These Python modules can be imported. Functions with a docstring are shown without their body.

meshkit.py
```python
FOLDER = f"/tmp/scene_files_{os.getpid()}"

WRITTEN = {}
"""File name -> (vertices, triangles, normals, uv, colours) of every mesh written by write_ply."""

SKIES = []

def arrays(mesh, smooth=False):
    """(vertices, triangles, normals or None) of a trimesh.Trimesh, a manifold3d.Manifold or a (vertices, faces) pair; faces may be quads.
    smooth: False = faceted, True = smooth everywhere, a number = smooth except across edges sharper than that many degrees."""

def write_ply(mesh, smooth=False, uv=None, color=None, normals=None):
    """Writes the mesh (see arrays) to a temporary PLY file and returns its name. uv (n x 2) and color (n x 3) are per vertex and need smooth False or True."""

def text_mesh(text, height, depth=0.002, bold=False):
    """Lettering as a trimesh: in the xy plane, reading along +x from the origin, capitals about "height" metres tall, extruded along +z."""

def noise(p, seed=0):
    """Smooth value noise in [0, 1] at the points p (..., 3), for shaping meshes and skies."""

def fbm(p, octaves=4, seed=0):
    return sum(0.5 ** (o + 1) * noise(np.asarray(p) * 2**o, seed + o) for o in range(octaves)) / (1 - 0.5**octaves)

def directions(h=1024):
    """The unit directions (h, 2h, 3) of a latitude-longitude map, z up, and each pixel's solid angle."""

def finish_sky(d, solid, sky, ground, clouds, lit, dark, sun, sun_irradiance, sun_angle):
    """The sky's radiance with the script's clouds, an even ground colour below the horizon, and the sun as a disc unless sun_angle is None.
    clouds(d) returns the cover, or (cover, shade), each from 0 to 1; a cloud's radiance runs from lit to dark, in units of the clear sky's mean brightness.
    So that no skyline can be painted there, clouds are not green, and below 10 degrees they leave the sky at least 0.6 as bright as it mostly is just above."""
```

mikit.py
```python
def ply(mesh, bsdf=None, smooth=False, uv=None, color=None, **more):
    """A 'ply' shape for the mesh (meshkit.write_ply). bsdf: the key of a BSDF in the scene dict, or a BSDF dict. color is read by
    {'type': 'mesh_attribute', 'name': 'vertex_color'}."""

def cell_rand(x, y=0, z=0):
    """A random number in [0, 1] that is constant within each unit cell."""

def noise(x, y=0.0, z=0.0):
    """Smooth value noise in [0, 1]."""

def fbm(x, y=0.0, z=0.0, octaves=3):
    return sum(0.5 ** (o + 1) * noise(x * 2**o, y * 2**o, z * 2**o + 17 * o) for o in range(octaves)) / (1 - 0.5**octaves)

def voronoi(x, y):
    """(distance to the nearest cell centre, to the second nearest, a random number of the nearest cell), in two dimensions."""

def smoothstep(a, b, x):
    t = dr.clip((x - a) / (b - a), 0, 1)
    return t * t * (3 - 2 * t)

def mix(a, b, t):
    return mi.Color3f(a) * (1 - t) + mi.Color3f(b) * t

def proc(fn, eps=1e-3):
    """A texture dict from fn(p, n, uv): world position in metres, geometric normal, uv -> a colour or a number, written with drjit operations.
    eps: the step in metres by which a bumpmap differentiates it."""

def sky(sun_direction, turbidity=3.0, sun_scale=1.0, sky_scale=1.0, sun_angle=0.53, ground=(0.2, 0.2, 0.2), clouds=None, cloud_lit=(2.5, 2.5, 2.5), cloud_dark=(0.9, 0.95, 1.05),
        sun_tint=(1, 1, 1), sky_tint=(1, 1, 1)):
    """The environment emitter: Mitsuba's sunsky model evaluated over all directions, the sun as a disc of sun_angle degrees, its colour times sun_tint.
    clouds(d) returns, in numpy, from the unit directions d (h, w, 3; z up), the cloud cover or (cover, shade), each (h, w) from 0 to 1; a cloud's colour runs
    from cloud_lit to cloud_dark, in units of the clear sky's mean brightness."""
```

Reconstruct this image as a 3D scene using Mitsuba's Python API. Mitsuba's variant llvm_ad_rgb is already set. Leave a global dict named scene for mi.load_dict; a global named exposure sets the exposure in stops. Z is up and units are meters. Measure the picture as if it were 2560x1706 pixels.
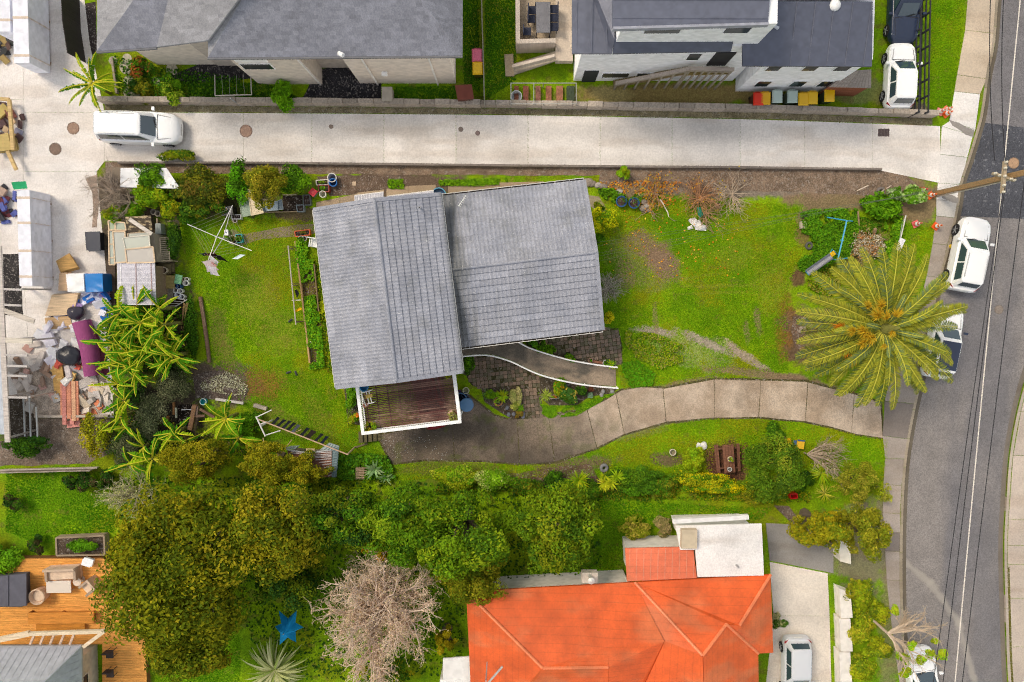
import math, random
import numpy as np
import drjit as dr
import mitsuba as mi
import trimesh
import shapely
from shapely.geometry import Polygon, Point, LineString, box as sbox
import mikit, meshkit
from mikit import proc, noise, fbm, smoothstep, mix, voronoi, cell_rand

# ------------------------------------------------------------------ camera, light, exposure
CAM_H, CAM_TILT, TAN = 42.0, math.radians(3.8), 0.75
scene, labels = {}, {}
_d = np.array([0, -math.sin(CAM_TILT), -math.cos(CAM_TILT)])
_u = np.array([0, math.cos(CAM_TILT), -math.sin(CAM_TILT)])
scene['camera'] = {'type': 'perspective', 'fov': math.degrees(2 * math.atan(TAN)), 'fov_axis': 'x', 'near_clip': 0.5, 'far_clip': 2000.0,
                   'to_world': mi.ScalarTransform4f().look_at(origin=[0, 0, CAM_H], target=(np.array([0, 0, CAM_H]) + _d).tolist(), up=_u.tolist())}
scene['sky'] = mikit.sky([-0.5, 0.4, 0.77], turbidity=3, sun_scale=0.42, sun_angle=20, clouds=lambda d: (0.9, 0.0), cloud_lit=(1.68, 1.7, 1.74), sun_tint=(0.95, 0.99, 1.04))
exposure = 2.2

rng = np.random.default_rng(7)
random.seed(7)

# ------------------------------------------------------------------ plan survey: pixel of the aerial plan -> point at height z
def P(px, py, z=0.0):
    U, V = (px - 1280) / 1706.67, (853 - py) / 1706.67
    r = _d + U * np.array([1.0, 0, 0]) + V * _u
    t = (CAM_H - z) / -r[2]
    return np.array([r[0] * t, r[1] * t, z])

def crop(x0, y0, s):
    return lambda x, y: (x0 + x / s, y0 + y / s)

NAT = crop(0, 0, 1.0)
VW = crop(0, 0, 1 / 1.08798)
cA, cB, cC, cD, cE = crop(230, 410, 5.8075), crop(500, 410, 5.8075), crop(230, 660, 5.8075), crop(230, 930, 5.8075), crop(600, 930, 5.8075)
cF, cG, cH, cI, cJ = crop(600, 650, 5.6), crop(1000, 400, 4.127), crop(860, 860, 5.8075), crop(1200, 810, 5.8075), crop(1460, 430, 5.8075)
cK, cL, cM, cN, cO = crop(1900, 430, 5.0587), crop(1960, 640, 4.126), crop(1060, 1050, 3.9217), crop(1640, 1040, 3.9217), crop(2240, 0, 3.0156)
cQ, cR, cS, cT, cU = crop(2200, 900, 1.9444), crop(0, 1080, 2.5047), crop(640, 1130, 2.7219), crop(1100, 1230, 2.064), crop(0, 360, 2.0379)
z1, z2, z3, z4 = crop(0, 0, 3.672), crop(640, 0, 3.672), crop(1280, 0, 3.672), crop(1920, 0, 3.672)
cV, cX, cY = crop(2230, 1440, 5.895), crop(1540, 780, 3.3614), crop(840, 1000, 5.8825)
cDw = crop(0, 740, 4.1267)

def pts(c, z, *xy):
    return [P(*c(xy[i], xy[i + 1]), z) for i in range(0, len(xy), 2)]

def p2(c, *xy):
    return [tuple(P(*c(xy[i], xy[i + 1]), 0)[:2]) for i in range(0, len(xy), 2)]

def at(c, x, y, z=0.0):
    return P(*c(x, y), z)

# ------------------------------------------------------------------ colours and materials
PAL = {}
def ci(rgb):
    k = tuple(round(float(v), 4) for v in rgb)
    return PAL.setdefault(k, len(PAL))

_pal = []
def palette(uv):
    i = mi.UInt32(dr.clip(uv[0], 0, len(PAL) - 1))
    return mi.Color3f(*[dr.gather(mi.Float, c, i) for c in _pal]) * (0.55 + 0.9 * uv[1])

def f_matte(p, n, uv):
    return palette(uv) * (0.78 + 0.44 * fbm(p.x * 4.1, p.y * 4.1, p.z * 4.1, 3))
def f_fine(p, n, uv):
    return palette(uv) * (0.62 + 0.76 * fbm(p.x * 14, p.y * 14, p.z * 14, 2))
def f_plain(p, n, uv):
    return palette(uv)
def f_leaf(p, n, uv):
    return dr.minimum(palette(uv) * 1.45, 0.85)
def f_wood(p, n, uv):
    return palette(uv) * (0.6 + 0.8 * fbm(p.x * 2.2 + uv[1] * 31, p.y * 24, p.z * 24, 3))

def bsdf(key, fn, rough=0.8, spec=0.4, **more):
    scene[key] = {'type': 'twosided', 'bsdf': {'type': 'principled', 'base_color': proc(fn), 'roughness': rough, 'specular': spec, **more}}
bsdf('matte', f_matte, 0.85, 0.3)
bsdf('rubble', f_fine, 0.9, 0.2)
bsdf('gloss', f_plain, 0.3, 0.5)
bsdf('wood', f_wood, 0.8, 0.25)
bsdf('metal', f_matte, 0.45, 0.5, metallic=0.25)
scene['leaf'] = {'type': 'principledthin', 'base_color': proc(f_leaf), 'roughness': 0.55, 'diff_trans': 0.5, 'spec_trans': 0.0, 'eta': 1.4}
scene['pane'] = {'type': 'twosided', 'bsdf': {'type': 'principled', 'base_color': {'type': 'rgb', 'value': [0.02, 0.03, 0.035]}, 'roughness': 0.08, 'specular': 0.8}}
scene['windscreen'] = {'type': 'twosided', 'bsdf': {'type': 'principled', 'base_color': {'type': 'rgb', 'value': [0.03, 0.055, 0.075]}, 'roughness': 0.05, 'specular': 0.9, 'clearcoat': 1.0, 'clearcoat_gloss': 0.98}}  # sky reflection tinted into the dark base colour
scene['glasshouse_glass'] = {'type': 'thindielectric'}
for nm, c in (('white', (0.82, 0.83, 0.84)), ('navy', (0.012, 0.022, 0.055)), ('silver', (0.55, 0.57, 0.6)), ('red', (0.22, 0.008, 0.02))):
    scene['paint_' + nm] = {'type': 'twosided', 'bsdf': {'type': 'principled', 'base_color': {'type': 'rgb', 'value': list(c)}, 'roughness': 0.3, 'specular': 0.5, 'clearcoat': 0.6, 'clearcoat_gloss': 0.95}}

# ------------------------------------------------------------------ mesh builder
class MB:
    def __init__(s, col=(0.5, 0.5, 0.5), tone=0.5):
        s.V, s.F, s.UV, s.n, s.col, s.tone = [], [], [], 0, col, tone
    def add(s, v, f, col=None, tone=None):
        v, f = np.asarray(v, float), np.asarray(f, int)
        if f.ndim == 2 and f.shape[1] == 4:
            f = np.vstack([f[:, [0, 1, 2]], f[:, [0, 2, 3]]])
        uv = np.empty((len(v), 2))
        uv[:, 0] = ci(col if col is not None else s.col) + 0.5
        uv[:, 1] = s.tone if tone is None else tone
        s.V.append(v); s.F.append(f + s.n); s.UV.append(uv); s.n += len(v)
        return s
    def raw(s, v, f, uv):
        s.V.append(v); s.F.append(f + s.n); s.UV.append(uv); s.n += len(v)
        return s
    def tm(s, m, col=None, tone=None):
        return s.add(m.vertices, m.faces, col, tone)
    def box(s, c, size, rot=0.0, col=None, tone=None):
        x, y, z = np.array(size) / 2
        v = np.array([[a * x, b * y, e * z] for e in (-1, 1) for a, b in ((-1, -1), (1, -1), (1, 1), (-1, 1))])
        if rot:
            k, q = math.cos(rot), math.sin(rot)
            v = v @ np.array([[k, q, 0], [-q, k, 0], [0, 0, 1]])
        return s.add(v + np.asarray(c), [[0, 3, 2, 1], [4, 5, 6, 7], [0, 1, 5, 4], [1, 2, 6, 5], [2, 3, 7, 6], [3, 0, 4, 7]], col, tone)
    def beam(s, p, q, w, h=None, col=None, tone=None):
        p, q = np.asarray(p, float), np.asarray(q, float)
        h = w if h is None else h
        d = (q - p) / max(np.linalg.norm(q - p), 1e-9)
        a = np.cross([0, 0, 1.0], d)
        a = np.array([1.0, 0, 0]) if np.linalg.norm(a) < 1e-3 else a / np.linalg.norm(a)
        b = np.cross(d, a)
        v = [e + i * a * w / 2 + j * b * h / 2 for e in (p, q) for i, j in ((-1, -1), (1, -1), (1, 1), (-1, 1))]
        return s.add(v, [[0, 3, 2, 1], [4, 5, 6, 7], [0, 1, 5, 4], [1, 2, 6, 5], [2, 3, 7, 6], [3, 0, 4, 7]], col, tone)
    def tube(s, path, r, n=6, col=None, tone=None):
        path = np.asarray(path, float)
        r = np.broadcast_to(r, len(path))
        t = np.gradient(path, axis=0)
        t /= np.linalg.norm(t, axis=1, keepdims=True) + 1e-12
        ref = np.array([0, 0, 1.0]) if abs(t[:, 2]).mean() < 0.8 else np.array([1.0, 0, 0])
        a = np.cross(t, ref); a /= np.linalg.norm(a, axis=1, keepdims=True) + 1e-12
        b = np.cross(t, a)
        ang = np.arange(n) / n * 2 * np.pi
        ring = path[:, None] + r[:, None, None] * (np.cos(ang)[None, :, None] * a[:, None] + np.sin(ang)[None, :, None] * b[:, None])
        v = np.vstack([ring.reshape(-1, 3), path[:1], path[-1:]])
        m = len(path)
        f = [[i * n + j, i * n + (j + 1) % n, (i + 1) * n + (j + 1) % n, (i + 1) * n + j] for i in range(m - 1) for j in range(n)]
        tri = [[m * n, (j + 1) % n, j] for j in range(n)] + [[m * n + 1, (m - 1) * n + j, (m - 1) * n + (j + 1) % n] for j in range(n)]
        f = np.array(f); f = np.vstack([f[:, [0, 1, 2]], f[:, [0, 2, 3]], np.array(tri)])
        return s.add(v, f, col, tone)
    def prism(s, poly, z0, z1, col=None, tone=None):
        poly = Polygon(poly) if not hasattr(poly, 'exterior') and not hasattr(poly, 'geoms') else poly
        for g in getattr(poly, 'geoms', [poly]):
            if g.is_empty or g.area < 1e-5 or g.geom_type != 'Polygon': continue
            m = trimesh.creation.extrude_polygon(g, z1 - z0, engine='earcut')
            s.add(m.vertices + [0, 0, z0], m.faces, col, tone)
        return s
    def sheet(s, poly, z, col=None, tone=None):
        poly = Polygon(poly) if not hasattr(poly, 'exterior') and not hasattr(poly, 'geoms') else poly
        if not poly.is_valid: poly = poly.buffer(0)
        for g in getattr(poly, 'geoms', [poly]):
            if g.is_empty: continue
            v, f = trimesh.creation.triangulate_polygon(g, engine='earcut')
            s.add(np.c_[v, np.full(len(v), z)], f, col, tone)
        return s
    def slab3(s, ring, t=0.12, col=None, tone=None):
        """a flat or pitched roof facet of thickness t"""
        ring = np.asarray(ring, float); n = len(ring)
        tri = trimesh.creation.triangulate_polygon(Polygon(ring[:, :2]), engine='earcut')
        tv, tf = tri
        idx = [int(np.argmin(np.linalg.norm(ring[:, :2] - q, axis=1))) for q in tv]
        tf = np.array(idx)[np.asarray(tf)]
        v = np.vstack([ring, ring - [0, 0, t]])
        f = np.vstack([tf, tf[:, ::-1] + n] + [[[i, (i + 1) % n, (i + 1) % n + n], [i, (i + 1) % n + n, i + n]] for i in range(n)])
        return s.add(v, f, col, tone)
    def lathe(s, prof, c, n=14, col=None, tone=None):
        prof = np.asarray(prof, float); m = len(prof)
        ang = np.arange(n) / n * 2 * np.pi
        v = np.stack([prof[:, None, 0] * np.cos(ang), prof[:, None, 0] * np.sin(ang), np.broadcast_to(prof[:, None, 1], (m, n))], -1).reshape(-1, 3)
        f = [[i * n + j, i * n + (j + 1) % n, (i + 1) * n + (j + 1) % n, (i + 1) * n + j] for i in range(m - 1) for j in range(n)]
        return s.add(v + np.asarray(c), f, col, tone)
    def grid(s, g, col=None, tone=None):
        """g: (m, n, 3) points"""
        m, n = g.shape[:2]
        i, j = np.meshgrid(np.arange(m - 1), np.arange(n - 1), indexing='ij')
        a = (i * n + j).ravel()
        return s.add(g.reshape(-1, 3), np.stack([a, a + 1, a + n + 1, a + n], 1), col, tone)
    def leaves(s, c, nrm, L, wd, cols, tones):
        """many rhombic leaves: centres c, normals nrm, lengths L"""
        k = len(c)
        nrm = nrm / (np.linalg.norm(nrm, axis=1, keepdims=True) + 1e-9)
        h = rng.normal(size=(k, 3)); h -= nrm * (h * nrm).sum(1, keepdims=True)
        h /= np.linalg.norm(h, axis=1, keepdims=True) + 1e-9
        w = np.cross(nrm, h)
        L = np.broadcast_to(L, k)[:, None]
        bend = nrm * L * 0.12
        v = np.stack([c - h * L / 2, c + w * L * wd / 2 + bend, c + h * L / 2, c - w * L * wd / 2 + bend], 1).reshape(-1, 3)
        a = np.arange(k) * 4
        f = np.vstack([np.stack([a, a + 1, a + 2], 1), np.stack([a, a + 2, a + 3], 1)])
        uv = np.stack([np.repeat(cols + 0.5, 4), np.repeat(tones, 4)], 1)
        s.V.append(v); s.F.append(f + s.n); s.UV.append(uv); s.n += len(v)
        return s
    def mesh(s):
        return np.vstack(s.V), np.vstack(s.F), np.vstack(s.UV)

def numbered(name):
    k, i = name, 0
    used = numbered.used
    while k in used:
        i += 1; k = f'{name}_{i:03d}'
    used.add(k)
    return k
numbered.used = set()

def thing(name, label, cat=None, group=None, kind=None):
    k = numbered(name)
    e = labels[k] = {'label': label}
    if cat: e['category'] = cat
    if group: e['group'] = group
    if kind: e['kind'] = kind
    return k

def put(key, mb, mat='matte', smooth=False):
    """the mesh becomes the one entry of key"""
    v, f, uv = mb.mesh()
    if mat.startswith('paint_') or mat in ('pane', 'windscreen', 'glasshouse_glass') or mat in PLAIN:
        m = trimesh.Trimesh(v, f, process=False)
        scene[key] = mikit.ply(m, mat, smooth=smooth)
    else:
        scene[key] = mikit.ply((v, f), mat, smooth=bool(smooth), uv=uv)
    return key
PLAIN = set()

def part(parent, name, mb, mat='matte', smooth=False, label=None, kind=None):
    k = numbered(parent + '__' + name)
    put(k, mb, mat, smooth)
    if label or kind:
        labels[k] = {a: b for a, b in (('label', label), ('kind', kind)) if b}
    return k

def struct(name, mb, mat, label=None):
    k = numbered(name)
    labels[k] = {'kind': 'structure', **({'label': label} if label else {})}
    return put(k, mb, mat)

def ragged(poly, amp=0.25, step=0.35, seed=0, freq=1.3):
    poly = Polygon(poly) if not hasattr(poly, 'exterior') else poly
    c = np.array(shapely.segmentize(poly, step).exterior.coords)[:-1]
    q = np.c_[c * freq, np.full(len(c), seed * 7.3)]
    d = np.stack([meshkit.fbm(q, 3, seed) - 0.5, meshkit.fbm(q + 50, 3, seed) - 0.5], 1) * 2 * amp
    p = Polygon(c + d)
    return p if p.is_valid else p.buffer(0)

def smooth_line(p, k=6):
    """Catmull-Rom through the points"""
    p = np.asarray(p, float)
    q = np.vstack([2 * p[0] - p[1], p, 2 * p[-1] - p[-2]])
    out = []
    for i in range(len(p) - 1):
        a, b, c, d = q[i:i + 4]
        for t in np.arange(k) / k:
            out.append(0.5 * (2 * b + (c - a) * t + (2 * a - 5 * b + 4 * c - d) * t * t + (3 * b - a - 3 * c + d) * t ** 3))
    return np.array(out + [p[-1]])

# ------------------------------------------------------------------ foliage
def pick(cols, k, w=None):
    idx = np.array([ci(c) for c in cols], float)
    return idx[rng.choice(len(cols), k, p=None if w is None else np.array(w) / sum(w))]

def crown(mb, c, r, n, leaf, cols, clumps=18, cr=0.36, w=None, lo=-0.35, flat=0.5, wd=0.55):
    """leaf clumps spread through an ellipsoid"""
    c, r = np.asarray(c, float), np.asarray(r, float)
    d = rng.normal(size=(clumps, 3)); d /= np.linalg.norm(d, axis=1, keepdims=True)
    d[:, 2] = np.where(d[:, 2] < lo, -d[:, 2], d[:, 2])
    cc = d * (rng.uniform(0.35, 1.0, (clumps, 1)) ** 0.6) * (1 - cr * 0.55)
    rad = cr * rng.uniform(0.55, 1.25, clumps)
    share = rad ** 2 / (rad ** 2).sum()
    kc = pick(cols, clumps, w)
    kt = rng.uniform(0.22, 0.66, clumps)
    which = rng.choice(clumps, n, p=share)
    e = rng.normal(size=(n, 3)); e /= np.linalg.norm(e, axis=1, keepdims=True)
    e[:, 2] = np.where(e[:, 2] < -0.3, -e[:, 2], e[:, 2])
    q = cc[which] + e * (rad[which] * rng.uniform(0.66, 1.06, n))[:, None]
    u_ = q / (np.linalg.norm(q, axis=1, keepdims=True) + 1e-9)
    q = q * (0.72 + 0.56 * meshkit.fbm(u_ * 2.1 + c * 3.7, 2, 9))[:, None]  # uneven outline
    nr = e * 1.1 + rng.normal(size=(n, 3)) * 0.42 + [0, 0, flat * 0.6]
    col = np.where(rng.random(n) < 0.62, kc[which], pick(cols, n, w))
    tone = np.clip(kt[which] + rng.normal(size=n) * 0.2 + 0.1 * e[:, 2], 0.02, 1)  # clump tops painted lighter, undersides darker, as if lit from above
    mb.leaves(c + q * r, nr, leaf * rng.uniform(0.5, 1.5, n), wd, col, tone)
    return c + cc * r

BARK = (0.13, 0.1, 0.075)
def tree(name, label, base, top, r, n, leaf, cols, clumps=18, cat='tree', group=None, w=None, trunk=0.14, bark=BARK, cr=0.36, limbs=9, flat=0.5, wd=0.55, extra=()):
    """tapered trunk with limbs to the leaf clumps; extra: (centre, radii, n) further lobes"""
    k = thing(name, label, cat, group)
    mb = MB()
    cc = crown(mb, top, r, n, leaf, cols, clumps, cr, w, flat=flat, wd=wd)
    for ec, er, en in extra:
        cc = np.vstack([cc, crown(mb, ec, er, en, leaf, cols, max(5, clumps // 2), cr, w, flat=flat, wd=wd)])
    part(k, 'crown', mb, 'leaf')
    t = MB(bark)
    base, top = np.asarray(base, float), np.asarray(top, float)
    fork = base + (top - base) * 0.45
    bend = rng.normal(size=3) * [0.1, 0.1, 0]
    t.tube([base - [0, 0, 0.05], base + (fork - base) * 0.5 + bend, fork], [trunk * 1.25, trunk, trunk * 0.8], 7)
    for q in cc[rng.permutation(len(cc))[:limbs]]:
        m = (fork + q) / 2 + rng.normal(size=3) * 0.12
        t.tube([fork, m, q], [trunk * 0.55, trunk * 0.35, trunk * 0.12], 5)
    part(k, 'trunk', t, 'matte')
    return k

def shrub(name, label, c, x, y, r, h, n, leaf, cols, cat='shrub', group=None, clumps=10, ry=None, w=None, cr=0.42, flat=0.5, wd=0.55, z0=0.0, rot=0):
    b = at(c, x, y, h * 0.55 + z0)
    g = np.array([b[0], b[1], z0])
    return tree(name, label, g, b, (r, ry or r, h * 0.48), n, leaf, cols, clumps, cat, group, w, trunk=0.035, cr=cr, limbs=6, flat=flat, wd=wd)

def blades(mb, base, n, L, wid, cols, elev=(0.2, 1.2), droop=0.7, segs=4, tone=(0.3, 0.7), az=None):
    for _ in range(n):
        a = rng.uniform(0, 2 * np.pi) if az is None else rng.uniform(*az)
        e = rng.uniform(*elev)
        l, w = L * rng.uniform(0.7, 1.15), wid * rng.uniform(0.8, 1.2)
        out, side = np.array([math.cos(a), math.sin(a), 0]), np.array([-math.sin(a), math.cos(a), 0])
        p, row = np.asarray(base, float).copy(), []
        for i in range(segs + 1):
            t = i / segs
            ww = w * (0.6 + 0.8 * t) if t < 0.5 else w * 2.0 * (1.02 - t)
            row.append([p - side * ww / 2, p + side * ww / 2 + [0, 0, 0.0]])
            ee = e - droop * t * 1.4
            p = p + l / segs * (out * math.cos(ee) + np.array([0, 0, math.sin(ee)]))
        mb.grid(np.array(row), cols[rng.integers(len(cols))], rng.uniform(*tone))
    return mb

def twigs(mb, p, d, L, r, depth, col, spread=0.6, n=(2, 4), shrink=0.68, grav=0.0, sides=4):
    """a bare branch and its forks"""
    p, d = np.asarray(p, float), np.asarray(d, float)
    k = 3
    path = [p]
    for i in range(k):
        d = d + rng.normal(size=3) * 0.16 + [0, 0, grav]
        d /= np.linalg.norm(d)
        path.append(path[-1] + d * L / k)
    mb.tube(path, np.linspace(r, r * 0.6, k + 1), sides, col, rng.uniform(0.35, 0.65))
    if depth > 0:
        for _ in range(rng.integers(n[0], n[1] + 1)):
            q = path[rng.integers(1, k + 1)]
            nd = d + rng.normal(size=3) * spread
            twigs(mb, q, nd / np.linalg.norm(nd), L * shrink * rng.uniform(0.7, 1.15), r * 0.55, depth - 1, col, spread, n, shrink, grav, 3 if depth < 3 else sides)

def cover(name, label, poly, n, leaf, cols, h=(0.02, 0.18), cat=None, w=None, flat=1.2, wd=0.7, kind='stuff', zbase=0.0):
    """leafy ground cover inside a plan polygon"""
    poly = Polygon(poly) if not hasattr(poly, 'geom_type') else poly
    x0, y0, x1, y1 = poly.bounds
    q = rng.uniform((x0, y0), (x1, y1), (int(n * max(1.0, (x1 - x0) * (y1 - y0) / poly.area)), 2))
    q = q[shapely.contains_xy(poly, q[:, 0], q[:, 1])]
    k = len(q)
    g = meshkit.fbm(np.c_[q * 1.7, np.zeros(k)], 3, 3)
    q, g = q[g > 0.33], g[g > 0.33]; k = len(q)
    z = zbase + rng.uniform(h[0], h[1], k) * (0.4 + 1.2 * g)
    mb = MB().leaves(np.c_[q, z], rng.normal(size=(k, 3)) * 0.55 + [0, 0, flat], leaf * rng.uniform(0.6, 1.3, k), wd, pick(cols, k, w), np.clip(0.15 + 0.6 * g + rng.normal(size=k) * 0.12, 0.05, 1))
    key = thing(name, label, cat, None, kind)
    return put(key, mb, 'leaf')
# ------------------------------------------------------------------ ground materials
def W2(c, *xy): return p2(c, *xy)
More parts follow.
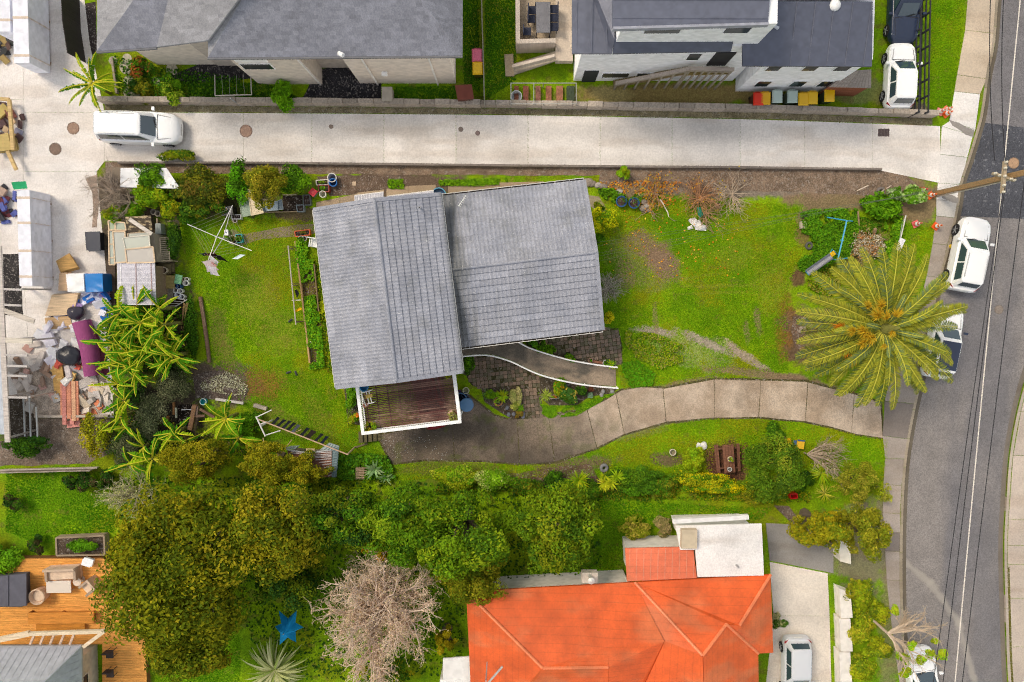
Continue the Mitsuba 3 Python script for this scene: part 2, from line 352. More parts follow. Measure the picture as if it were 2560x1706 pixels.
# bare or worn patches of the lawns: (plan point, rx, ry, angle, strength, colour)
DIRT, RUST, DRY = (0.2, 0.135, 0.085), (0.2, 0.1, 0.02), (0.22, 0.2, 0.03)
def _b(c, x, y, rx, ry, a, k, col):
    q = at(c, x, y)
    return (float(q[0]), float(q[1]), rx / 40.6, ry / 40.6, math.radians(a), k, col)
BLOBS = [
    _b(NAT, 1650, 650, 66, 40, -50, 1.0, DIRT), _b(NAT, 1600, 600, 36, 30, 0, 0.7, DIRT), _b(NAT, 1560, 690, 30, 40, 0, 0.6, DIRT), _b(NAT, 1610, 650, 100, 75, -30, 0.5, DIRT), _b(NAT, 1790, 715, 110, 5, 1, 0.45, DRY), _b(NAT, 1780, 733, 120, 4, 2, 0.4, DRY), _b(NAT, 1760, 690, 70, 4, 8, 0.35, DRY), _b(NAT, 1840, 640, 60, 40, 0, 0.35, DRY), _b(NAT, 1930, 720, 50, 70, 0, 0.4, DRY),
    _b(NAT, 1840, 470, 300, 26, -1, 1.0, (0.2, 0.165, 0.13)), _b(NAT, 2080, 500, 130, 26, 0, 0.9, DIRT), _b(NAT, 2300, 505, 60, 60, 20, 0.9, DIRT),
    _b(NAT, 1560, 470, 60, 30, -10, 0.9, DIRT),
    _b(NAT, 560, 955, 110, 55, -10, 1.0, (0.1, 0.075, 0.055)), _b(NAT, 660, 960, 60, 46, 20, 0.75, RUST), _b(NAT, 555, 850, 28, 90, 14, 0.7, (0.12, 0.1, 0.03)),
    _b(NAT, 700, 1050, 90, 30, -30, 0.55, (0.16, 0.13, 0.03)), _b(NAT, 640, 740, 60, 80, 10, 0.45, DRY), _b(NAT, 700, 830, 70, 60, 0, 0.4, DRY),
    _b(NAT, 800, 1060, 30, 120, 20, 0.3, (0.12, 0.1, 0.03)),
    _b(cX, 330, 170, 60, 14, -8, 0.95, (0.3, 0.25, 0.2)), _b(cX, 760, 260, 90, 13, -24, 0.95, (0.3, 0.25, 0.2)), _b(cX, 1080, 370, 80, 12, -32, 0.95, (0.3, 0.24, 0.18)),
    _b(cX, 980, 280, 34, 7, -38, 0.8, (0.3, 0.24, 0.18)), _b(cX, 330, 60, 8, 40, 5, 0.6, DIRT), _b(cX, 1190, 80, 9, 40, 8, 0.7, DIRT), _b(cX, 1100, 180, 8, 30, 8, 0.6, DIRT),
    _b(cX, 600, 330, 120, 40, -20, 0.42, (0.28, 0.25, 0.16)), _b(cX, 1200, 520, 160, 12, -6, 0.8, DIRT), _b(cX, 650, 590, 90, 10, 8, 0.8, DIRT), _b(cX, 1550, 590, 90, 14, -12, 0.9, DIRT),
    _b(cX, 1500, 180, 34, 70, 0, 0.95, (0.17, 0.1, 0.05)), _b(cX, 1430, 170, 30, 90, 0, 0.7, RUST), _b(cX, 1640, 330, 70, 40, 0, 0.9, (0.12, 0.08, 0.05)), _b(cX, 1700, 130, 90, 50, 0, 0.9, (0.14, 0.1, 0.07)),
    _b(cX, 660, 890, 110, 9, 10, 0.85, (0.13, 0.09, 0.06)), _b(cX, 300, 960, 70, 12, 30, 0.6, (0.16, 0.13, 0.06)), _b(NAT, 1600, 1080, 80, 16, 12, 0.5, (0.18, 0.16, 0.06)),
    _b(NAT, 1440, 1165, 110, 24, 8, 0.85, (0.14, 0.095, 0.06)), _b(NAT, 1130, 1175, 160, 22, -2, 0.7, (0.13, 0.11, 0.03)), _b(NAT, 1670, 1150, 50, 20, -10, 0.9, (0.13, 0.085, 0.055)),
    _b(NAT, 1815, 1165, 64, 66, 0, 1.0, (0.11, 0.055, 0.035)), _b(NAT, 1490, 960, 16, 24, 0, 0.9, DIRT), _b(NAT, 990, 462, 200, 36, 0, 1.0, (0.12, 0.085, 0.06)), _b(NAT, 760, 540, 70, 18, 0, 0.9, (0.12, 0.08, 0.05)),
    _b(NAT, 2010, 545, 22, 26, 0, 0.8, DIRT), _b(NAT, 2005, 590, 20, 34, 0, 0.8, (0.17, 0.11, 0.05)), _b(NAT, 1995, 695, 20, 20, 0, 0.9, (0.12, 0.06, 0.04)), _b(NAT, 2160, 620, 80, 50, 30, 0.8, (0.2, 0.13, 0.07)),
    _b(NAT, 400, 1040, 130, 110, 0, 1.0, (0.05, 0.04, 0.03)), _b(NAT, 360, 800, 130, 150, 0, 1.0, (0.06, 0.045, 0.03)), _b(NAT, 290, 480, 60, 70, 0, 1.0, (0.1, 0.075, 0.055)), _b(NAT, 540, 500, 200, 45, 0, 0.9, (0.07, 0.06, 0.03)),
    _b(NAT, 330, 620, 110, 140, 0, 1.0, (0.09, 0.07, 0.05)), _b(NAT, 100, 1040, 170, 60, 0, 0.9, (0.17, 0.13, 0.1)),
    _b(NAT, 1700, 235, 320, 26, 0, 0.9, (0.24, 0.17, 0.07)), _b(NAT, 1530, 235, 50, 26, 0, 0.9, (0.33, 0.27, 0.11)), _b(NAT, 2160, 230, 90, 30, 0, 0.6, (0.17, 0.15, 0.08)), _b(NAT, 2290, 290, 40, 30, 0, 0.9, (0.22, 0.16, 0.12)),
    _b(NAT, 2160, 1370, 80, 130, 0, 0.8, (0.2, 0.16, 0.12)), _b(NAT, 2230, 1560, 30, 200, 0, 0.6, (0.2, 0.16, 0.1)),
]
def f_lawn(p, n, uv):
    x, y = p.x, p.y
    big = fbm(x * 0.33 + 3, y * 0.33, 0, 3)
    mid = fbm(x * 1.6 + 9, y * 1.6, 2, 3)
    g = mix((0.1, 0.21, 0.004), (0.185, 0.305, 0.004), smoothstep(0.3, 0.7, big * 0.6 + mid * 0.4))
    g = mix(g, (0.19, 0.185, 0.006), smoothstep(0.5, 0.78, fbm(x * 0.5 + 31, y * 0.5 + 7, 1, 4)) * 0.6)
    g = mix(g, (0.15, 0.11, 0.03), smoothstep(0.62, 0.75, fbm(x * 2.3 + 5, y * 2.3, 5, 3)) * 0.45)
    wob = (fbm(x * 1.9, y * 1.9, 8, 4) - 0.5) * 1.5 + (noise(x * 11, y * 11, 3) - 0.5) * 0.35
    for bx, by, rx, ry, a, k, col in BLOBS:
        c, s = math.cos(a), math.sin(a)
        u, v = (x - bx) * c + (y - by) * s, -(x - bx) * s + (y - by) * c
        d = dr.sqrt(dr.square(u / rx) + dr.square(v / ry))
        g = mix(g, col, smoothstep(1.18, 0.72, d + wob * 0.55) * k)
    grain = 0.68 + 0.64 * noise(x * 19, y * 19, 1) * (0.5 + noise(x * 43, y * 43, 4))
    return g * grain * 1.06
bsdf('lawn', f_lawn, 0.95, 0.1)

def in_blob(q):
    """how bare the ground is at plan points q"""
    m = np.zeros(len(q))
    for bx, by, rx, ry, a, k, col in BLOBS:
        c, s = math.cos(a), math.sin(a)
        u, v = (q[:, 0] - bx) * c + (q[:, 1] - by) * s, -(q[:, 0] - bx) * s + (q[:, 1] - by) * c
        m = np.maximum(m, k * np.clip(1.4 - np.hypot(u / rx, v / ry) * 1.2, 0, 1))
    return m

def f_soil(p, n, uv):
    k = fbm(p.x * 3, p.y * 3, 0, 3)
    st = smoothstep(0.74, 0.8, noise(p.x * 17, p.y * 17, 3))
    return mix(palette(uv) * (0.55 + 0.9 * k) * (0.6 + 0.8 * noise(p.x * 27, p.y * 27, 7)), (0.36, 0.33, 0.3), st * 0.5)
bsdf('soil', f_soil, 0.95, 0.1)

def f_asphalt(p, n, uv):
    x, y = p.x, p.y
    g = mix((0.165, 0.158, 0.165), (0.235, 0.215, 0.205), smoothstep(0.3, 0.7, fbm(x * 0.5, y * 0.13, 4, 4)))
    g = g * (0.72 + 0.56 * noise(x * 24, y * 24, 0)) * (0.86 + 0.28 * fbm(x * 1.3, y * 1.3, 6, 3))
    # turning-tyre arc worn pale
    q = [[float(v) for v in P(a, b)[:2]] for a, b in ((2258, 1402), (2330, 1460), (2400, 1560), (2440, 1706))]
    for i in range(3):
        (ax, ay), (bx, by) = q[i], q[i + 1]
        L2 = (bx - ax) ** 2 + (by - ay) ** 2
        t = dr.clip(((x - ax) * (bx - ax) + (y - ay) * (by - ay)) / L2, 0, 1)
        d = dr.sqrt(dr.square(x - ax - t * (bx - ax)) + dr.square(y - ay - t * (by - ay)))
        g = mix(g, (0.36, 0.33, 0.29), smoothstep(0.42, 0.1, d + 0.18 * noise(x * 3, y * 3, 9)) * 0.7)
    return g
bsdf('asphalt', f_asphalt, 0.92, 0.2)
def f_patch(p, n, uv):
    return mi.Color3f(0.075, 0.078, 0.092) * (0.6 + 0.8 * noise(p.x * 24, p.y * 24, 0)) * (0.75 + 0.5 * fbm(p.x * 0.9, p.y * 0.9, 3, 4)) + mi.Color3f(0.1) * smoothstep(0.83, 0.88, noise(p.x * 9, p.y * 9, 5))
bsdf('asphalt_patch', f_patch, 0.9, 0.25)

def f_concrete(p, n, uv):
    """pale slabs, the palette colour stained and worn"""
    x, y = p.x, p.y
    c = palette(uv) * (0.8 + 0.4 * fbm(x * 0.7, y * 0.7, 3, 4)) * (0.88 + 0.24 * noise(x * 21, y * 21, 2))
    return mix(c, c * mi.Color3f(0.62, 0.54, 0.45), smoothstep(0.45, 0.8, fbm(x * 0.35 + 40, y * 1.4, 1, 4)) * 0.35)
bsdf('concrete', f_concrete, 0.85, 0.3)

_q1 = float(P(1420, 1060)[0])
def f_drive(p, n, uv):
    """driveway concrete: weathered beige near the street, black with mould towards the house"""
    x, y = p.x, p.y
    w = fbm(x * 0.8, y * 0.8, 5, 4)
    clean = mix((0.36, 0.275, 0.2), (0.5, 0.405, 0.315), smoothstep(0.25, 0.75, w)) * (0.8 + 0.4 * noise(x * 23, y * 23, 1)) * (0.85 + 0.3 * fbm(x * 4, y * 4, 3, 3))
    mould = mix((0.07, 0.057, 0.045), (0.17, 0.132, 0.1), smoothstep(0.35, 0.7, fbm(x * 0.6 + 11, y * 0.6, 2, 4))) * (0.65 + 0.7 * noise(x * 23, y * 23, 1))
    m = smoothstep(_q1 + 4.6, _q1 - 3.4, x + (fbm(x * 1.1, y * 1.1, 9, 4) - 0.5) * 5 - (y + 7.0) * -0.9)
    c = mix(clean, mould, m * 0.94)
    c = mix(c, (0.09, 0.12, 0.012), smoothstep(0.55, 0.75, fbm(x * 1.7 + 70, y * 1.7, 2, 4)) * m * 0.35)
    c = mix(c, (0.1, 0.075, 0.05), smoothstep(0.58, 0.8, fbm(x * 0.9 + 20, y * 0.9, 8, 4)) * 0.3)
    return c * (0.75 + 0.5 * uv[1])
bsdf('driveway_concrete', f_drive, 0.88, 0.3)

# ------------------------------------------------------------------ ground, street
ROADZ = -0.13
west_kerb = [(2520, -900), (2505, -120), (2495, 3), (2487, 109), (2472, 186), (2459, 282), (2446, 332), (2426, 398), (2406, 458), (2397, 517), (2384, 580), (2369, 640), (2352, 700), (2338, 760), (2322, 850), (2306, 943), (2285, 1039), (2267, 1147), (2259, 1260), (2256, 1414), (2259, 1568), (2267, 1702), (2290, 1850), (2380, 2700)]
east_kerb = [(2790, -900), (2720, 200), (2640, 620), (2594, 850), (2560, 967), (2539, 1054), (2524, 1147), (2516, 1260), (2511, 1363), (2514, 1517), (2521, 1702), (2540, 1850), (2640, 2700)]
wk, ek = smooth_line([P(*q)[:2] for q in west_kerb], 5), smooth_line([P(*q)[:2] for q in east_kerb], 5)
far = 320.0
ground_poly = Polygon([(-far, far)] + [(wk[0][0], far)] + [tuple(q) for q in wk] + [(wk[-1][0], -far), (-far, -far)])
east_poly = Polygon([(far, far), (ek[0][0], far)] + [tuple(q) for q in ek] + [(ek[-1][0], -far), (far, -far)])
struct('ground', MB().prism(ground_poly, -0.6, 0.0), 'lawn', 'uneven lawn and bare earth of the house lots')
struct('far_ground', MB().prism(east_poly, -0.6, -0.02), 'lawn', 'ground east of the street')
road_poly = Polygon([(wk[0][0], far)] + [tuple(q) for q in wk] + [(wk[-1][0], -far), (ek[-1][0], -far)] + [tuple(q) for q in ek[::-1]] + [(ek[0][0], far)])
struct('road', MB().prism(road_poly.buffer(0.15), -0.7, ROADZ), 'asphalt', 'worn grey asphalt street')
patch = road_poly.intersection(Polygon(p2(NAT, 2380, 292, 2451, 303, 2560, 317, 2800, 345, 2800, 560, 2560, 548, 2385, 540, 2360, 520)))
struct('road_repair', MB().sheet(patch.buffer(-0.02), ROADZ + 0.004), 'asphalt_patch', 'darker resurfaced strip across the street')

def strip(line, w0, w1):
    """polygon between two offsets (to the left) of a polyline"""
    line = np.asarray(line)
    t = np.gradient(line, axis=0); t /= np.linalg.norm(t, axis=1, keepdims=True)
    nrm = np.stack([-t[:, 1], t[:, 0]], 1)
    return Polygon(np.vstack([line + nrm * w0, (line + nrm * w1)[::-1]])).buffer(0), line + nrm * w0, line + nrm * w1

def along(line, y0, y1):
    return np.array([q for q in line if y1 <= q[1] <= y0])

def kerb_run(name, line, side, col, lab):
    k = numbered(name); labels[k] = {'kind': 'structure', 'label': lab}
    seg = shapely.segmentize(LineString(line), 0.5)
    L = LineString(line).length; n = int(L / 1.8); ls = LineString(line)
    for i in range(n):
        q = np.array([ls.interpolate((i + t) * L / n + (0.012 if t == 0 else -0.012 if t == 1 else 0)).coords[0] for t in (0, 0.5, 1)])
        mid = q[1]
        if not (-34 < mid[0] < 40 and -26 < mid[1] < 26): continue
        pol, a, b = strip(q, 0, side * 0.17)
        mb = MB(col, rng.uniform(0.35, 0.62)).prism(pol, -0.5, 0.012)
        part(k, 'kerb_stone', mb, 'concrete')
    ch, a, b = strip(along(line, 34, -34), 0, -side * 0.3)
    put(numbered(k + '__channel'), MB(tuple(0.42 * v for v in col)).sheet(ch, ROADZ + 0.008), 'concrete')
kerb_run('kerb', wk, -1, (0.33, 0.28, 0.21), 'concrete kerb and channel along the near footpath')
kerb_run('far_kerb', ek, 1, (0.42, 0.36, 0.3), 'concrete kerb along the far footpath')

# footpath slabs along the west kerb: (west edge point, kerb point) pairs, colour of the slab that starts there
OLD, NEW, GREY, DARK = (0.52, 0.43, 0.33), (0.68, 0.655, 0.63), (0.33, 0.285, 0.25), (0.2, 0.17, 0.15)
fp = [((2425, -80), (2496, -80), OLD), ((2412, 76), (2484, 84), OLD), ((2392, 187), (2466, 198), OLD), ((2385, 229), (2450, 236), NEW), ((2373, 303), (2438, 325), NEW), ((2354, 316), (2432, 340), NEW), ((2349, 386), (2418, 394), NEW), ((2344, 458), (2402, 462), NEW),
      ((2340, 500), (2396, 502), (0.5, 0.48, 0.45)), ((2340, 540), (2386, 545), GREY), ((2331, 609), (2368, 613), GREY), ((2316, 690), (2349, 695), GREY), ((2296, 770), (2329, 772), GREY), ((2262, 860), (2312, 862), GREY), ((2225, 940), (2300, 945), GREY), ((2211, 1003), (2290, 1010), DARK),
      ((2206, 1090), (2272, 1098), GREY), ((2212, 1146), (2260, 1148), GREY), ((2208, 1212), (2254, 1214), (0.33, 0.28, 0.24)), ((2206, 1282), (2250, 1284), GREY), ((2212, 1330), (2250, 1332), DARK), ((2212, 1378), (2249, 1380), GREY), ((2216, 1450), (2249, 1452), GREY), ((2224, 1530), (2251, 1532), GREY), ((2236, 1620), (2257, 1622), GREY), ((2250, 1720), (2268, 1722), GREY)]
k = numbered('footpath'); labels[k] = {'kind': 'structure', 'label': 'concrete footpath of old and newly poured slabs'}
for i in range(len(fp) - 1):
    a, b, col = fp[i]; c, d, _ = fp[i + 1]
    q = Polygon([P(*a)[:2], P(*b)[:2], P(*d)[:2], P(*c)[:2]]).buffer(-0.012)
    part(k, 'slab', MB(col, rng.uniform(0.42, 0.58)).prism(q.intersection(ground_poly.buffer(-0.17)), -0.05, 0.02), 'concrete')
for q in (cO, ):
    mbp = MB((0.27, 0.25, 0.23)).sheet(ragged(p2(cO, 395, 905, 470, 925, 530, 960, 590, 985, 583, 1035, 520, 1015, 470, 975, 420, 945), 0.05, 0.2, 3), 0.026)
    part(k, 'dark_strip', mbp, 'concrete', label='grey trench scar across the new footpath')
    part(k, 'dark_strip', MB((0.27, 0.25, 0.23)).sheet(ragged(p2(cO, 345, 1460, 420, 1470, 470, 1500, 465, 1540, 400, 1520, 340, 1490), 0.05, 0.2, 4), 0.026), 'concrete')
k = numbered('far_footpath'); labels[k] = {'kind': 'structure', 'label': 'concrete footpath on the far side of the street'}
for y0, y1 in ((940, 1030), (1030, 1140), (1140, 1300), (1300, 1365), (1365, 1412), (1412, 1497), (1497, 1618), (1618, 1725), (1725, 1840)):
    x0, x1 = [min(e[0] for e in [(np.interp(P(0, y)[1], ek[::-1, 1], ek[::-1, 0]) + 0.2,)]) for y in (y0, y1)]
    ya, yb = P(0, y0)[1], P(0, y1)[1]
    part(k, 'slab', MB((0.47, 0.4, 0.34), rng.uniform(0.4, 0.6)).prism(Polygon([(x0, ya), (x0 + 3.2, ya), (x1 + 3.2, yb), (x1, yb)]).buffer(-0.015), -0.07, 0.0), 'concrete')
kk = struct('verge_weeds', MB((0.11, 0.1, 0.02)).sheet(strip(along(ek, P(0, 1400)[1], P(0, 1840)[1]), 0.17, 0.32)[0], 0.003), 'soil')

# ------------------------------------------------------------------ the shared concrete lane and building site yard
def slabs(name, polys, col, lab, z=0.02, mat='concrete', spread=0.07):
    k = numbered(name); labels[k] = {'kind': 'structure', 'label': lab}
    for q in polys:
        part(k, 'slab', MB(col, 0.5 + rng.uniform(-spread, spread)).prism(Polygon(q).buffer(-0.008), -0.05, z), mat)
    return k
LANE = (0.72, 0.68, 0.645)
_ln = float(P(1280, 326)[1])
def f_lane(p, n, uv):
    b = p.y - _ln + p.x * 0.011 + (fbm(p.x * 0.3, p.y, 7, 3) - 0.5) * 0.8
    return f_concrete(p, n, uv) * (1 - 0.13 * smoothstep(0.8, 0.2, dr.abs(b)) - 0.07 * smoothstep(0.5, 0.1, dr.abs(b + 1.7)))
bsdf('lane_concrete', f_lane, 0.85, 0.3)
xs = [262, 430, 610, 780, 960, 1140, 1320, 1500, 1680, 1850, 2010, 2180, 2350]
lane_top = lambda x: np.interp(x, [262, 640, 1280, 1900, 2360], [281, 283, 288, 299, 316])
lane_bot = lambda x: np.interp(x, [262, 640, 1280, 1900, 2250, 2360], [404, 406, 413, 418, 424, 462])
mid = lambda x: (lane_top(x) + lane_bot(x)) / 2 + 6
pl = []
for a, b in zip(xs, xs[1:]):
    pl.append(p2(NAT, a, lane_top(a), b, lane_top(b), b, lane_bot(b), a, lane_bot(a)))
slabs('lane', pl, LANE, 'wide pale concrete access lane', mat='lane_concrete')
yard = [p2(NAT, 262, 281, 225, 110, 195, -140, 60, -140, 60, 120, 60, 281), p2(NAT, 60, 281, 262, 281, 262, 404, 242, 430, 60, 430), p2(NAT, 60, 430, 242, 430, 268, 700, 60, 700), p2(NAT, 60, 700, 268, 700, 285, 1045, 85, 1045),
        p2(NAT, 60, -140, -500, -140, -500, 250, 60, 250), p2(NAT, 60, 250, -500, 250, -500, 700, 60, 700), p2(NAT, 60, 700, -500, 700, -500, 1045, 85, 1045)]
slabs('site_yard', yard, (0.68, 0.64, 0.61), 'pale concrete yard of the building site', spread=0.03)
def manhole(c, x, y, r, col, lab, z=0.022, grp='round lids set in the concrete lane'):
    q = at(c, x, y)
    k = thing('manhole_cover', lab, 'manhole cover')
    part(k, 'ring', MB(tuple(0.7 * v for v in col)).lathe([(r * 1.12, z), (r * 1.12, z + 0.012), (r, z + 0.014), (r, z)], (q[0], q[1], 0), 24), 'matte')
    part(k, 'lid', MB(col).lathe([(r * 0.98, z + 0.003), (r * 0.98, z + 0.01), (r * 0.55, z + 0.012), (r * 0.5, z + 0.008), (0.001, z + 0.009)], (q[0], q[1], 0), 24), 'rubble')
manhole(z1, 675, 1180, 0.33, (0.3, 0.2, 0.15), 'brown round manhole cover in the yard left of the white van')
manhole(z1, 510, 1370, 0.33, (0.2, 0.14, 0.11), 'darkest round manhole cover, nearest the tall stack of site timber')
manhole(z1, 2260, 1205, 0.34, (0.33, 0.22, 0.17), 'brown round manhole cover in front of the white van')
manhole(z2, 690, 1165, 0.12, (0.25, 0.2, 0.17), 'small dark toby lid alone in the lane below the grey roofed house')
manhole(z2, 1880, 1190, 0.13, (0.2, 0.16, 0.14), 'left of two small dark lids close together in the lane')
manhole(z2, 2035, 1225, 0.13, (0.2, 0.15, 0.14), 'right of two small dark lids close together in the lane')
manhole(cO, 898, 1228, 0.3, (0.42, 0.27, 0.17), 'tan round manhole cover on the dark road repair beside the power pole', ROADZ + 0.006)
manhole(crop(2330, 530, 3.334), 570, 815, 0.25, (0.24, 0.2, 0.17), 'grey brown manhole cover in the road beside the white cars', ROADZ + 0.002)
q = at(z4, 1060, 1220)
k = thing('drain_grate', 'dark rectangular drain grate in the lane near the street', 'drain')
part(k, 'frame', MB((0.12, 0.09, 0.09)).box((q[0], q[1], 0.022), (0.68, 0.46, 0.02)), 'matte')
for i in range(7):
    part(k, 'bar', MB((0.06, 0.05, 0.05)).box((q[0] - 0.27 + i * 0.09, q[1], 0.036), (0.035, 0.4, 0.012)), 'matte')

# retaining walls and the rough strips either side of the lane
def block_wall(name, lab, line, h, w, step, col, cat='wall'):
    k = thing(name, lab, cat)
    ls = LineString([tuple(P(*q)[:2]) for q in line]); n = int(ls.length / step)
    for i in range(n):
        a, b = ls.interpolate(i * ls.length / n + 0.012), ls.interpolate((i + 1) * ls.length / n - 0.012)
        hh = h * rng.uniform(0.92, 1.06)
        part(k, 'block', MB(col, rng.uniform(0.32, 0.68)).beam((a.x, a.y, hh / 2 - 0.05), (b.x, b.y, hh / 2 - 0.05), w * rng.uniform(0.9, 1.1), hh + 0.1), 'rubble')
    return k
struct('lane_border', MB((0.2, 0.17, 0.1)).sheet(ragged(p2(NAT, 262, 262, 640, 266, 1280, 272, 1900, 280, 2330, 300, 2330, 313, 1900, 298, 1280, 287, 640, 282, 262, 280), 0.06, 0.5, 5), 0.012), 'soil', 'weedy soil strip along the north side of the lane')
block_wall('retaining_wall', 'long low concrete block wall between the lane and the northern houses', [(262, 256), (640, 259), (1280, 265), (1900, 276), (2330, 290)], 0.75, 0.3, 0.9, (0.36, 0.31, 0.26))
struct('lane_bank', MB((0.19, 0.135, 0.095)).sheet(ragged(p2(NAT, 262, 406, 640, 407, 1280, 414, 1900, 419, 2250, 425, 2300, 470, 2200, 490, 1500, 462, 1500, 440, 800, 436, 262, 432), 0.12, 0.5, 6), 0.008), 'soil', 'bare brown bank along the south side of the lane')
block_wall('edging_wall', 'low grey timber edging along the south side of the concrete lane', [(300, 409), (640, 409), (1280, 416), (1900, 421), (2200, 425)], 0.3, 0.12, 2.4, (0.2, 0.17, 0.15))

# ------------------------------------------------------------------ the house lot: driveway, paths, paving
north = np.array([(945, 1088), (1050, 1070), (1155, 1040), (1165, 985), (1200, 1012), (1235, 1040), (1270, 1050), (1355, 1044), (1415, 1032), (1458, 1028), (1510, 1003), (1553, 977), (1600, 968), (1662, 972), (1785, 949), (1900, 952), (2013, 955), (2132, 985), (2200, 1008)], float)
south = np.array([(980, 1159), (1060, 1149), (1213, 1151), (1305, 1160), (1386, 1155), (1493, 1119), (1557, 1086), (1667, 1054), (1770, 1045), (1895, 1042), (2012, 1053), (2080, 1068), (2140, 1085), (2206, 1095)], float)
full = Polygon([P(*q)[:2] for q in np.vstack([north, south[::-1]])]).buffer(0)
struct('driveway_bed', MB((0.085, 0.075, 0.03)).sheet(full.buffer(0.12), 0.006), 'soil', 'mossy soil showing in the driveway joints')
joints = [((880, 1070), (900, 1200)), ((1120, 900), (1140, 1200)), ((1290, 1000), (1302, 1200)), ((1366, 1000), (1392, 1200)), ((1461, 1000), (1500, 1150)), ((1530, 940), (1566, 1110)), ((1654, 940), (1668, 1080)), ((1785, 930), (1786, 1070)), ((1903, 930), (1895, 1070)), ((2021, 930), (2011, 1080)), ((2138, 960), (2126, 1110)), ((2230, 980), (2222, 1130))]
k = numbered('driveway'); labels[k] = {'kind': 'structure', 'label': 'curved driveway of large weathered concrete slabs'}
for i in range(len(joints) - 1):
    (a, b), (c, d) = joints[i], joints[i + 1]
    cell = Polygon([P(*a)[:2], P(*c)[:2], P(*d)[:2], P(*b)[:2]]).buffer(-0.02)
    g = full.intersection(cell)
    for gg in getattr(g, 'geoms', [g]):
        if gg.area > 0.3:
            part(k, 'slab', MB((0.4, 0.3, 0.2), rng.uniform(0.42, 0.6)).prism(ragged(gg, 0.03, 0.4, i), -0.04, 0.024), 'driveway_concrete')
# concrete paths
struct('garden_path', MB((0.21, 0.165, 0.12)).sheet(ragged(p2(cB, 400, 1060, 440, 1160, 620, 1190, 900, 1090, 1370, 1060, 1690, 1010, 1690, 870, 1400, 890, 1100, 930, 800, 985, 600, 1020, 480, 940, 420, 985), 0.07, 0.3, 7), 0.01), 'driveway_path' if 0 else 'concrete', 'worn brown concrete path across the back lawn')
slabs('side_path', [p2(NAT, 790, 506, 850, 494, 850, 560, 790, 560), p2(NAT, 850, 494, 893, 484, 893, 540, 850, 550), p2(NAT, 893, 482, 960, 474, 960, 530, 893, 540), p2(NAT, 966, 472, 1022, 466, 1022, 520, 966, 525), p2(NAT, 1022, 465, 1090, 462, 1090, 510, 1022, 518),
      p2(NAT, 1120, 466, 1220, 458, 1220, 490, 1120, 505), p2(NAT, 1220, 457, 1360, 454, 1360, 478, 1220, 492)], (0.36, 0.27, 0.18), 'stained concrete path behind the house', 0.016)
slabs('corner_path', [p2(cJ, 20, 330, 220, 360, 310, 500, 330, 600, 160, 560, 60, 470)], (0.36, 0.31, 0.2), 'mossy concrete pad at the house corner', 0.016)

# brick-like concrete pavers
def pavers(region, ang, pitch, name='paving', lab=None, skip=0.05):
    region = Polygon(region)
    struct(name + '_bed' if name + '_bed' not in scene else name + '_bed', MB((0.055, 0.05, 0.022)).sheet(region.buffer(0.04), 0.007), 'soil')
    k = numbered(name); labels[k] = {'kind': 'structure', 'label': lab}
    c0 = np.array(region.centroid.coords[0]); ca, sa = math.cos(ang), math.sin(ang)
    R = math.ceil(math.hypot(region.bounds[2] - region.bounds[0], region.bounds[3] - region.bounds[1]) / pitch / 2) + 1
    for i in range(-R, R):
        for j in range(-R, R):
            u, v = i * pitch, j * pitch
            q = c0 + [u * ca - v * sa, u * sa + v * ca]
            if not region.contains(Point(*q)) or rng.random() < skip: continue
            h = 0.02 + rng.normal() * 0.005
            s = pitch / 2 - 0.014
            jit = rng.normal(size=2) * 0.006
            v4 = np.array([[a * ca - b * sa, a * sa + b * ca] for a, b in ((-s, -s), (s, -s), (s, s), (-s, s))])
            col = [(0.2, 0.145, 0.11), (0.16, 0.125, 0.095), (0.24, 0.17, 0.125), (0.13, 0.115, 0.075)][rng.integers(4)]
            top = np.c_[v4 * 0.93 + q + jit, np.full(4, h)]; low = np.c_[v4 + q + jit, np.full(4, h - 0.012)]; bot = np.c_[v4 + q + jit, np.full(4, -0.02)]
            f = [[0, 1, 2, 3]] + [[4 + a, 4 + (a + 1) % 4, (a + 1) % 4, a] for a in range(4)] + [[8 + a, 8 + (a + 1) % 4, 4 + (a + 1) % 4, 4 + a] for a in range(4)]
            part(k, 'paver', MB(col, np.clip(rng.normal(0.47, 0.13), 0.2, 0.85)).add(np.vstack([top, low, bot]), f), 'rubble')
pavers(p2(cI, 560, 160, 1790, 60, 2000, 70, 2060, 330, 2050, 580, 1950, 590, 1500, 520, 1250, 470, 1000, 400), math.radians(8), 0.245, 'courtyard_paving', 'weathered square pavers between the house and the curved ramp')
pavers(p2(cI, -160, 420, 180, 480, 500, 580, 700, 680, 850, 770, 850, 960, 870, 1080, 920, 1370, 680, 1400, 640, 1250, 600, 980, 560, 910, 0, 930, -120, 880, -220, 700), math.radians(6), 0.245, 'front_paving', 'dark mossy square pavers beside the deck', 0.08)

# soil sheets
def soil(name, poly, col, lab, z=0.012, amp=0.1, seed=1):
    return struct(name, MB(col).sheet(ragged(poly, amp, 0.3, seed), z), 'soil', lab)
soil('flower_bed', p2(cI, 20, 940, 560, 900, 620, 1000, 650, 1350, 480, 1390, 300, 1290, 60, 1120), (0.085, 0.065, 0.045), 'triangular flower bed beside the driveway', 0.014, 0.06, 2)
soil('border_bed', p2(cI, 840, 760, 1100, 800, 1400, 870, 1700, 915, 2000, 945, 1900, 1010, 1600, 1060, 1400, 1180, 1000, 1180, 870, 1060), (0.075, 0.06, 0.04), 'flower border below the curved ramp', 0.013, 0.06, 3)
soil('ramp_bed', p2(cI, 640, 200, 760, 210, 1000, 370, 1250, 450, 1560, 520, 1950, 590, 1990, 625, 1500, 560, 1000, 440, 680, 300), (0.07, 0.06, 0.04), 'narrow bed above the curved ramp', 0.016, 0.03, 4)
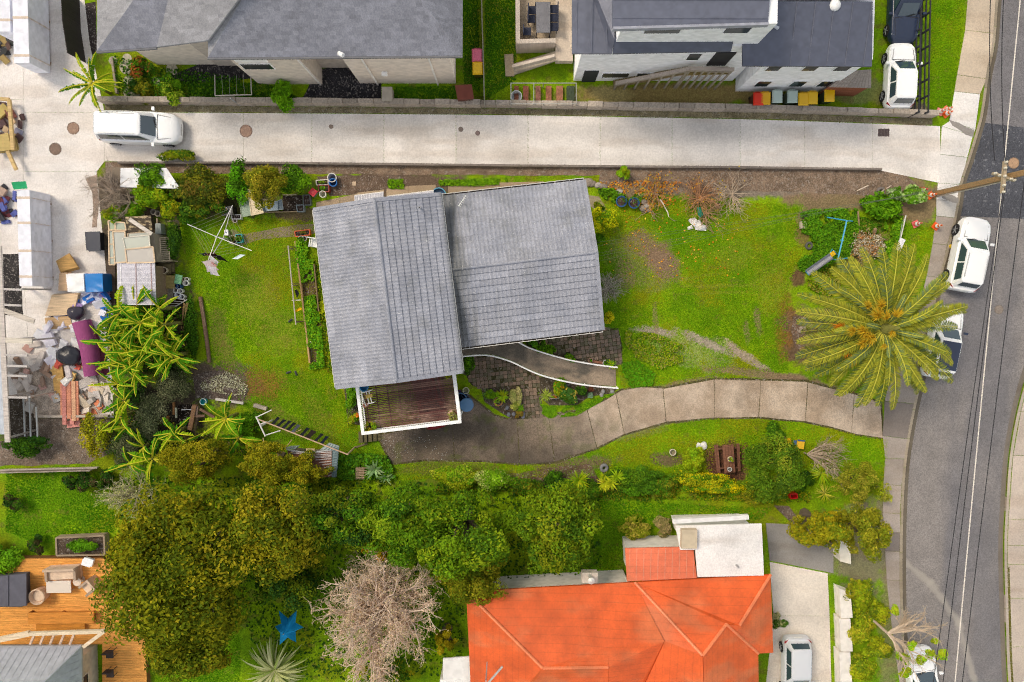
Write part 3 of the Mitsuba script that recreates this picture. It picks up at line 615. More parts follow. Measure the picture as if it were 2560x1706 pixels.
soil('house_bed', p2(cH, 0, 640, 180, 610, 260, 1280, 230, 1180, 60, 1160), (0.07, 0.065, 0.03), 'bed along the west side of the deck', 0.014, 0.04, 6)
soil('palm_bed', p2(cX, 1480, 30, 1640, 20, 1800, 60, 1900, 140, 1860, 320, 1640, 360, 1500, 300, 1470, 160), (0.15, 0.1, 0.07), 'bare stony ground around the palm trunk', 0.012, 0.15, 8)
soil('hedge_bed', p2(cM, 700, 560, 1150, 480, 1620, 430, 1700, 560, 2000, 700, 1100, 690, 700, 660), (0.12, 0.08, 0.05), 'bare bed along the southern hedge', 0.012, 0.12, 9)
soil('vegetable_bed', p2(cF, 800, 0, 1035, 0, 1100, 560, 1150, 1000, 1200, 1500, 990, 1540, 940, 1050, 860, 400), (0.1, 0.06, 0.04), 'long vegetable bed beside the house', 0.02, 0.03, 10)
soil('wood_chip', p2(cD, 1480, 60, 1650, 0, 1850, -20, 2050, 60, 2270, 240, 2200, 440, 1900, 400, 1500, 400), (0.085, 0.065, 0.055), 'dark trampled earth beside the lawn', 0.012, 0.2, 11)
# ------------------------------------------------------------------ the main house: two gabled wings with pressed metal tile roofs
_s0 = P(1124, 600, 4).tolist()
def f_tiles(p, n, uv):
    x, y = p.x, p.y
    c = mix((0.255, 0.268, 0.315), (0.305, 0.315, 0.36), smoothstep(0.3, 0.7, fbm(x * 1.1, y * 1.1, 2, 4)))
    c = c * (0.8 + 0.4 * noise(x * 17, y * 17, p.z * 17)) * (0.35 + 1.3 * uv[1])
    c = mix(c, (0.13, 0.135, 0.125), smoothstep(0.55, 0.85, fbm(x * 1.3 + 8, y * 1.3, 5, 4)) * 0.3)
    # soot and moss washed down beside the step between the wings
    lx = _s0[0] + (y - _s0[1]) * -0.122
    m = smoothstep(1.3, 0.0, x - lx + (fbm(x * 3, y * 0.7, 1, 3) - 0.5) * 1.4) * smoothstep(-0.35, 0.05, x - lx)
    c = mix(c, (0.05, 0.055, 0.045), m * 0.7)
    return mix(c, (0.8, 0.8, 0.78), smoothstep(0.955, 0.965, noise(x * 16, y * 16, 11)) * 0.6)
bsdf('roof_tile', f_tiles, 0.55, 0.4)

def tile_slope(parent, A, B, C, D, ncourse, npan, grime_shade, ribs=7, rib_h=0.026, step=0.055):
    """pressed tile panels over the facet with eave A-B and ridge D-C; each panel a mesh with its ribs and its lower lip"""
    A, B, C, D = (np.asarray(q, float) for q in (A, B, C, D))
    nrm = np.cross(B - A, D - A); nrm /= np.linalg.norm(nrm)
    if nrm[2] < 0: nrm = -nrm
    for i in range(ncourse):
        for j in range(npan):
            m = ribs * 4
            u = (j + np.linspace(0, 1, m + 1)) / npan
            wave = rib_h * np.clip(np.cos(np.linspace(0, ribs * 2 * np.pi, m + 1)), -0.35, 1)
            rows = []
            for v, off in (((i - 0.1) / ncourse, 0.004), (i / ncourse, step), ((i + 1.0) / ncourse, 0.0)):
                p = (A[None] + u[:, None] * (B - A)) * (1 - v) + (D[None] + u[:, None] * (C - D)) * v
                rows.append(p + nrm * (off + (wave if off else wave * 0.3))[:, None])
            mb = MB((0.3, 0.3, 0.34), np.clip(rng.normal(0.5, 0.045), 0.3, 0.7)).grid(np.array(rows)); mb.UV[0][:m + 1, 1] = grime_shade  # lap dirt plus painted shade, darker on east and south slopes
            part(parent, 'tile_panel', mb, 'roof_tile')

hs = thing('house', 'single family house with two gabled wings under grey metal tile roofs', 'house')
roof = hs + '__roof'; numbered.used.add(roof)
ZE, ZR = 4.95, 5.95
w = {k: P(*q, z) for k, q, z in (('nw', (784, 525), ZE), ('nr', (936, 500), ZR), ('ne', (1103, 486), ZE), ('se', (1157.5, 929), ZE), ('sr', (992, 953), ZR), ('sw', (840, 969), ZE))}
ZE2, ZR2 = 3.75, 4.75
e = {k: P(*q, z) for k, q, z in (('nw', (1106.6, 491), ZE2), ('ne', (1460, 451), ZE2), ('re', (1490.7, 631), ZR2), ('rw', (1127, 675), ZR2), ('sw', (1148, 869), ZE2), ('se', (1507, 824.6), ZE2))}
for k in ('nw', 'rw', 'sw'):  # the lower wing tucks under the upper eave
    e[k] = e[k] + (e[{'nw': 'ne', 'rw': 're', 'sw': 'se'}[k]] - e[k]) * -0.02
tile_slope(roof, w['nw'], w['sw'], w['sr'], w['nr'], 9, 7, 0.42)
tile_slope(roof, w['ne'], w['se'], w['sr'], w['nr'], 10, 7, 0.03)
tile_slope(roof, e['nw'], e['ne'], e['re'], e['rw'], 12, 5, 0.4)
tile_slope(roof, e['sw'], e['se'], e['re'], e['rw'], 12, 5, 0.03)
GREYM = (0.26, 0.275, 0.31)
und = MB((0.12, 0.12, 0.13))
dn = np.array([0, 0, 0.05])
for ring in ((w['nw'], w['sw'], w['sr'], w['nr']), (w['ne'], w['nr'], w['sr'], w['se']), (e['nw'], e['rw'], e['re'], e['ne']), (e['sw'], e['se'], e['re'], e['rw'])):
    und.slab3(np.array(ring) - dn, 0.1)
put(roof, und, 'matte')
cap = MB(GREYM)
for a, b in (('nr', 'sr'),): cap.tube([w[a] + [0, 0, 0.03], w[b] + [0, 0, 0.03]], 0.085, 8)
part(roof, 'ridge_cap', cap, 'roof_tile')
part(roof, 'ridge_cap', MB(GREYM).tube([e['rw'] + [0, 0, 0.03], e['re'] + [0, 0, 0.03]], 0.08, 8), 'roof_tile')
for a, b in ((w['nw'], w['nr']), (w['ne'], w['nr']), (w['sw'], w['sr']), (w['se'], w['sr'])):
    part(roof, 'barge_cap', MB((0.3, 0.31, 0.34)).beam(a + [0, 0, 0.02], b + [0, 0, 0.02], 0.2, 0.1), 'roof_tile')
for a, b in ((e['ne'], e['re']), (e['se'], e['re'])):
    part(roof, 'barge_cap', MB((0.36, 0.35, 0.32)).beam(a + [0, 0, 0.02], b + [0, 0, 0.02], 0.2, 0.1), 'roof_tile')
def gutter(a, b, out, col=(0.75, 0.74, 0.7)):
    a, b, o = np.asarray(a), np.asarray(b), np.array([*out, 0]) * 0.13
    g = MB(col)
    g.beam(a + o - [0, 0, 0.1], b + o - [0, 0, 0.1], 0.025, 0.13); g.beam(a + o / 2 - [0, 0, 0.16], b + o / 2 - [0, 0, 0.16], 0.12, 0.015, (0.12, 0.1, 0.08))
    n = int(np.linalg.norm(b - a) / 0.75)
    for i in range(n + 1):
        q = a + (b - a) * i / n
        g.beam(q - [0, 0, 0.05], q + o * 1.05 - [0, 0, 0.05], 0.02, 0.012)
    part(hs, 'gutter', g, 'matte')
dl = (w['se'] - w['ne']); dl /= np.linalg.norm(dl); out_e = np.array([-dl[1], dl[0]]); out_e = out_e if out_e[0] > 0 else -out_e
gutter(w['ne'], w['se'], out_e * 0.35); gutter(w['nw'], w['sw'], -out_e * 0.6)
dl = e['ne'] - e['nw']; dl /= np.linalg.norm(dl); out_n = np.array([-dl[1], dl[0]])
gutter(e['nw'], e['ne'], out_n); gutter(e['sw'], e['se'], -out_n)
# walls under the eaves
def inset(ring, d): return Polygon([q[:2] for q in ring]).buffer(-d, join_style=2)
WB = (0.62, 0.6, 0.55)
up_w, lo_w = inset((w['nw'], w['ne'], w['se'], w['sw']), 0.45), inset((e['nw'], e['ne'], e['se'], e['sw']), 0.5)
part(hs, 'wall', MB(WB).prism(up_w, -0.02, ZE - 0.06), 'matte'); part(hs, 'wall', MB(WB).prism(lo_w, -0.02, ZE2 - 0.06), 'matte')
for ring, r1, r2, z0 in ((w, 'nr', 'sr', ZE), (e, 'rw', 're', ZE2)):
    for rr, a, b in ((r1, 'nw', 'ne'), (r2, 'sw', 'se')) if ring is w else ((r2, 'ne', 'se'),):
        c0 = (ring[a] + ring[b]) / 2; sh = (ring[r1] + ring[r2]) / 2 - ring[rr]; sh[2] = 0; sh = sh / np.linalg.norm(sh) * 0.5
        part(hs, 'gable', MB(WB).add(np.array([ring[a] + (ring[b] - ring[a]) * 0.06 + sh, ring[b] + (ring[a] - ring[b]) * 0.06 + sh, ring[rr] + sh - [0, 0, 0.2]]) - [0, 0, 0.08], [[0, 1, 2]]), 'matte')
def windows(parent, poly, zs, size=(1.3, 1.1), every=3.0, frame=(0.8, 0.8, 0.78)):
    c = list(poly.exterior.coords)
    ccw = poly.exterior.is_ccw
    for a, b in zip(c, c[1:]):
        a, b = np.array(a), np.array(b); L = np.linalg.norm(b - a); n = int(L / every)
        d = (b - a) / max(L, 1e-6); o = np.array([d[1], -d[0]]) * (1 if ccw else -1)
        for i in range(n):
            m = a + d * L * (i + 0.5) / n
            for z in zs:
                p0, p1 = m - d * size[0] / 2 + o * 0.02, m + d * size[0] / 2 + o * 0.02
                kk = part(parent, 'window', MB(frame).beam([*p0, z], [*p1, z], 0.05, size[1]), 'matte')
                q0, q1 = p0 + d * 0.07 + o * 0.025, p1 - d * 0.07 + o * 0.025
                part(kk, 'glass', MB().beam([*q0, z], [*q1, z], 0.02, size[1] - 0.14), 'pane')
windows(hs, up_w, (3.7,)); windows(hs, lo_w, (2.3,))
# lean-to awnings behind the north gable
for q, n in (((cropq := crop(900, 420, 6.533))(-90, 455) + cropq(385, 395) + cropq(385, 560) + cropq(-90, 590), 18), (cropq(450, 465) + cropq(1205, 370) + cropq(1205, 520) + cropq(450, 560), 26)):
    a, b, c_, d_ = P(q[0], q[1], 3.55), P(q[2], q[3], 3.55), P(q[4], q[5], 3.7), P(q[6], q[7], 3.7)
    mb = MB((0.42, 0.42, 0.46)).slab3([a, b, c_, d_], 0.04)
    kx = part(hs, 'awning', mb, 'metal')
    for i in range(n):
        t = (i + 0.5) / n
        part(kx, 'rib', MB((0.5, 0.5, 0.54)).beam(a + (b - a) * t + [0, 0, 0.015], d_ + (c_ - d_) * t + [0, 0, 0.015], 0.06, 0.04), 'metal')
    part(kx, 'gutter', MB((0.78, 0.74, 0.66)).beam(a - [0, 0, 0.03], b - [0, 0, 0.03], 0.06, 0.1), 'matte')
tv = thing('tv_aerial', 'small white television aerial on the eastern roof slope', 'aerial')
q = P(*cG(650, 440), 4.35)
part(tv, 'mast', MB((0.5, 0.5, 0.5)).tube([q - [0, 0, 0.4], q + [0.05, 0.02, 0.7]], 0.02, 6), 'metal')
mb = MB((0.75, 0.75, 0.72)).beam(q + [-0.2, -0.28, 0.6], q + [0.22, 0.3, 0.7], 0.025)
for i in range(6):
    c_ = q + [-0.18 + i * 0.075, -0.25 + i * 0.1, 0.62 + i * 0.014]; mb.beam(c_ + [-0.1, 0.06, 0], c_ + [0.1, -0.06, 0], 0.012)
part(tv, 'boom', mb, 'metal')
vt = thing('roof_vent', 'small pale vent pipe on the eastern slope of the main roof', 'vent')
q = P(*cG(205, 495), 5.4)
part(vt, 'pipe', MB((0.6, 0.6, 0.6)).lathe([(0.05, -0.4), (0.05, 0.2), (0.04, 0.21), (0.035, 0.1)], q, 10), 'metal')

# ------------------------------------------------------------------ deck on posts over the driveway
dk = thing('deck', 'raised dark timber deck with white railing beside the house', 'deck')
ZD, ZH = 2.6, 3.6
r = [P(*cH(*q), ZH) for q in ((185, 590), (275, 1300), (1682, 1130), (1590, 410))]
r[0][:2] += (r[0] - r[1])[:2] * 0.08; r[3][:2] += (r[3] - r[2])[:2] * 0.1
fl = [np.array([*q[:2], ZD]) for q in r]
n = 30
for i in range(n):
    a0, a1 = fl[1] + (fl[0] - fl[1]) * (i + 0.5) / n, fl[2] + (fl[3] - fl[2]) * (i + 0.5) / n
    fade = [(0.125, 0.055, 0.045), (0.075, 0.034, 0.03), (0.18, 0.1, 0.08)][rng.choice(3, p=[0.45, 0.4, 0.15])]
    part(dk, 'board', MB(fade, rng.uniform(0.35, 0.6)).beam(a0, a1, np.linalg.norm(fl[0] - fl[1]) / n - 0.022, 0.03), 'deck_board')
_dk = [float(P(0, 990, 2.6)[1]), float(P(0, 1060, 2.6)[1]), float(P(1000, 0)[0])]
def f_deck(p, n, uv):
    w_ = smoothstep(0.48, 0.72, fbm(p.x * 0.9 + 3, p.y * 0.9 + uv[1] * 3, 4, 4)) * smoothstep(_dk[0], _dk[1], p.y + (p.x - _dk[2]) * -0.12 - 0.4)
    c = palette(uv) * (0.55 + 0.9 * fbm(p.x * 2.0 + uv[1] * 40, p.y * 22, 0, 3))
    return mix(c, mi.Color3f(0.27, 0.175, 0.135) * (0.6 + 0.8 * noise(p.x * 9, p.y * 30, 2)), w_ * 0.75)
bsdf('deck_board', f_deck, 0.75, 0.3)
js = MB((0.1, 0.06, 0.05))
for t in np.linspace(0.03, 0.97, 9):
    js.beam(fl[0] + (fl[3] - fl[0]) * t - [0, 0, 0.1], fl[1] + (fl[2] - fl[1]) * t - [0, 0, 0.1], 0.05, 0.16)
part(dk, 'joists', js, 'matte')
for t in (0.02, 0.5, 0.98):
    q = fl[1] + (fl[2] - fl[1]) * t
    part(dk, 'post', MB((0.7, 0.7, 0.68)).beam([q[0], q[1] + 0.1, 0], [q[0], q[1] + 0.1, ZD - 0.02], 0.12), 'matte')
for a, b in ((0, 1), (1, 2), (2, 3)):
    u = (r[b] - r[a]) / np.linalg.norm(r[b] - r[a]) * (0.085 if (a, b) == (1, 2) else 0)
    part(dk, 'rail', MB((0.84, 0.84, 0.83)).beam(r[a] + (-u if a == 1 else 0), r[b] + (u if b == 2 else 0), 0.18, 0.05), 'matte')
    part(dk, 'bottom_rail', MB((0.8, 0.8, 0.78)).beam(r[a] - [0, 0, 0.9], r[b] - [0, 0, 0.9], 0.06, 0.05), 'matte')
    m = int(np.linalg.norm(r[b] - r[a]) / 0.125)
    for i in range(1, m):
        q = r[a] + (r[b] - r[a]) * i / m
        part(dk, 'baluster', MB((0.8, 0.8, 0.8)).beam(q - [0, 0, 0.88], q - [0, 0, 0.026], 0.035), 'matte')
part(dk, 'fascia', MB((0.72, 0.72, 0.7)).beam(fl[1] - [0, 0.02, 0.1], fl[2] - [0, 0.02, 0.1], 0.04, 0.2), 'matte')
st = thing('garden_steps', 'short flight of dark timber garden steps below the deck corner', 'steps')
for i, x in enumerate((238, 300, 372, 440, 500)):
    a, b = at(cH, x, 1300, 0.5 - i * 0.1), at(cH, x + 6, 1440 - i * 8, 0.5 - i * 0.1)
    a[1] += 0.1
    part(st, 'tread', MB((0.11, 0.095, 0.05), 0.45 + 0.1 * rng.random()).beam(a - [0, 0, 0.05], b - [0, 0, 0.05], 0.24, 0.06), 'wood')
    part(st, 'riser', MB((0.05, 0.04, 0.03)).beam(a + [0.13, 0, -0.26], b + [0.13, 0, -0.26], 0.03, 0.36 + (0.08 - 0.1 * i if i else 0)), 'wood')
plk = thing('plank', 'weathered plank lying at the foot of the garden steps', 'plank')
put(plk, MB((0.16, 0.13, 0.08)).beam(at(cH, 160, 1505, 0.05), at(cH, 340, 1445, 0.08), 0.1, 0.05), 'wood')

# ------------------------------------------------------------------ curved concrete ramp with white pipe rails
rp = thing('ramp', 'curved concrete access ramp with thin white handrails', 'ramp')
nn = smooth_line(np.array([cI(*q) for q in ((-300, 20), (100, 110), (500, 240), (700, 345), (1000, 445), (1300, 528), (1600, 583), (1800, 612), (2000, 636))]), 5)
ss = smooth_line(np.array([cI(*q) for q in ((-290, 480), (0, 455), (180, 470), (330, 510), (500, 572), (700, 672), (900, 752), (1100, 808), (1400, 872), (1700, 912), (2010, 938))]), 4)
def resample(p, m):
    d = np.r_[0, np.cumsum(np.linalg.norm(np.diff(p, axis=0), axis=1))]
    return np.stack([np.interp(np.linspace(0, d[-1], m), d, p[:, k]) for k in (0, 1)], 1)
M_ = 26
nn, ss = resample(nn, M_), resample(ss, M_)
zz = np.linspace(0.95, 0.06, M_)
A = np.array([P(*q, z + 0.9) * [1, 1, 0] + [0, 0, z] for q, z in zip(nn, zz)]); B = np.array([P(*q, z + 0.9) * [1, 1, 0] + [0, 0, z] for q, z in zip(ss, zz)])
g = np.stack([B * [1, 1, 0] - [0, 0, 0.02], B, A, A * [1, 1, 0] - [0, 0, 0.02]], 1)
part(rp, 'slope', MB((0.25, 0.2, 0.155)).grid(g[:, :2]).grid(g[:, 1:3], None, 0.5).grid(g[:, 2:]).grid(np.stack([g[-1, :2], g[-1, [3, 2]]])), 'ramp_concrete')
def f_ramp(p, n, uv):
    c = mix((0.12, 0.105, 0.085), (0.3, 0.235, 0.175), smoothstep(0.3, 0.65, fbm(p.x * 0.9, p.y * 1.3, 3, 4) + smoothstep(-2, 7, p.x) * 0.22 - 0.08))
    return c * (0.75 + 0.5 * noise(p.x * 23, p.y * 23, 2))
bsdf('ramp_concrete', f_ramp, 0.9, 0.25)
for L, nm in ((A, 'handrail'), (B, 'handrail')):
    part(rp, nm, MB((0.84, 0.84, 0.84)).tube(L + [0, 0, 0.9], 0.04, 6), 'matte')
    part(rp, 'mid_rail', MB((0.8, 0.8, 0.8)).tube(L + [0, 0, 0.5], 0.02, 5), 'matte')
    for i in range(0, M_, 5):
        part(rp, 'post', MB((0.8, 0.8, 0.8)).beam(L[i], L[i] + [0, 0, 0.88], 0.04), 'matte')

# ------------------------------------------------------------------ northern neighbours
def f_shingle(p, n, uv):
    row = cell_rand(dr.floor(p.x * 3.2 + 0.5 * cell_rand(dr.floor(p.y * 6.5), 1, 2)), dr.floor(p.y * 6.5), 3)
    return palette(uv) * (0.84 + 0.24 * row) * (0.8 + 0.4 * fbm(p.x * 1.5, p.y * 1.5, 1, 3)) * (0.85 + 0.3 * noise(p.x * 25, p.y * 25, 0))
bsdf('shingle', f_shingle, 0.9, 0.2)

def ribs(key, ring, d2, pitch, h=0.03, wd=0.04, col=(0.3, 0.3, 0.3), mat='metal', name='roof_rib', tone=0.5):
    """standing seams over one flat roof facet, one part each"""
    ring = np.asarray(ring, float); poly = Polygon(ring[:, :2])
    if not poly.is_valid: poly = poly.buffer(0)
    A_ = np.c_[ring[:, :2], np.ones(len(ring))]; co = np.linalg.lstsq(A_, ring[:, 2], rcond=None)[0]
    d = np.array(d2, float); d /= np.linalg.norm(d); nrm = np.array([-d[1], d[0]])
    s = ring[:, :2] @ nrm; c0 = ring[:, :2].mean(0)
    for t in np.arange(s.min() + pitch / 2, s.max(), pitch):
        o = c0 + nrm * (t - c0 @ nrm)
        g = LineString([o - d * 60, o + d * 60]).intersection(poly.buffer(-0.03))
        for q in getattr(g, 'geoms', [g]):
            if q.is_empty or q.length < 0.25: continue
            (x0, y0), (x1, y1) = q.coords[0], q.coords[-1]
            Z = lambda x, y: co @ [x, y, 1]
            part(key, name, MB(col, tone).beam([x0, y0, Z(x0, y0) + h / 2], [x1, y1, Z(x1, y1) + h / 2], wd, h), mat)

def facet(key, ring, col, mat, t=0.14, tone=0.5, name='roof_slope'):
    return part(key, name, MB(col, tone).slab3(ring, t), mat)

n1 = thing('shingle_house', 'long cream house under a grey shingle hip roof beside the lane', 'house')
E1 = 5.2
def R3(c, *xyz): return [P(*c(xyz[i], xyz[i + 1]), xyz[i + 2]) for i in range(0, len(xyz), 3)]
SH, SH_SHADE = (0.3, 0.3, 0.32), (0.245, 0.25, 0.29)  # darker copy paints shade into the slopes turned from the light
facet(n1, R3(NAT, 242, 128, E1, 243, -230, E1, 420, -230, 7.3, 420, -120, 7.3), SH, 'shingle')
facet(n1, R3(NAT, 242, 128, E1, 420, -120, 7.3, 430, -40, 6.6, 392, 118, E1), SH_SHADE, 'shingle')
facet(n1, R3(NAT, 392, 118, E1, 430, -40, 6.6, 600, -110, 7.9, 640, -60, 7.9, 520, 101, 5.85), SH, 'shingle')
facet(n1, R3(NAT, 520, 144, E1, 640, -60, 7.6, 1010, -60, 7.6, 1156, 139, E1), SH_SHADE, 'shingle', tone=0.56)
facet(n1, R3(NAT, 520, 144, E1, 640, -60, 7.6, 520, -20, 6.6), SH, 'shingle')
facet(n1, R3(NAT, 1156, 139, E1, 1010, -60, 7.6, 1010, -230, 7.6, 1158, -230, E1), SH_SHADE, 'shingle')
for a, b in (((520, 144), (1156, 139)), ((242, 128), (392, 118))):
    part(n1, 'gutter', MB((0.16, 0.16, 0.17)).beam(P(*a, E1 - 0.08) - [0, 0.06, 0], P(*b, E1 - 0.08) - [0, 0.06, 0], 0.12, 0.12), 'matte')
CREAM = (0.66, 0.58, 0.49)
def wall_box(key, x0, x1, y0, y1, top, col, z0=0.0, name='wall', mat='matte'):
    """a walled block by its plan corners (ground plan points)"""
    a, b = P(x0, y1, 0), P(x1, y0, 0)
    part(key, name, MB(col).prism(sbox(a[0], a[1], b[0], b[1]), z0, top), mat)
    return a, b
def gx(px, py, z): return P(px, py, z)[:2]
# walls: plan south faces at the wall foot lines read off the plan
def south_wall(key, xl, xr, foot, depth, top, col, z0=0.0):
    a, b = P(xl, foot, z0), P(xr, foot, z0)
    part(key, 'wall', MB(col).prism([(a[0], a[1]), (b[0], b[1]), (b[0], b[1] + depth), (a[0], a[1] + depth)], z0, top), 'matte')
    return a, b
def south_window(key, a, b, t0, t1, z, h, frame=(0.85, 0.85, 0.84), glass='pane'):
    d = b - a; p0, p1 = a + d * t0, a + d * t1
    p0, p1 = p0 * [1, 1, 0] + [0, -0.02, z], p1 * [1, 1, 0] + [0, -0.02, z]
    kk = part(key, 'window', MB(frame).beam(p0, p1, 0.06, h), 'matte')
    u = (p1 - p0) / np.linalg.norm(p1 - p0) * 0.06
    part(kk, 'glass', MB().beam(p0 + u - [0, 0.035, 0], p1 - u - [0, 0.035, 0], 0.02, h - 0.12), glass)
a, b = south_wall(n1, 392, 545, 162, 1.1, 5.05, CREAM); south_window(n1, a, b, 0.55, 0.78, 4.2, 0.9)
a, b = south_wall(n1, 648, 806, 211, 9, E1 - 0.02, CREAM); south_window(n1, a, b, 0.06, 0.52, 3.3, 0.9); south_window(n1, a, b, 0.06, 0.52, 4.4, 0.9, (0.9, 0.9, 0.88), 'matte_white')
a, b = south_wall(n1, 900, 1140, 209, 9, E1 - 0.02, (0.72, 0.63, 0.54))
south_wall(n1, 806, 900, 170, 8, E1 - 0.02, (0.5, 0.44, 0.38)); south_wall(n1, 545, 648, 165, 3, E1 - 0.02, (0.5, 0.44, 0.38))
scene['matte_white'] = {'type': 'twosided', 'bsdf': {'type': 'principled', 'base_color': {'type': 'rgb', 'value': [0.8, 0.8, 0.78]}, 'roughness': 0.6}}
for x, y0, y1 in ((802, 160, 204), (945, 170, 210), (1095, 150, 205)):
    part(n1, 'downpipe', MB((0.75, 0.72, 0.68)).beam(P(x, 210, 0) + [0, -0.06, 0], P(x, 210, 0) + [0, -0.06, E1 - 0.1], 0.08), 'matte')
part(n1, 'roof_vent', MB((0.8, 0.8, 0.8)).tube([P(*z2(760, 490), 5.6), P(*z2(800, 510), 5.7)], 0.12, 8), 'matte')
part(n1, 'wall_light', MB((0.85, 0.85, 0.85)).box(P(*z2(1180, 680), 2.2) , (0.3, 0.2, 0.25)), 'matte')
# near-black ground sheets that paint the shade of the open garages
soil('garage_pad', p2(z2, 430, 900, 560, 640, 850, 600, 960, 740, 1150, 760, 1150, 930, 440, 935), (0.028, 0.027, 0.032), 'black ground sheet painted as shade in front of the cream house garage', 0.012, 0.03, 12)
soil('side_pad', p2(z1, 1560, 700, 1900, 560, 2120, 560, 2330, 720, 2000, 760, 1700, 770), (0.03, 0.028, 0.03), 'black ground sheet painted as shade beside the cream house wall', 0.012, 0.05, 13)
fn = thing('dark_fence', 'dark board fence along the left side of the cream house', 'fence')
for i in range(26):
    a = P(np.interp(i, [0, 12, 25], [199, 202, 214]), np.interp(i, [0, 25], [5, 155]), 0)
    part(fn, 'board', MB((0.035, 0.03, 0.03), rng.uniform(0.4, 0.6)).box((a[0], a[1], 0.85), (0.04, 0.13, 1.7)), 'wood')
soil('fence_bed', p2(z1, 740, 40, 880, 20, 890, 470, 860, 600, 800, 560, 740, 350), (0.045, 0.036, 0.034), 'dark gap shadow painted on the ground beside the cream house', 0.012, 0.05, 14)  # gap shade along the fence painted as a dark strip

n2 = thing('weatherboard_house', 'white weatherboard house with dark navy metal roofs on two levels', 'house')
NV, NVL = (0.095, 0.105, 0.145), (0.13, 0.14, 0.185)
EA, EU, EC = 5.8, 8.5, 5.6
lowA = R3(NAT, 1430, 134, EA, 1430, -160, EA + 0.3, 1536, -160, 6.5, 1536, 100, 6.35, 1530, 134, EA)
facet(n2, lowA, NVL, 'metal'); ribs(n2, lowA, (0, 1), 0.75, col=NVL)
lowB = R3(NAT, 1532, 134, EA, 1536, 94, 6.4, 1836, 92, 6.4, 1828, 128, EA)
facet(n2, lowB, NV, 'metal')
up = R3(NAT, 1531, 69, EU, 1531, -200, EU + 0.8, 1940, -200, EU + 0.8, 1920, 58, EU)
facet(n2, up, NVL, 'metal'); ribs(n2, up, (1, 0.0), 0.8, col=NVL)
part(n2, 'fascia', MB((0.3, 0.31, 0.36)).beam(P(1531, 69, EU - 0.1) - [0, 0.08, 0], P(1920, 58, EU - 0.1) - [0, 0.08, 0], 0.12, 0.3), 'matte')
rc = R3(NAT, 1857, 165, EC, 1857, 95, EC + 0.35, 1905, 88, EC + 0.4, 1934, 40, EC + 0.5, 1938, 4, EC + 0.7, 2182, 4, EC + 0.7, 2180, 166, EC)
facet(n2, rc, NV, 'metal'); ribs(n2, R3(NAT, 1940, 165, EC, 1938, 4, EC + 0.7, 2182, 4, EC + 0.7, 2180, 166, EC), (0, 1), 0.95, col=(0.13, 0.135, 0.17))
facet(n2, R3(NAT, 1938, -4, EC + 0.72, 2182, -4, EC + 0.72, 2182, -200, EC, 1938, -200, EC), NV, 'metal')
WW = (0.8, 0.81, 0.83)
a, b = south_wall(n2, 1434, 1830, 203, 9, EA - 0.02, WW)
for t0, t1, z, h in ((0.16, 0.33, 1.2, 0.8), (0.37, 0.54, 1.2, 0.8), (0.6, 0.68, 4.3, 1.0)): south_window(n2, a, b, t0, t1, z, h, (0.75, 0.76, 0.78))
part(n2, 'doorway', MB((0.03, 0.035, 0.035)).beam(a + (b - a) * 0.05 + [0, -0.03, 0.95], a + (b - a) * 0.135 + [0, -0.03, 0.95], 0.06, 1.9), 'matte')
part(n2, 'doorway', MB((0.03, 0.03, 0.032)).beam(a + (b - a) * 0.75 + [0, -0.03, 3.9], a + (b - a) * 0.86 + [0, -0.03, 3.9], 0.06, 2.0), 'matte')
a, b = south_wall(n2, 1838, 2060, 229, 8, EC - 0.02, WW)
for t0, t1, z, h in ((0.05, 0.2, 4.4, 1.0), (0.42, 0.57, 4.4, 1.0), (0.74, 0.9, 4.4, 1.0), (0.12, 0.28, 1.6, 1.0), (0.5, 0.66, 1.6, 1.0), (0.8, 0.94, 1.6, 1.0)): south_window(n2, a, b, t0, t1, z, h, (0.75, 0.76, 0.78))
ua, ub = P(1540, 106, 6.2), P(1900, 104, 6.2)
part(n2, 'upper_wall', MB(WW).prism([(ua[0], ua[1]), (ub[0], ub[1]), (ub[0], ub[1] + 7), (ua[0], ua[1] + 7)], 5.5, EU - 0.02), 'matte')
for t0, t1 in ((0.15, 0.4), (0.68, 0.86)): south_window(n2, ua, ub, t0, t1, 7.85, 0.8, (0.75, 0.76, 0.78))
part(n2, 'downpipe', MB((0.5, 0.52, 0.58)).tube([P(*z4(15, 20), 6.2), P(*z4(40, 230), 6.2), P(*z4(90, 260), 6.0)], 0.1, 6), 'matte')
part(n2, 'skylight_dome', MB((0.8, 0.8, 0.8)).lathe([(0.3, 0), (0.28, 0.15), (0.15, 0.25), (0.001, 0.28)], P(*z4(608, 55), 6.15), 12), 'gloss', True)
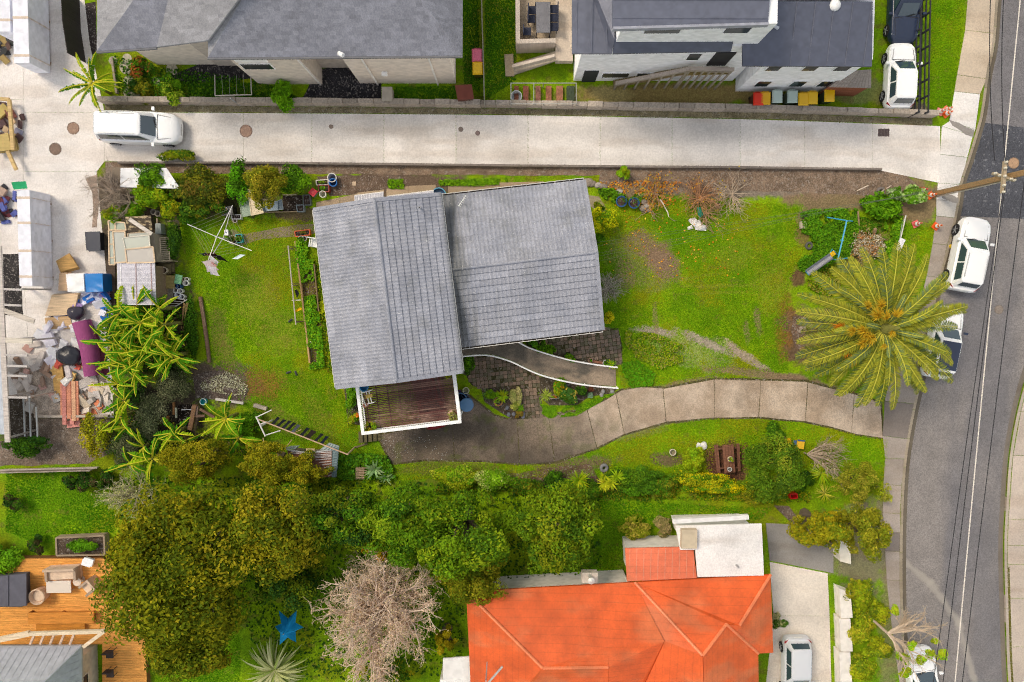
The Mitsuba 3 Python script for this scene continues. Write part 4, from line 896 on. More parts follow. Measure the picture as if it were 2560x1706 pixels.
# deck and timber ramp of the white house
wd = thing('timber_ramp', 'weathered timber landing and sloping walkway against the white house', 'ramp')
zL = 2.6
qs = pts(z3, zL, 1600, 590, 1985, 565, 1990, 680, 1600, 690)
part(wd, 'landing', MB((0.22, 0.16, 0.05)).slab3(qs, 0.1), 'wood')
qa, qb = pts(z3, zL, 1600, 610)[0], pts(z3, 0.3, 930, 740)[0]; qc, qd = pts(z3, zL, 1600, 680)[0], pts(z3, 0.3, 930, 810)[0]
part(wd, 'walkway', MB((0.2, 0.15, 0.07)).slab3([qa, qc, qd, qb], 0.08), 'wood')
for p_, q_ in ((qc, qd), (pts(z3, zL, 1990, 690)[0], qc)):
    part(wd, 'handrail', MB((0.4, 0.34, 0.29)).beam(p_ + [0, 0, 0.95], q_ + [0, 0, 0.95], 0.2, 0.06), 'wood')
    part(wd, 'side_rail', MB((0.3, 0.26, 0.21)).beam(p_ + [0, 0, 0.5], q_ + [0, 0, 0.5], 0.05, 0.14), 'wood')
    for t in np.linspace(0.02, 0.98, 7):
        m = p_ + (q_ - p_) * t
        part(wd, 'post', MB((0.3, 0.26, 0.2)).beam([m[0], m[1], 0], m + [0, 0, 0.94], 0.09), 'wood')
for x in (1620, 1960): part(wd, 'post', MB((0.3, 0.26, 0.2)).beam(at(z3, x, 640, 0), at(z3, x, 640, zL - 0.1) * [1, 1, 0] + [0, 0, zL - 0.1], 0.12), 'wood')
n3 = thing('patio_deck', 'pale raised patio deck with low walls beside the white house', 'deck')
zD = 0.9
part(n3, 'floor', MB((0.4, 0.32, 0.23)).slab3(pts(z3, zD, 70, -300, 540, -300, 540, 360, 70, 360), 0.2), 'wood')
for ln in (((50, -300), (55, 380)), ((40, 385), (400, 375))):
    part(n3, 'wall', MB((0.52, 0.45, 0.39)).beam(at(z3, *ln[0], 1.6) * [1, 1, 0] + [0, 0, 0.85], at(z3, *ln[1], 1.6) * [1, 1, 0] + [0, 0, 0.85], 0.24, 1.6), 'concrete')
part(n3, 'path', MB((0.55, 0.47, 0.39)).slab3(pts(z3, 0.92, 400, -300, 545, -300, 560, 560, 400, 560), 0.5), 'concrete')
part(n3, 'side_stair', MB((0.4, 0.35, 0.28)).slab3([at(z3, 400, 470, 0.9), at(z3, 400, 560, 0.9), at(z3, 10, 690, 0.1), at(z3, 0, 590, 0.1)], 0.12), 'concrete')
part(n3, 'stair_wall', MB((0.55, 0.47, 0.4)).beam(at(z3, 400, 520, 1.4), at(z3, 10, 620, 0.7), 0.16, 0.5), 'concrete')
part(n3, 'landing', MB((0.45, 0.36, 0.25)).slab3(pts(z3, 0.12, -70, 500, 10, 495, 20, 700, -60, 700), 0.12), 'concrete')
tb = thing('patio_table', 'grey rectangular outdoor dining table on the patio deck', 'table')
q = pts(z3, zD + 0.75, 218, 20, 350, 20, 350, 300, 225, 300)
part(tb, 'top', MB((0.17, 0.17, 0.19)).slab3(q, 0.05), 'matte')
for c_ in q: part(tb, 'leg', MB((0.05, 0.05, 0.06)).beam(c_ * [0.999, 1, 0] + [0, 0, zD], c_ - [0, 0, 0.05], 0.06), 'matte')
for i, (x, y) in enumerate(((185, 95), (180, 175), (385, 85), (385, 165), (385, 250), (140, 290))):
    q = at(z3, x, y, zD + 0.45)
    ch = thing('patio_chair', ['dark patio chair, upper one left of the grey table', 'dark patio chair, lower one left of the grey table', 'dark patio chair, topmost right of the grey table', 'dark patio chair, middle one right of the grey table', 'dark patio chair, lowest right of the grey table', 'dark patio chair pulled away at the corner of the patio'][i], 'chair', 'dark chairs around the patio table')
    s = -1 if i in (0, 1, 5) else 1
    part(ch, 'seat', MB((0.03, 0.035, 0.06)).box(q, (0.44, 0.44, 0.05)), 'matte')
    part(ch, 'backrest', MB((0.035, 0.04, 0.065)).box(q + [0.22 * s, 0, 0.25], (0.05, 0.44, 0.48)), 'matte')
    for u, v in ((-1, -1), (-1, 1), (1, -1), (1, 1)): part(ch, 'leg', MB((0.03, 0.03, 0.04)).beam(q + [0.18 * u, 0.18 * v, -0.45], q + [0.18 * u, 0.18 * v, -0.02], 0.03), 'matte')
# vegetable plots in mesh enclosures
vp = thing('vegetable_plot', 'fenced vegetable plot with reddish raised beds below the patio', 'garden plot')
for x0, x1, col in ((20, 60, (0.2, 0.08, 0.05)), (100, 150, (0.24, 0.09, 0.06)), (215, 262, (0.26, 0.12, 0.09)), (310, 360, (0.3, 0.13, 0.08)), (405, 465, (0.32, 0.15, 0.09)), (500, 570, (0.06, 0.08, 0.05))):
    part(vp, 'bed', MB(col).prism(p2(z3, x0, 800, x1, 800, x1, 950, x0, 950), -0.02, 0.22), 'rubble')
for ln in (((-10, 765), (590, 765)), ((-10, 955), (590, 955)), ((-10, 765), (-10, 955)), ((200, 765), (200, 955)), ((590, 765), (590, 955))):
    a, b = at(z3, *ln[0], 0.9), at(z3, *ln[1], 0.9)
    part(vp, 'rail', MB((0.35, 0.35, 0.33)).beam(a, b, 0.04), 'metal')
    for t in (0, 0.5, 1): part(vp, 'post', MB((0.3, 0.3, 0.28)).beam((a + (b - a) * t) * [1, 1, 0], a + (b - a) * t, 0.05), 'metal')
wt = thing('water_tub', 'pale grey tub standing in the fenced vegetable plot', 'tub')
q = at(z3, 40, 910)
part(wt, 'shell', MB((0.5, 0.54, 0.55)).lathe([(0.3, 0), (0.34, 0.6), (0.31, 0.6), (0.27, 0.1), (0.001, 0.1)], q, 14), 'gloss')
# grey timber store under the right corner of the white house
sd = thing('timber_shed', 'small grey timber lean-to at the right corner of the white house', 'shed')
q = R3(z4, 560, 800, 1.9, 760, 650, 2.4, 950, 640, 2.4, 950, 810, 2.0)
for i in range(12):
    t0, t1 = i / 12, (i + 0.9) / 12
    A0, B0 = q[0] + (q[3] - q[0]) * t0, q[1] + (q[2] - q[1]) * t0; A1, B1 = q[0] + (q[3] - q[0]) * t1, q[1] + (q[2] - q[1]) * t1
    part(sd, 'roof_board', MB((0.3, 0.26, 0.23), rng.uniform(0.4, 0.6)).slab3([A0, A1, B1, B0], 0.04), 'wood')
part(sd, 'wall', MB((0.25, 0.09, 0.05)).prism([tuple(v[:2]) for v in (q[0] + [0.1, 0.1, 0], q[3] + [-0.05, 0.1, 0], q[2] - [0.05, 0.1, 0], q[1] + [0.1, -0.1, 0])], 0, 1.85), 'wood')
fx = thing('boundary_fence', 'pair of dark wire and rail fences on the grass by the parked cars', 'fence')
for x in (1410, 1495):
    a, b = at(z4, x, -200, 1.1), at(z4, x - 25, 1030, 1.1)
    for z in (0.3, 0.7, 1.1):
        part(fx, 'rail', MB((0.03, 0.03, 0.035)).beam(a * [1, 1, 0] + [0, 0, z], b * [1, 1, 0] + [0, 0, z], 0.06, 0.07), 'matte')
    for t in np.linspace(0, 1, 9):
        m = a + (b - a) * t
        part(fx, 'post', MB((0.035, 0.035, 0.04)).beam(m * [1, 1, 0], m * [1, 1, 0] + [0, 0, 1.15], 0.09), 'matte')
sf = thing('side_fence', 'thin grey fence between the cream house and the patio garden', 'fence')
a, b = at(z2, 2062, -200, 1.2) * [1, 1, 0], at(z2, 2095, 945, 1.2) * [1, 1, 0]
for t in np.linspace(0, 1, 60):
    m = a + (b - a) * t
    part(sf, 'paling', MB((0.25, 0.24, 0.2), rng.uniform(0.35, 0.65)).box((m[0], m[1], 0.6), (0.03, 0.13, 1.2)), 'wood')
# ------------------------------------------------------------------ southern neighbours
ro = thing('red_roof_house', 'large house under a bright orange red hipped metal roof', 'house')
def f_red(p, n, uv):
    t = dr.select(dr.abs(n.y) > dr.abs(n.x), p.y, p.x) / 0.37
    ln = 1 - 0.16 * smoothstep(0.14, 0.02, t - dr.floor(t))
    return mix(palette(uv), (0.5, 0.17, 0.07), 0.5 * smoothstep(0.45, 0.75, fbm(p.x * 0.5, p.y * 1.1, 4, 4))) * ln * (0.72 + 0.56 * fbm(p.x * 1.3, p.y * 1.3, 2, 4)) * (0.92 + 0.16 * noise(p.x * 19, p.y * 19, 1))
bsdf('red_metal', f_red, 0.5, 0.4)
RD = (0.62, 0.1, 0.018); RD2 = (0.7, 0.17, 0.08)
ES = 2.9
F = {
    'a': R3(cT, 135, 515, ES, 1005, 468, ES, 1158, 770, 5.0, 870, 800, 5.1, 868, 905, 5.2, 530, 910, 5.4),
    'b': R3(cT, 135, 515, ES, 530, 910, 5.4, 470, 1010, 4.6, 380, 1300, 3.0, 172, 1300, ES),
    'c': R3(cT, 530, 910, 5.4, 868, 905, 5.2, 875, 1300, 3.2, 380, 1300, 3.0, 470, 1010, 4.6),
    'd': R3(cT, 870, 800, 5.1, 1158, 770, 5.0, 1050, 1000, 4.0, 960, 1300, 3.0, 878, 1300, 3.1, 869, 905, 5.2),
    'e': R3(cT, 1005, 468, ES, 1355, 845, 5.8, 1368, 1300, 5.8, 964, 1300, 3.0, 1054, 1000, 4.0, 1161, 770, 5.0),
    'f': R3(cT, 1005, 468, ES, 1706, 428, ES, 1545, 690, 4.6, 1478, 682, 4.8, 1355, 845, 5.8),
    'g': R3(cT, 1706, 428, ES, 1720, 830, ES, 1702, 832, 3.0, 1545, 690, 4.6),
    'h': R3(cT, 1545, 690, 4.6, 1702, 832, 3.0, 1642, 834, 3.4, 1478, 684, 4.8),
    'i': R3(cT, 1476, 688, 4.8, 1642, 838, 3.4, 1650, 1300, ES, 1370, 1300, 5.8, 1358, 848, 5.75),
}
for kx, ring in F.items():
    nm = facet(ro, ring, RD, 'red_metal', tone={'h': 0.55}.get(kx, 0.5))  # thin facet h toned lighter, painted as if lit
for p_, q_ in (((1005, 468, ES), (1355, 845, 5.8)), ((1355, 845, 5.8), (1478, 682, 4.8)), ((1706, 428, ES), (1545, 690, 4.6)), ((135, 515, ES), (530, 910, 5.4)), ((530, 910, 5.4), (868, 905, 5.2)), ((1478, 684, 4.8), (1642, 834, 3.4))):
    part(ro, 'ridge_cap', MB((0.72, 0.2, 0.08)).tube([P(*cT(*p_[:2]), p_[2] + 0.03), P(*cT(*q_[:2]), q_[2] + 0.03)], 0.09, 6), 'red_metal')
an = R3(cT, 955, 292, 2.7, 1306, 284, 2.7, 1325, 445, 2.85, 965, 462, 2.85)
nm = facet(ro, an, RD2, 'red_metal', 0.1); ribs(nm, an, (0.03, 1), 0.42, 0.025, 0.05, (0.68, 0.24, 0.15), 'red_metal')
WC = (0.74, 0.7, 0.64)
def blk(key, xy, top, col, mat='matte', name='wall', z0=0.0):
    part(key, name, MB(col).prism(Polygon([tuple(P(*cT(x, y), z0)[:2]) for x, y in xy]), z0, top), mat)
rw_ = shapely.union_all([Polygon([v[:2] for v in r_]).buffer(0.01) for r_ in F.values()]).buffer(-0.4, join_style=2)
part(ro, 'wall', MB(WC).prism(rw_, 0, ES - 0.2), 'matte')
part(ro, 'wall', MB(WC).prism(Polygon([tuple(P(*cT(x, y), 2.7)[:2]) for x, y in ((955, 292), (1306, 284), (1325, 460), (965, 470))]).buffer(-0.25), 0, 2.58), 'matte')
wg = thing('white_garage', 'flat roofed white garage joined behind the red roofed house', 'garage')
gr = R3(cT, 1215, 175, 3.0, 1660, 165, 3.0, 1672, 432, 3.0, 1330, 440, 3.0, 1318, 300, 3.0, 1240, 300, 3.0)
part(wg, 'roof', MB((0.74, 0.72, 0.7)).slab3(gr, 0.12), 'concrete')
part(wg, 'wall', MB((0.68, 0.65, 0.6)).prism(Polygon([v[:2] for v in gr]).buffer(-0.35, join_style=2), 0, 2.86), 'matte')
part(wg, 'parapet', MB((0.7, 0.68, 0.66)).beam(P(*cT(1200, 150), 3.1), P(*cT(1590, 128), 3.1), 0.25, 0.3), 'matte')
part(wg, 'vent_box', MB((0.5, 0.42, 0.3)).box(P(*cT(1283, 240), 3.2), (0.9, 1.1, 0.35)), 'matte')
part(wg, 'roof_pipe', MB((0.3, 0.3, 0.3)).lathe([(0.06, -0.1), (0.06, 0.35), (0.001, 0.36)], P(*cT(1530, 378), 3.0), 8), 'matte')
lw = thing('white_outhouse', 'small white flat roofed outhouse at the left end of the red roofed house', 'shed')
blk(lw, ((20, 860), (150, 850), (160, 1300), (20, 1300)), 2.4, (0.75, 0.74, 0.72)); blk(lw, ((16, 856), (154, 846), (164, 1310), (16, 1310)), 2.5, (0.72, 0.72, 0.7), name='roof', z0=2.4)
fl2 = thing('flue', 'pale metal flue with cowl on the edge of the red roof', 'flue')
q = P(*cT(770, 440), ES)
part(fl2, 'box', MB((0.6, 0.53, 0.44)).box(q + [0, 0.1, 0.1], (0.9, 0.6, 0.5)), 'matte')
part(fl2, 'pipe', MB((0.6, 0.58, 0.54)).lathe([(0.13, 0), (0.13, 0.9), (0.2, 0.92), (0.2, 1.02), (0.001, 1.12)], q + [0, 0.2, 0], 12), 'metal')
ta = thing('satellite_aerial', 'grey television aerial with crossed arms on the red roof', 'aerial')
q = P(*cT(240, 930), 5.2)
ma = MB((0.45, 0.43, 0.42)).tube([q - [0, 0, 1.0], q + [0, 0, 0.9]], 0.04, 6)
part(ta, 'mast', ma, 'metal')
part(ta, 'arm', MB((0.48, 0.46, 0.44)).beam(q + [-0.5, -0.9, 0.8], q + [0.9, 0.8, 0.85], 0.09).beam(q + [0.0, -0.5, 0.8], q + [0.9, -0.55, 0.8], 0.05), 'metal')
vt2 = thing('roof_cowl', 'small white cowl on the shaded slope of the red roof', 'vent')
part(vt2, 'cap', MB((0.75, 0.72, 0.7)).lathe([(0.16, -0.3), (0.16, 0.2), (0.24, 0.22), (0.001, 0.36)], P(*cT(955, 850), 4.6), 10), 'matte')
slabs('neighbour_drive', [p2(cT, 1700, 360, 2000, 420, 2010, 640, 1720, 640), p2(cT, 1720, 640, 2010, 640, 2020, 1000, 1680, 1000), p2(cT, 1680, 1000, 2020, 1000, 2030, 1500, 1660, 1500)], (0.62, 0.56, 0.49), 'pale concrete driveway beside the red roofed house')
slabs('neighbour_forecourt', [p2(cT, 1680, 160, 1860, 170, 2030, 270, 2030, 420, 1700, 355)], (0.25, 0.235, 0.22), 'dark grey concrete forecourt above the pale driveway')
slabs('mud_track', [p2(cT, 1720, 70, 1800, 72, 1880, 180, 1830, 180)], (0.15, 0.11, 0.08), 'bare brown track behind the garage', 0.012, 'soil')
wl = thing('white_wall', 'low white garden wall along the pale driveway', 'wall')
for y0, y1 in ((452, 620), (625, 790), (795, 1000), (1005, 1300)):
    part(wl, 'panel', MB((0.72, 0.68, 0.62), rng.uniform(0.45, 0.55)).prism(Polygon([tuple(P(*cT(x, y), 0)[:2]) for x, y in ((2030, y0 + (20 if y0 < 500 else 0)), (2085, y0 + 40 if y0 < 500 else y0), (2098, y1), (2038, y1))]), 0, 0.8), 'matte')
wl2 = thing('white_pillar_wall', 'short white wall panel standing alone by the dark forecourt', 'wall')
part(wl2, 'panel', MB((0.72, 0.68, 0.58)).prism(Polygon([tuple(P(*cT(x, y), 0)[:2]) for x, y in ((2020, 230), (2080, 225), (2085, 345), (2030, 330))]), 0, 0.9), 'matte')

sh = thing('grey_roof_house', 'house with a pale grey metal hip roof beside the orange deck', 'house')
r1 = R3(cR, -400, 1345, 3.2, 510, 1338, 3.2, 250, 1590, 5.2, -400, 1600, 5.2)
r2 = R3(cR, 510, 1338, 3.2, 525, 2300, 3.2, 250, 2300, 5.2, 250, 1590, 5.2)
for ring, d, tn in ((r1, (0, 1), 0.5), (r2, (1, 0), 0.5)):
    nm = facet(sh, ring, (0.4, 0.41, 0.46), 'metal', tone=tn); ribs(nm, ring, d, 0.4, 0.025, 0.03, (0.45, 0.46, 0.5))
part(sh, 'hip_cap', MB((0.42, 0.43, 0.48)).tube([r1[1] + [0, 0, 0.03], r1[2] + [0, 0, 0.03]], 0.09, 6), 'metal')
CB = (0.62, 0.53, 0.38)
part(sh, 'wall', MB((0.58, 0.5, 0.36)).prism(Polygon([tuple(P(*cR(x, y), 0)[:2]) for x, y in ((-400, 1330), (610, 1330), (640, 2300), (-400, 2300))]), 0, 3.05), 'matte')
a, b = P(*cR(640, 2300), 0), P(*cR(612, 1345), 0)
for t0, t1 in ((0.5, 0.66), (0.72, 0.9)):
    d = b - a; kk = part(sh, 'window', MB((0.6, 0.56, 0.46)).beam(a + d * t0 + [0.0, 0, 1.7], a + d * t1 + [0.0, 0, 1.7], 0.06, 1.3), 'matte')
    part(kk, 'glass', MB().beam(a + d * (t0 + 0.01) + [0.04, 0, 1.7], a + d * (t1 - 0.01) + [0.04, 0, 1.7], 0.02, 1.1), 'pane')
pg = thing('pergola', 'cream pergola beams along the edge of the grey roofed house', 'pergola')
part(pg, 'beam', MB((0.66, 0.54, 0.38)).beam(P(*cR(-200, 1340), 3.3), P(*cR(185, 1262), 3.3), 0.3, 0.2), 'wood')
part(pg, 'beam', MB((0.64, 0.53, 0.38)).beam(P(*cR(170, 1265), 3.3), P(*cR(655, 1248), 3.3), 0.2, 0.2), 'wood')
part(pg, 'beam', MB((0.66, 0.55, 0.4)).beam(P(*cR(655, 1248), 3.3), P(*cR(525, 1345), 3.3), 0.2, 0.2), 'wood')
for i in range(5):
    part(pg, 'slat', MB((0.55, 0.4, 0.3)).beam(P(*cR(190 + i * 62, 1330), 3.28), P(*cR(215 + i * 62, 1270), 3.28), 0.12, 0.1), 'wood')
od = thing('orange_deck', 'large orange stained timber deck of the corner house', 'deck')
dp = Polygon([tuple(P(*cR(x, y), 0.5)[:2]) for x, y in ((-300, 790), (640, 788), (900, 960), (925, 1800), (640, 1800), (640, 1330), (-300, 1330))])
x0, y0, x1, y1 = dp.bounds; wbd = 0.16
for i in range(int((y1 - y0) / wbd)):
    g = dp.intersection(sbox(x0, y0 + i * wbd + 0.006, x1, y0 + (i + 1) * wbd - 0.006))
    for gg in getattr(g, 'geoms', [g]):
        if gg.area > 0.02: part(od, 'board', MB((0.7, 0.32, 0.075), rng.uniform(0.4, 0.62)).prism(gg, 0.46, 0.5), 'wood')
part(od, 'skirt', MB((0.2, 0.09, 0.03)).prism(dp.buffer(-0.03), 0.0, 0.455), 'matte')
bs = thing('timber_bench', 'long stepped orange timber bench on the deck by the house', 'bench')
part(bs, 'seat', MB((0.55, 0.22, 0.04)).slab3(pts(cR, 1.0, 175, 1135, 585, 1128, 585, 1200, 175, 1205), 0.1), 'wood'); part(bs, 'step', MB((0.5, 0.2, 0.03)).slab3(pts(cR, 0.75, 225, 1205, 530, 1200, 530, 1245, 225, 1248), 0.1), 'wood')
for x in (180, 380, 570): part(bs, 'support', MB((0.25, 0.1, 0.03)).box(at(cR, x, 1165, 0.9) * [1, 1, 0] + [0, 0, 0.7], (0.1, 0.6, 0.42)), 'wood')
def sofa(name, lab, x, y, w_, d_, rot, col, cat):
    k = thing(name, lab, cat); q = at(cR, x, y, 0.9); ca, sa = math.cos(rot), math.sin(rot)
    o = lambda u, v, z: np.array([q[0] + u * ca - v * sa, q[1] + u * sa + v * ca, z])
    part(k, 'base', MB(col).box(o(0, 0, 0.72), (w_, d_, 0.42), rot), 'matte')
    part(k, 'cushion', MB(tuple(1.1 * v for v in col)).box(o(0, -0.05, 0.97), (w_ - 0.3, d_ - 0.25, 0.14), rot), 'matte')
    part(k, 'back', MB(tuple(0.85 * v for v in col)).box(o(0, d_ / 2 - 0.06, 1.1), (w_, 0.14, 0.5), rot), 'matte')
    for s in (-1, 1): part(k, 'arm', MB(tuple(0.6 * v for v in col)).box(o(s * (w_ / 2 - 0.07), 0, 0.95), (0.15, d_, 0.5), rot), 'matte')
sofa('outdoor_sofa', 'wide cream two seat outdoor sofa on the orange deck', 395, 885, 1.9, 0.8, 0.05, (0.6, 0.45, 0.33), 'sofa')
sofa('armchair', 'cream armchair turned askew right of the coffee table', 565, 965, 0.8, 0.85, -0.9, (0.62, 0.47, 0.34), 'armchair')
tb = thing('coffee_table', 'low white coffee table in the middle of the deck furniture', 'table')
part(tb, 'top', MB((0.66, 0.58, 0.5)).slab3(pts(cR, 0.95, 288, 935, 442, 932, 445, 1008, 290, 1010), 0.06), 'gloss')
for x, y in ((296, 943), (434, 940), (436, 1000), (298, 1002)): part(tb, 'leg', MB((0.5, 0.4, 0.3)).beam(at(cR, x, y, 0.9) * [1, 1, 0] + [0, 0, 0.5], at(cR, x, y, 0.9), 0.06), 'matte')
tc = thing('tub_chair', 'round cream tub chair left below the coffee table', 'chair')
q = at(cR, 245, 1025, 0.9)
part(tc, 'shell', MB((0.58, 0.42, 0.3)).lathe([(0.42, 0.5), (0.5, 1.15), (0.44, 1.17), (0.36, 0.9)], (q[0], q[1], 0), 16), 'matte'); part(tc, 'cushion', MB((0.62, 0.48, 0.36)).lathe([(0.37, 0.85), (0.34, 0.95), (0.001, 0.97)], (q[0], q[1], 0), 14), 'matte')
stl = thing('side_table', 'small round cream side table beside the sofa', 'table')
q = at(cR, 488, 937, 0.9)
part(stl, 'top', MB((0.64, 0.52, 0.42)).lathe([(0.001, 1.0), (0.26, 1.0), (0.26, 0.95), (0.05, 0.94)], (q[0], q[1], 0), 14), 'matte'); part(stl, 'stem', MB((0.5, 0.4, 0.3)).lathe([(0.05, 0.95), (0.05, 0.52), (0.2, 0.5)], (q[0], q[1], 0), 10), 'matte')
wb = thing('white_box', 'small white box at the back edge of the orange deck', 'box')
part(wb, 'body', MB((0.78, 0.8, 0.82)).box(at(cR, 552, 815, 0.7), (0.55, 0.4, 0.4), -0.3), 'gloss'); part(wb, 'lid', MB((0.82, 0.83, 0.85)).box(at(cR, 552, 815, 0.92), (0.6, 0.45, 0.05), -0.3), 'gloss')
sp = thing('spa_pool', 'dark grey folding cover on a spa pool at the edge of the orange deck', 'spa pool')
part(sp, 'cabinet', MB((0.08, 0.08, 0.09)).prism(Polygon([tuple(P(*cR(x, y), 1.0)[:2]) for x, y in ((-60, 905), (150, 895), (158, 1085), (-60, 1085))]), 0.3, 1.25), 'matte')
for xa, xb in ((-66, 52), (58, 164)): part(sp, 'cover', MB((0.1, 0.1, 0.125)).slab3(pts(cR, 1.36, xa, 905 - xa * 0.1, xb, 905 - xb * 0.1, xb, 1090, xa, 1092), 0.1), 'matte')
for i, (x, y) in enumerate(((690, 1390), (692, 1510))):
    dc = thing('folding_chair', ['dark folding chair against the cream wall, upper of two', 'dark folding chair against the cream wall, lower of two'][i], 'chair')
    q = at(cR, x, y, 0.9)
    part(dc, 'seat', MB((0.06, 0.045, 0.04)).box(q + [0, 0, 0.05], (0.45, 0.5, 0.05)), 'matte'); part(dc, 'backrest', MB((0.05, 0.04, 0.04)).box(q + [0, 0.24, 0.3], (0.45, 0.06, 0.5)), 'matte')
    for u, v in ((-1, -1), (1, -1), (-1, 1), (1, 1)): part(dc, 'leg', MB((0.05, 0.05, 0.05)).beam(q + [0.18 * u, 0.2 * v, -0.4], q + [0.18 * u, 0.2 * v, 0.03], 0.03), 'matte')
rb = thing('raised_bed', 'timber framed raised bed of leafy greens above the orange deck', 'garden bed')
q = [at(cR, x, y, 0.4) for x, y in ((355, 662), (655, 648), (660, 768), (360, 772))]
for i in range(4):
    part(rb, 'side', MB((0.3, 0.23, 0.16)).beam(q[i] * [1, 1, 0] + [0, 0, 0.24], q[(i + 1) % 4] * [1, 1, 0] + [0, 0, 0.24], 0.1, 0.5), 'wood')
part(rb, 'soil', MB((0.07, 0.05, 0.035)).sheet(Polygon([tuple(v[:2]) for v in q]), 0.42), 'soil')

# ------------------------------------------------------------------ vehicles
def car(name, label, c, heading, L, Wd, H, paint, kind='hatch', roof_paint=None, cat='car', z=0.0):
    """c: plan centre; x forward. Body loft, cabin, glass, lights, mirrors, wheels."""
    k = thing(name, label, cat)
    a = math.radians(heading); ca, sa = math.cos(a), math.sin(a)
    X = lambda v: np.asarray(v, float) @ np.array([[ca, sa, 0], [-sa, ca, 0], [0, 0, 1.0]]) + [c[0], c[1], z]
    hw, h = Wd / 2, L / 2
    belt = H * 0.62
    # stations: x, half width, top, bottom
    if kind == 'van': fr, cab0, cab1, hood = 0.27, 0.25 * L, -0.49 * L, 0.56
    elif kind == 'suv': fr, cab0, cab1, hood = 0.24, 0.2 * L, -0.46 * L, 0.6
    elif kind == 'sedan': fr, cab0, cab1, hood = 0.26, 0.17 * L, -0.33 * L, 0.57
    else: fr, cab0, cab1, hood = 0.24, 0.2 * L, -0.46 * L, 0.57
    S = [(-h, hw * 0.72, belt * 0.72, 0.36), (-h + 0.06, hw * 0.86, belt * 0.9, 0.3), (-h + 0.28, hw * 0.96, belt * 0.98, 0.25), (-h + 0.7, hw, belt, 0.22), (-0.1 * L, hw, belt, 0.2), (cab0 - 0.1, hw, belt * 0.985, 0.2), (h - 0.75, hw * 0.985, hood * H, 0.22), (h - 0.35, hw * 0.92, hood * H * 0.95, 0.25), (h - 0.1, hw * 0.74, hood * H * 0.82, 0.28), (h, hw * 0.45, hood * H * 0.66, 0.34)]
    R = []
    for x, w_, t, b_ in S:
        m = (t + b_) / 2
        R.append([X([x, y, zz]) for y, zz in ((-w_ * 0.9, b_), (-w_, b_ + 0.12), (-w_, m), (-w_ * 0.97, t - 0.09), (-w_ * 0.86, t - 0.01), (-w_ * 0.5, t + 0.025), (0, t + 0.035), (w_ * 0.5, t + 0.025), (w_ * 0.86, t - 0.01), (w_ * 0.97, t - 0.09), (w_, m), (w_, b_ + 0.12), (w_ * 0.9, b_))])
    mb = MB().grid(np.array(R))
    for e_ in (R[0], R[-1]):
        e_ = np.array(e_); mb.add(np.vstack([e_, e_.mean(0)]), [[i, (i + 1) % 13, 13] for i in range(13)])
    part(k, 'body', mb, 'paint_' + paint, 30)
    # cabin: hull of belt ring and roof ring
    rw = hw * 0.74
    ws_l = 0.62 if kind != 'van' else 0.72
    rx0, rx1 = cab0 - ws_l * (1.0 if kind != 'van' else 0.9), cab1 + (0.28 if kind in ('suv', 'hatch', 'van') else 0.62)
    b0 = belt - 0.03
    low = [(cab0, hw * 0.55), (cab0 - 0.18, hw * 0.86), (cab1 + 0.12, hw * 0.88), (cab1, hw * 0.7)]
    top = [(rx0, rw * 0.75), (rx0 - 0.14, rw * 0.95), (rx1 + 0.1, rw * 0.95), (rx1, rw * 0.8)]
    P3 = [(x, s * y, b0) for x, y in low for s in (1, -1)] + [(x, s * y, H - 0.07) for x, y in top for s in (1, -1)] + [(x, s * y * 0.8, H) for x, y in ((rx0 - 0.2, rw * 0.8), (rx1 + 0.2, rw * 0.85)) for s in (1, -1)]
    hull = trimesh.convex.convex_hull(X(P3))
    part(k, 'cabin', MB().tm(hull), 'paint_' + paint, 25)
    rp = roof_paint
    rf = [(x, s * y * 0.9, H + 0.004) for x, y, s in ((rx0 - 0.16, rw * 0.86, 1), (rx1 + 0.14, rw * 0.88, 1), (rx1 + 0.14, rw * 0.88, -1), (rx0 - 0.16, rw * 0.86, -1))]
    if rp: part(k, 'roof', MB().slab3(X([(x, y * 1.08, z_ + 0.012) for x, y, z_ in rf]), 0.03), 'paint_' + rp)
    def glass(name_, q, t=0.012):
        q = X(q); n_ = np.cross(q[1] - q[0], q[2] - q[0]); n_ /= np.linalg.norm(n_)
        if n_[2] < 0: n_ = -n_
        q = q + n_ * 0.022
        part(k, name_, MB().add(np.vstack([q, q - n_ * t]), [[0, 1, 2, 3], [4, 7, 6, 5], [0, 4, 5, 1], [1, 5, 6, 2], [2, 6, 7, 3], [3, 7, 4, 0]]), 'windscreen')
    lerp = lambda p, q, t: tuple(np.array(p) * (1 - t) + np.array(q) * t)
    A_, B_ = (cab0, hw * 0.62, b0), (rx0, rw * 0.74, H - 0.07)
    A1, B1 = lerp(A_, B_, 0.06), lerp(A_, B_, 0.95)
    glass('windscreen', [A1, B1, (B1[0], -B1[1], B1[2]), (A1[0], -A1[1], A1[2])])
    A_, B_ = (cab1, hw * 0.66, b0), (rx1, rw * 0.78, H - 0.07)
    A1, B1 = lerp(A_, B_, 0.3), lerp(A_, B_, 0.92)
    glass('rear_window', [A1, B1, (B1[0], -B1[1], B1[2]), (A1[0], -A1[1], A1[2])])
    xs_ = (cab0 - 0.34, (cab0 + cab1) / 2 + 0.02, (cab0 + cab1) / 2 - 0.07, cab1 + 0.36)
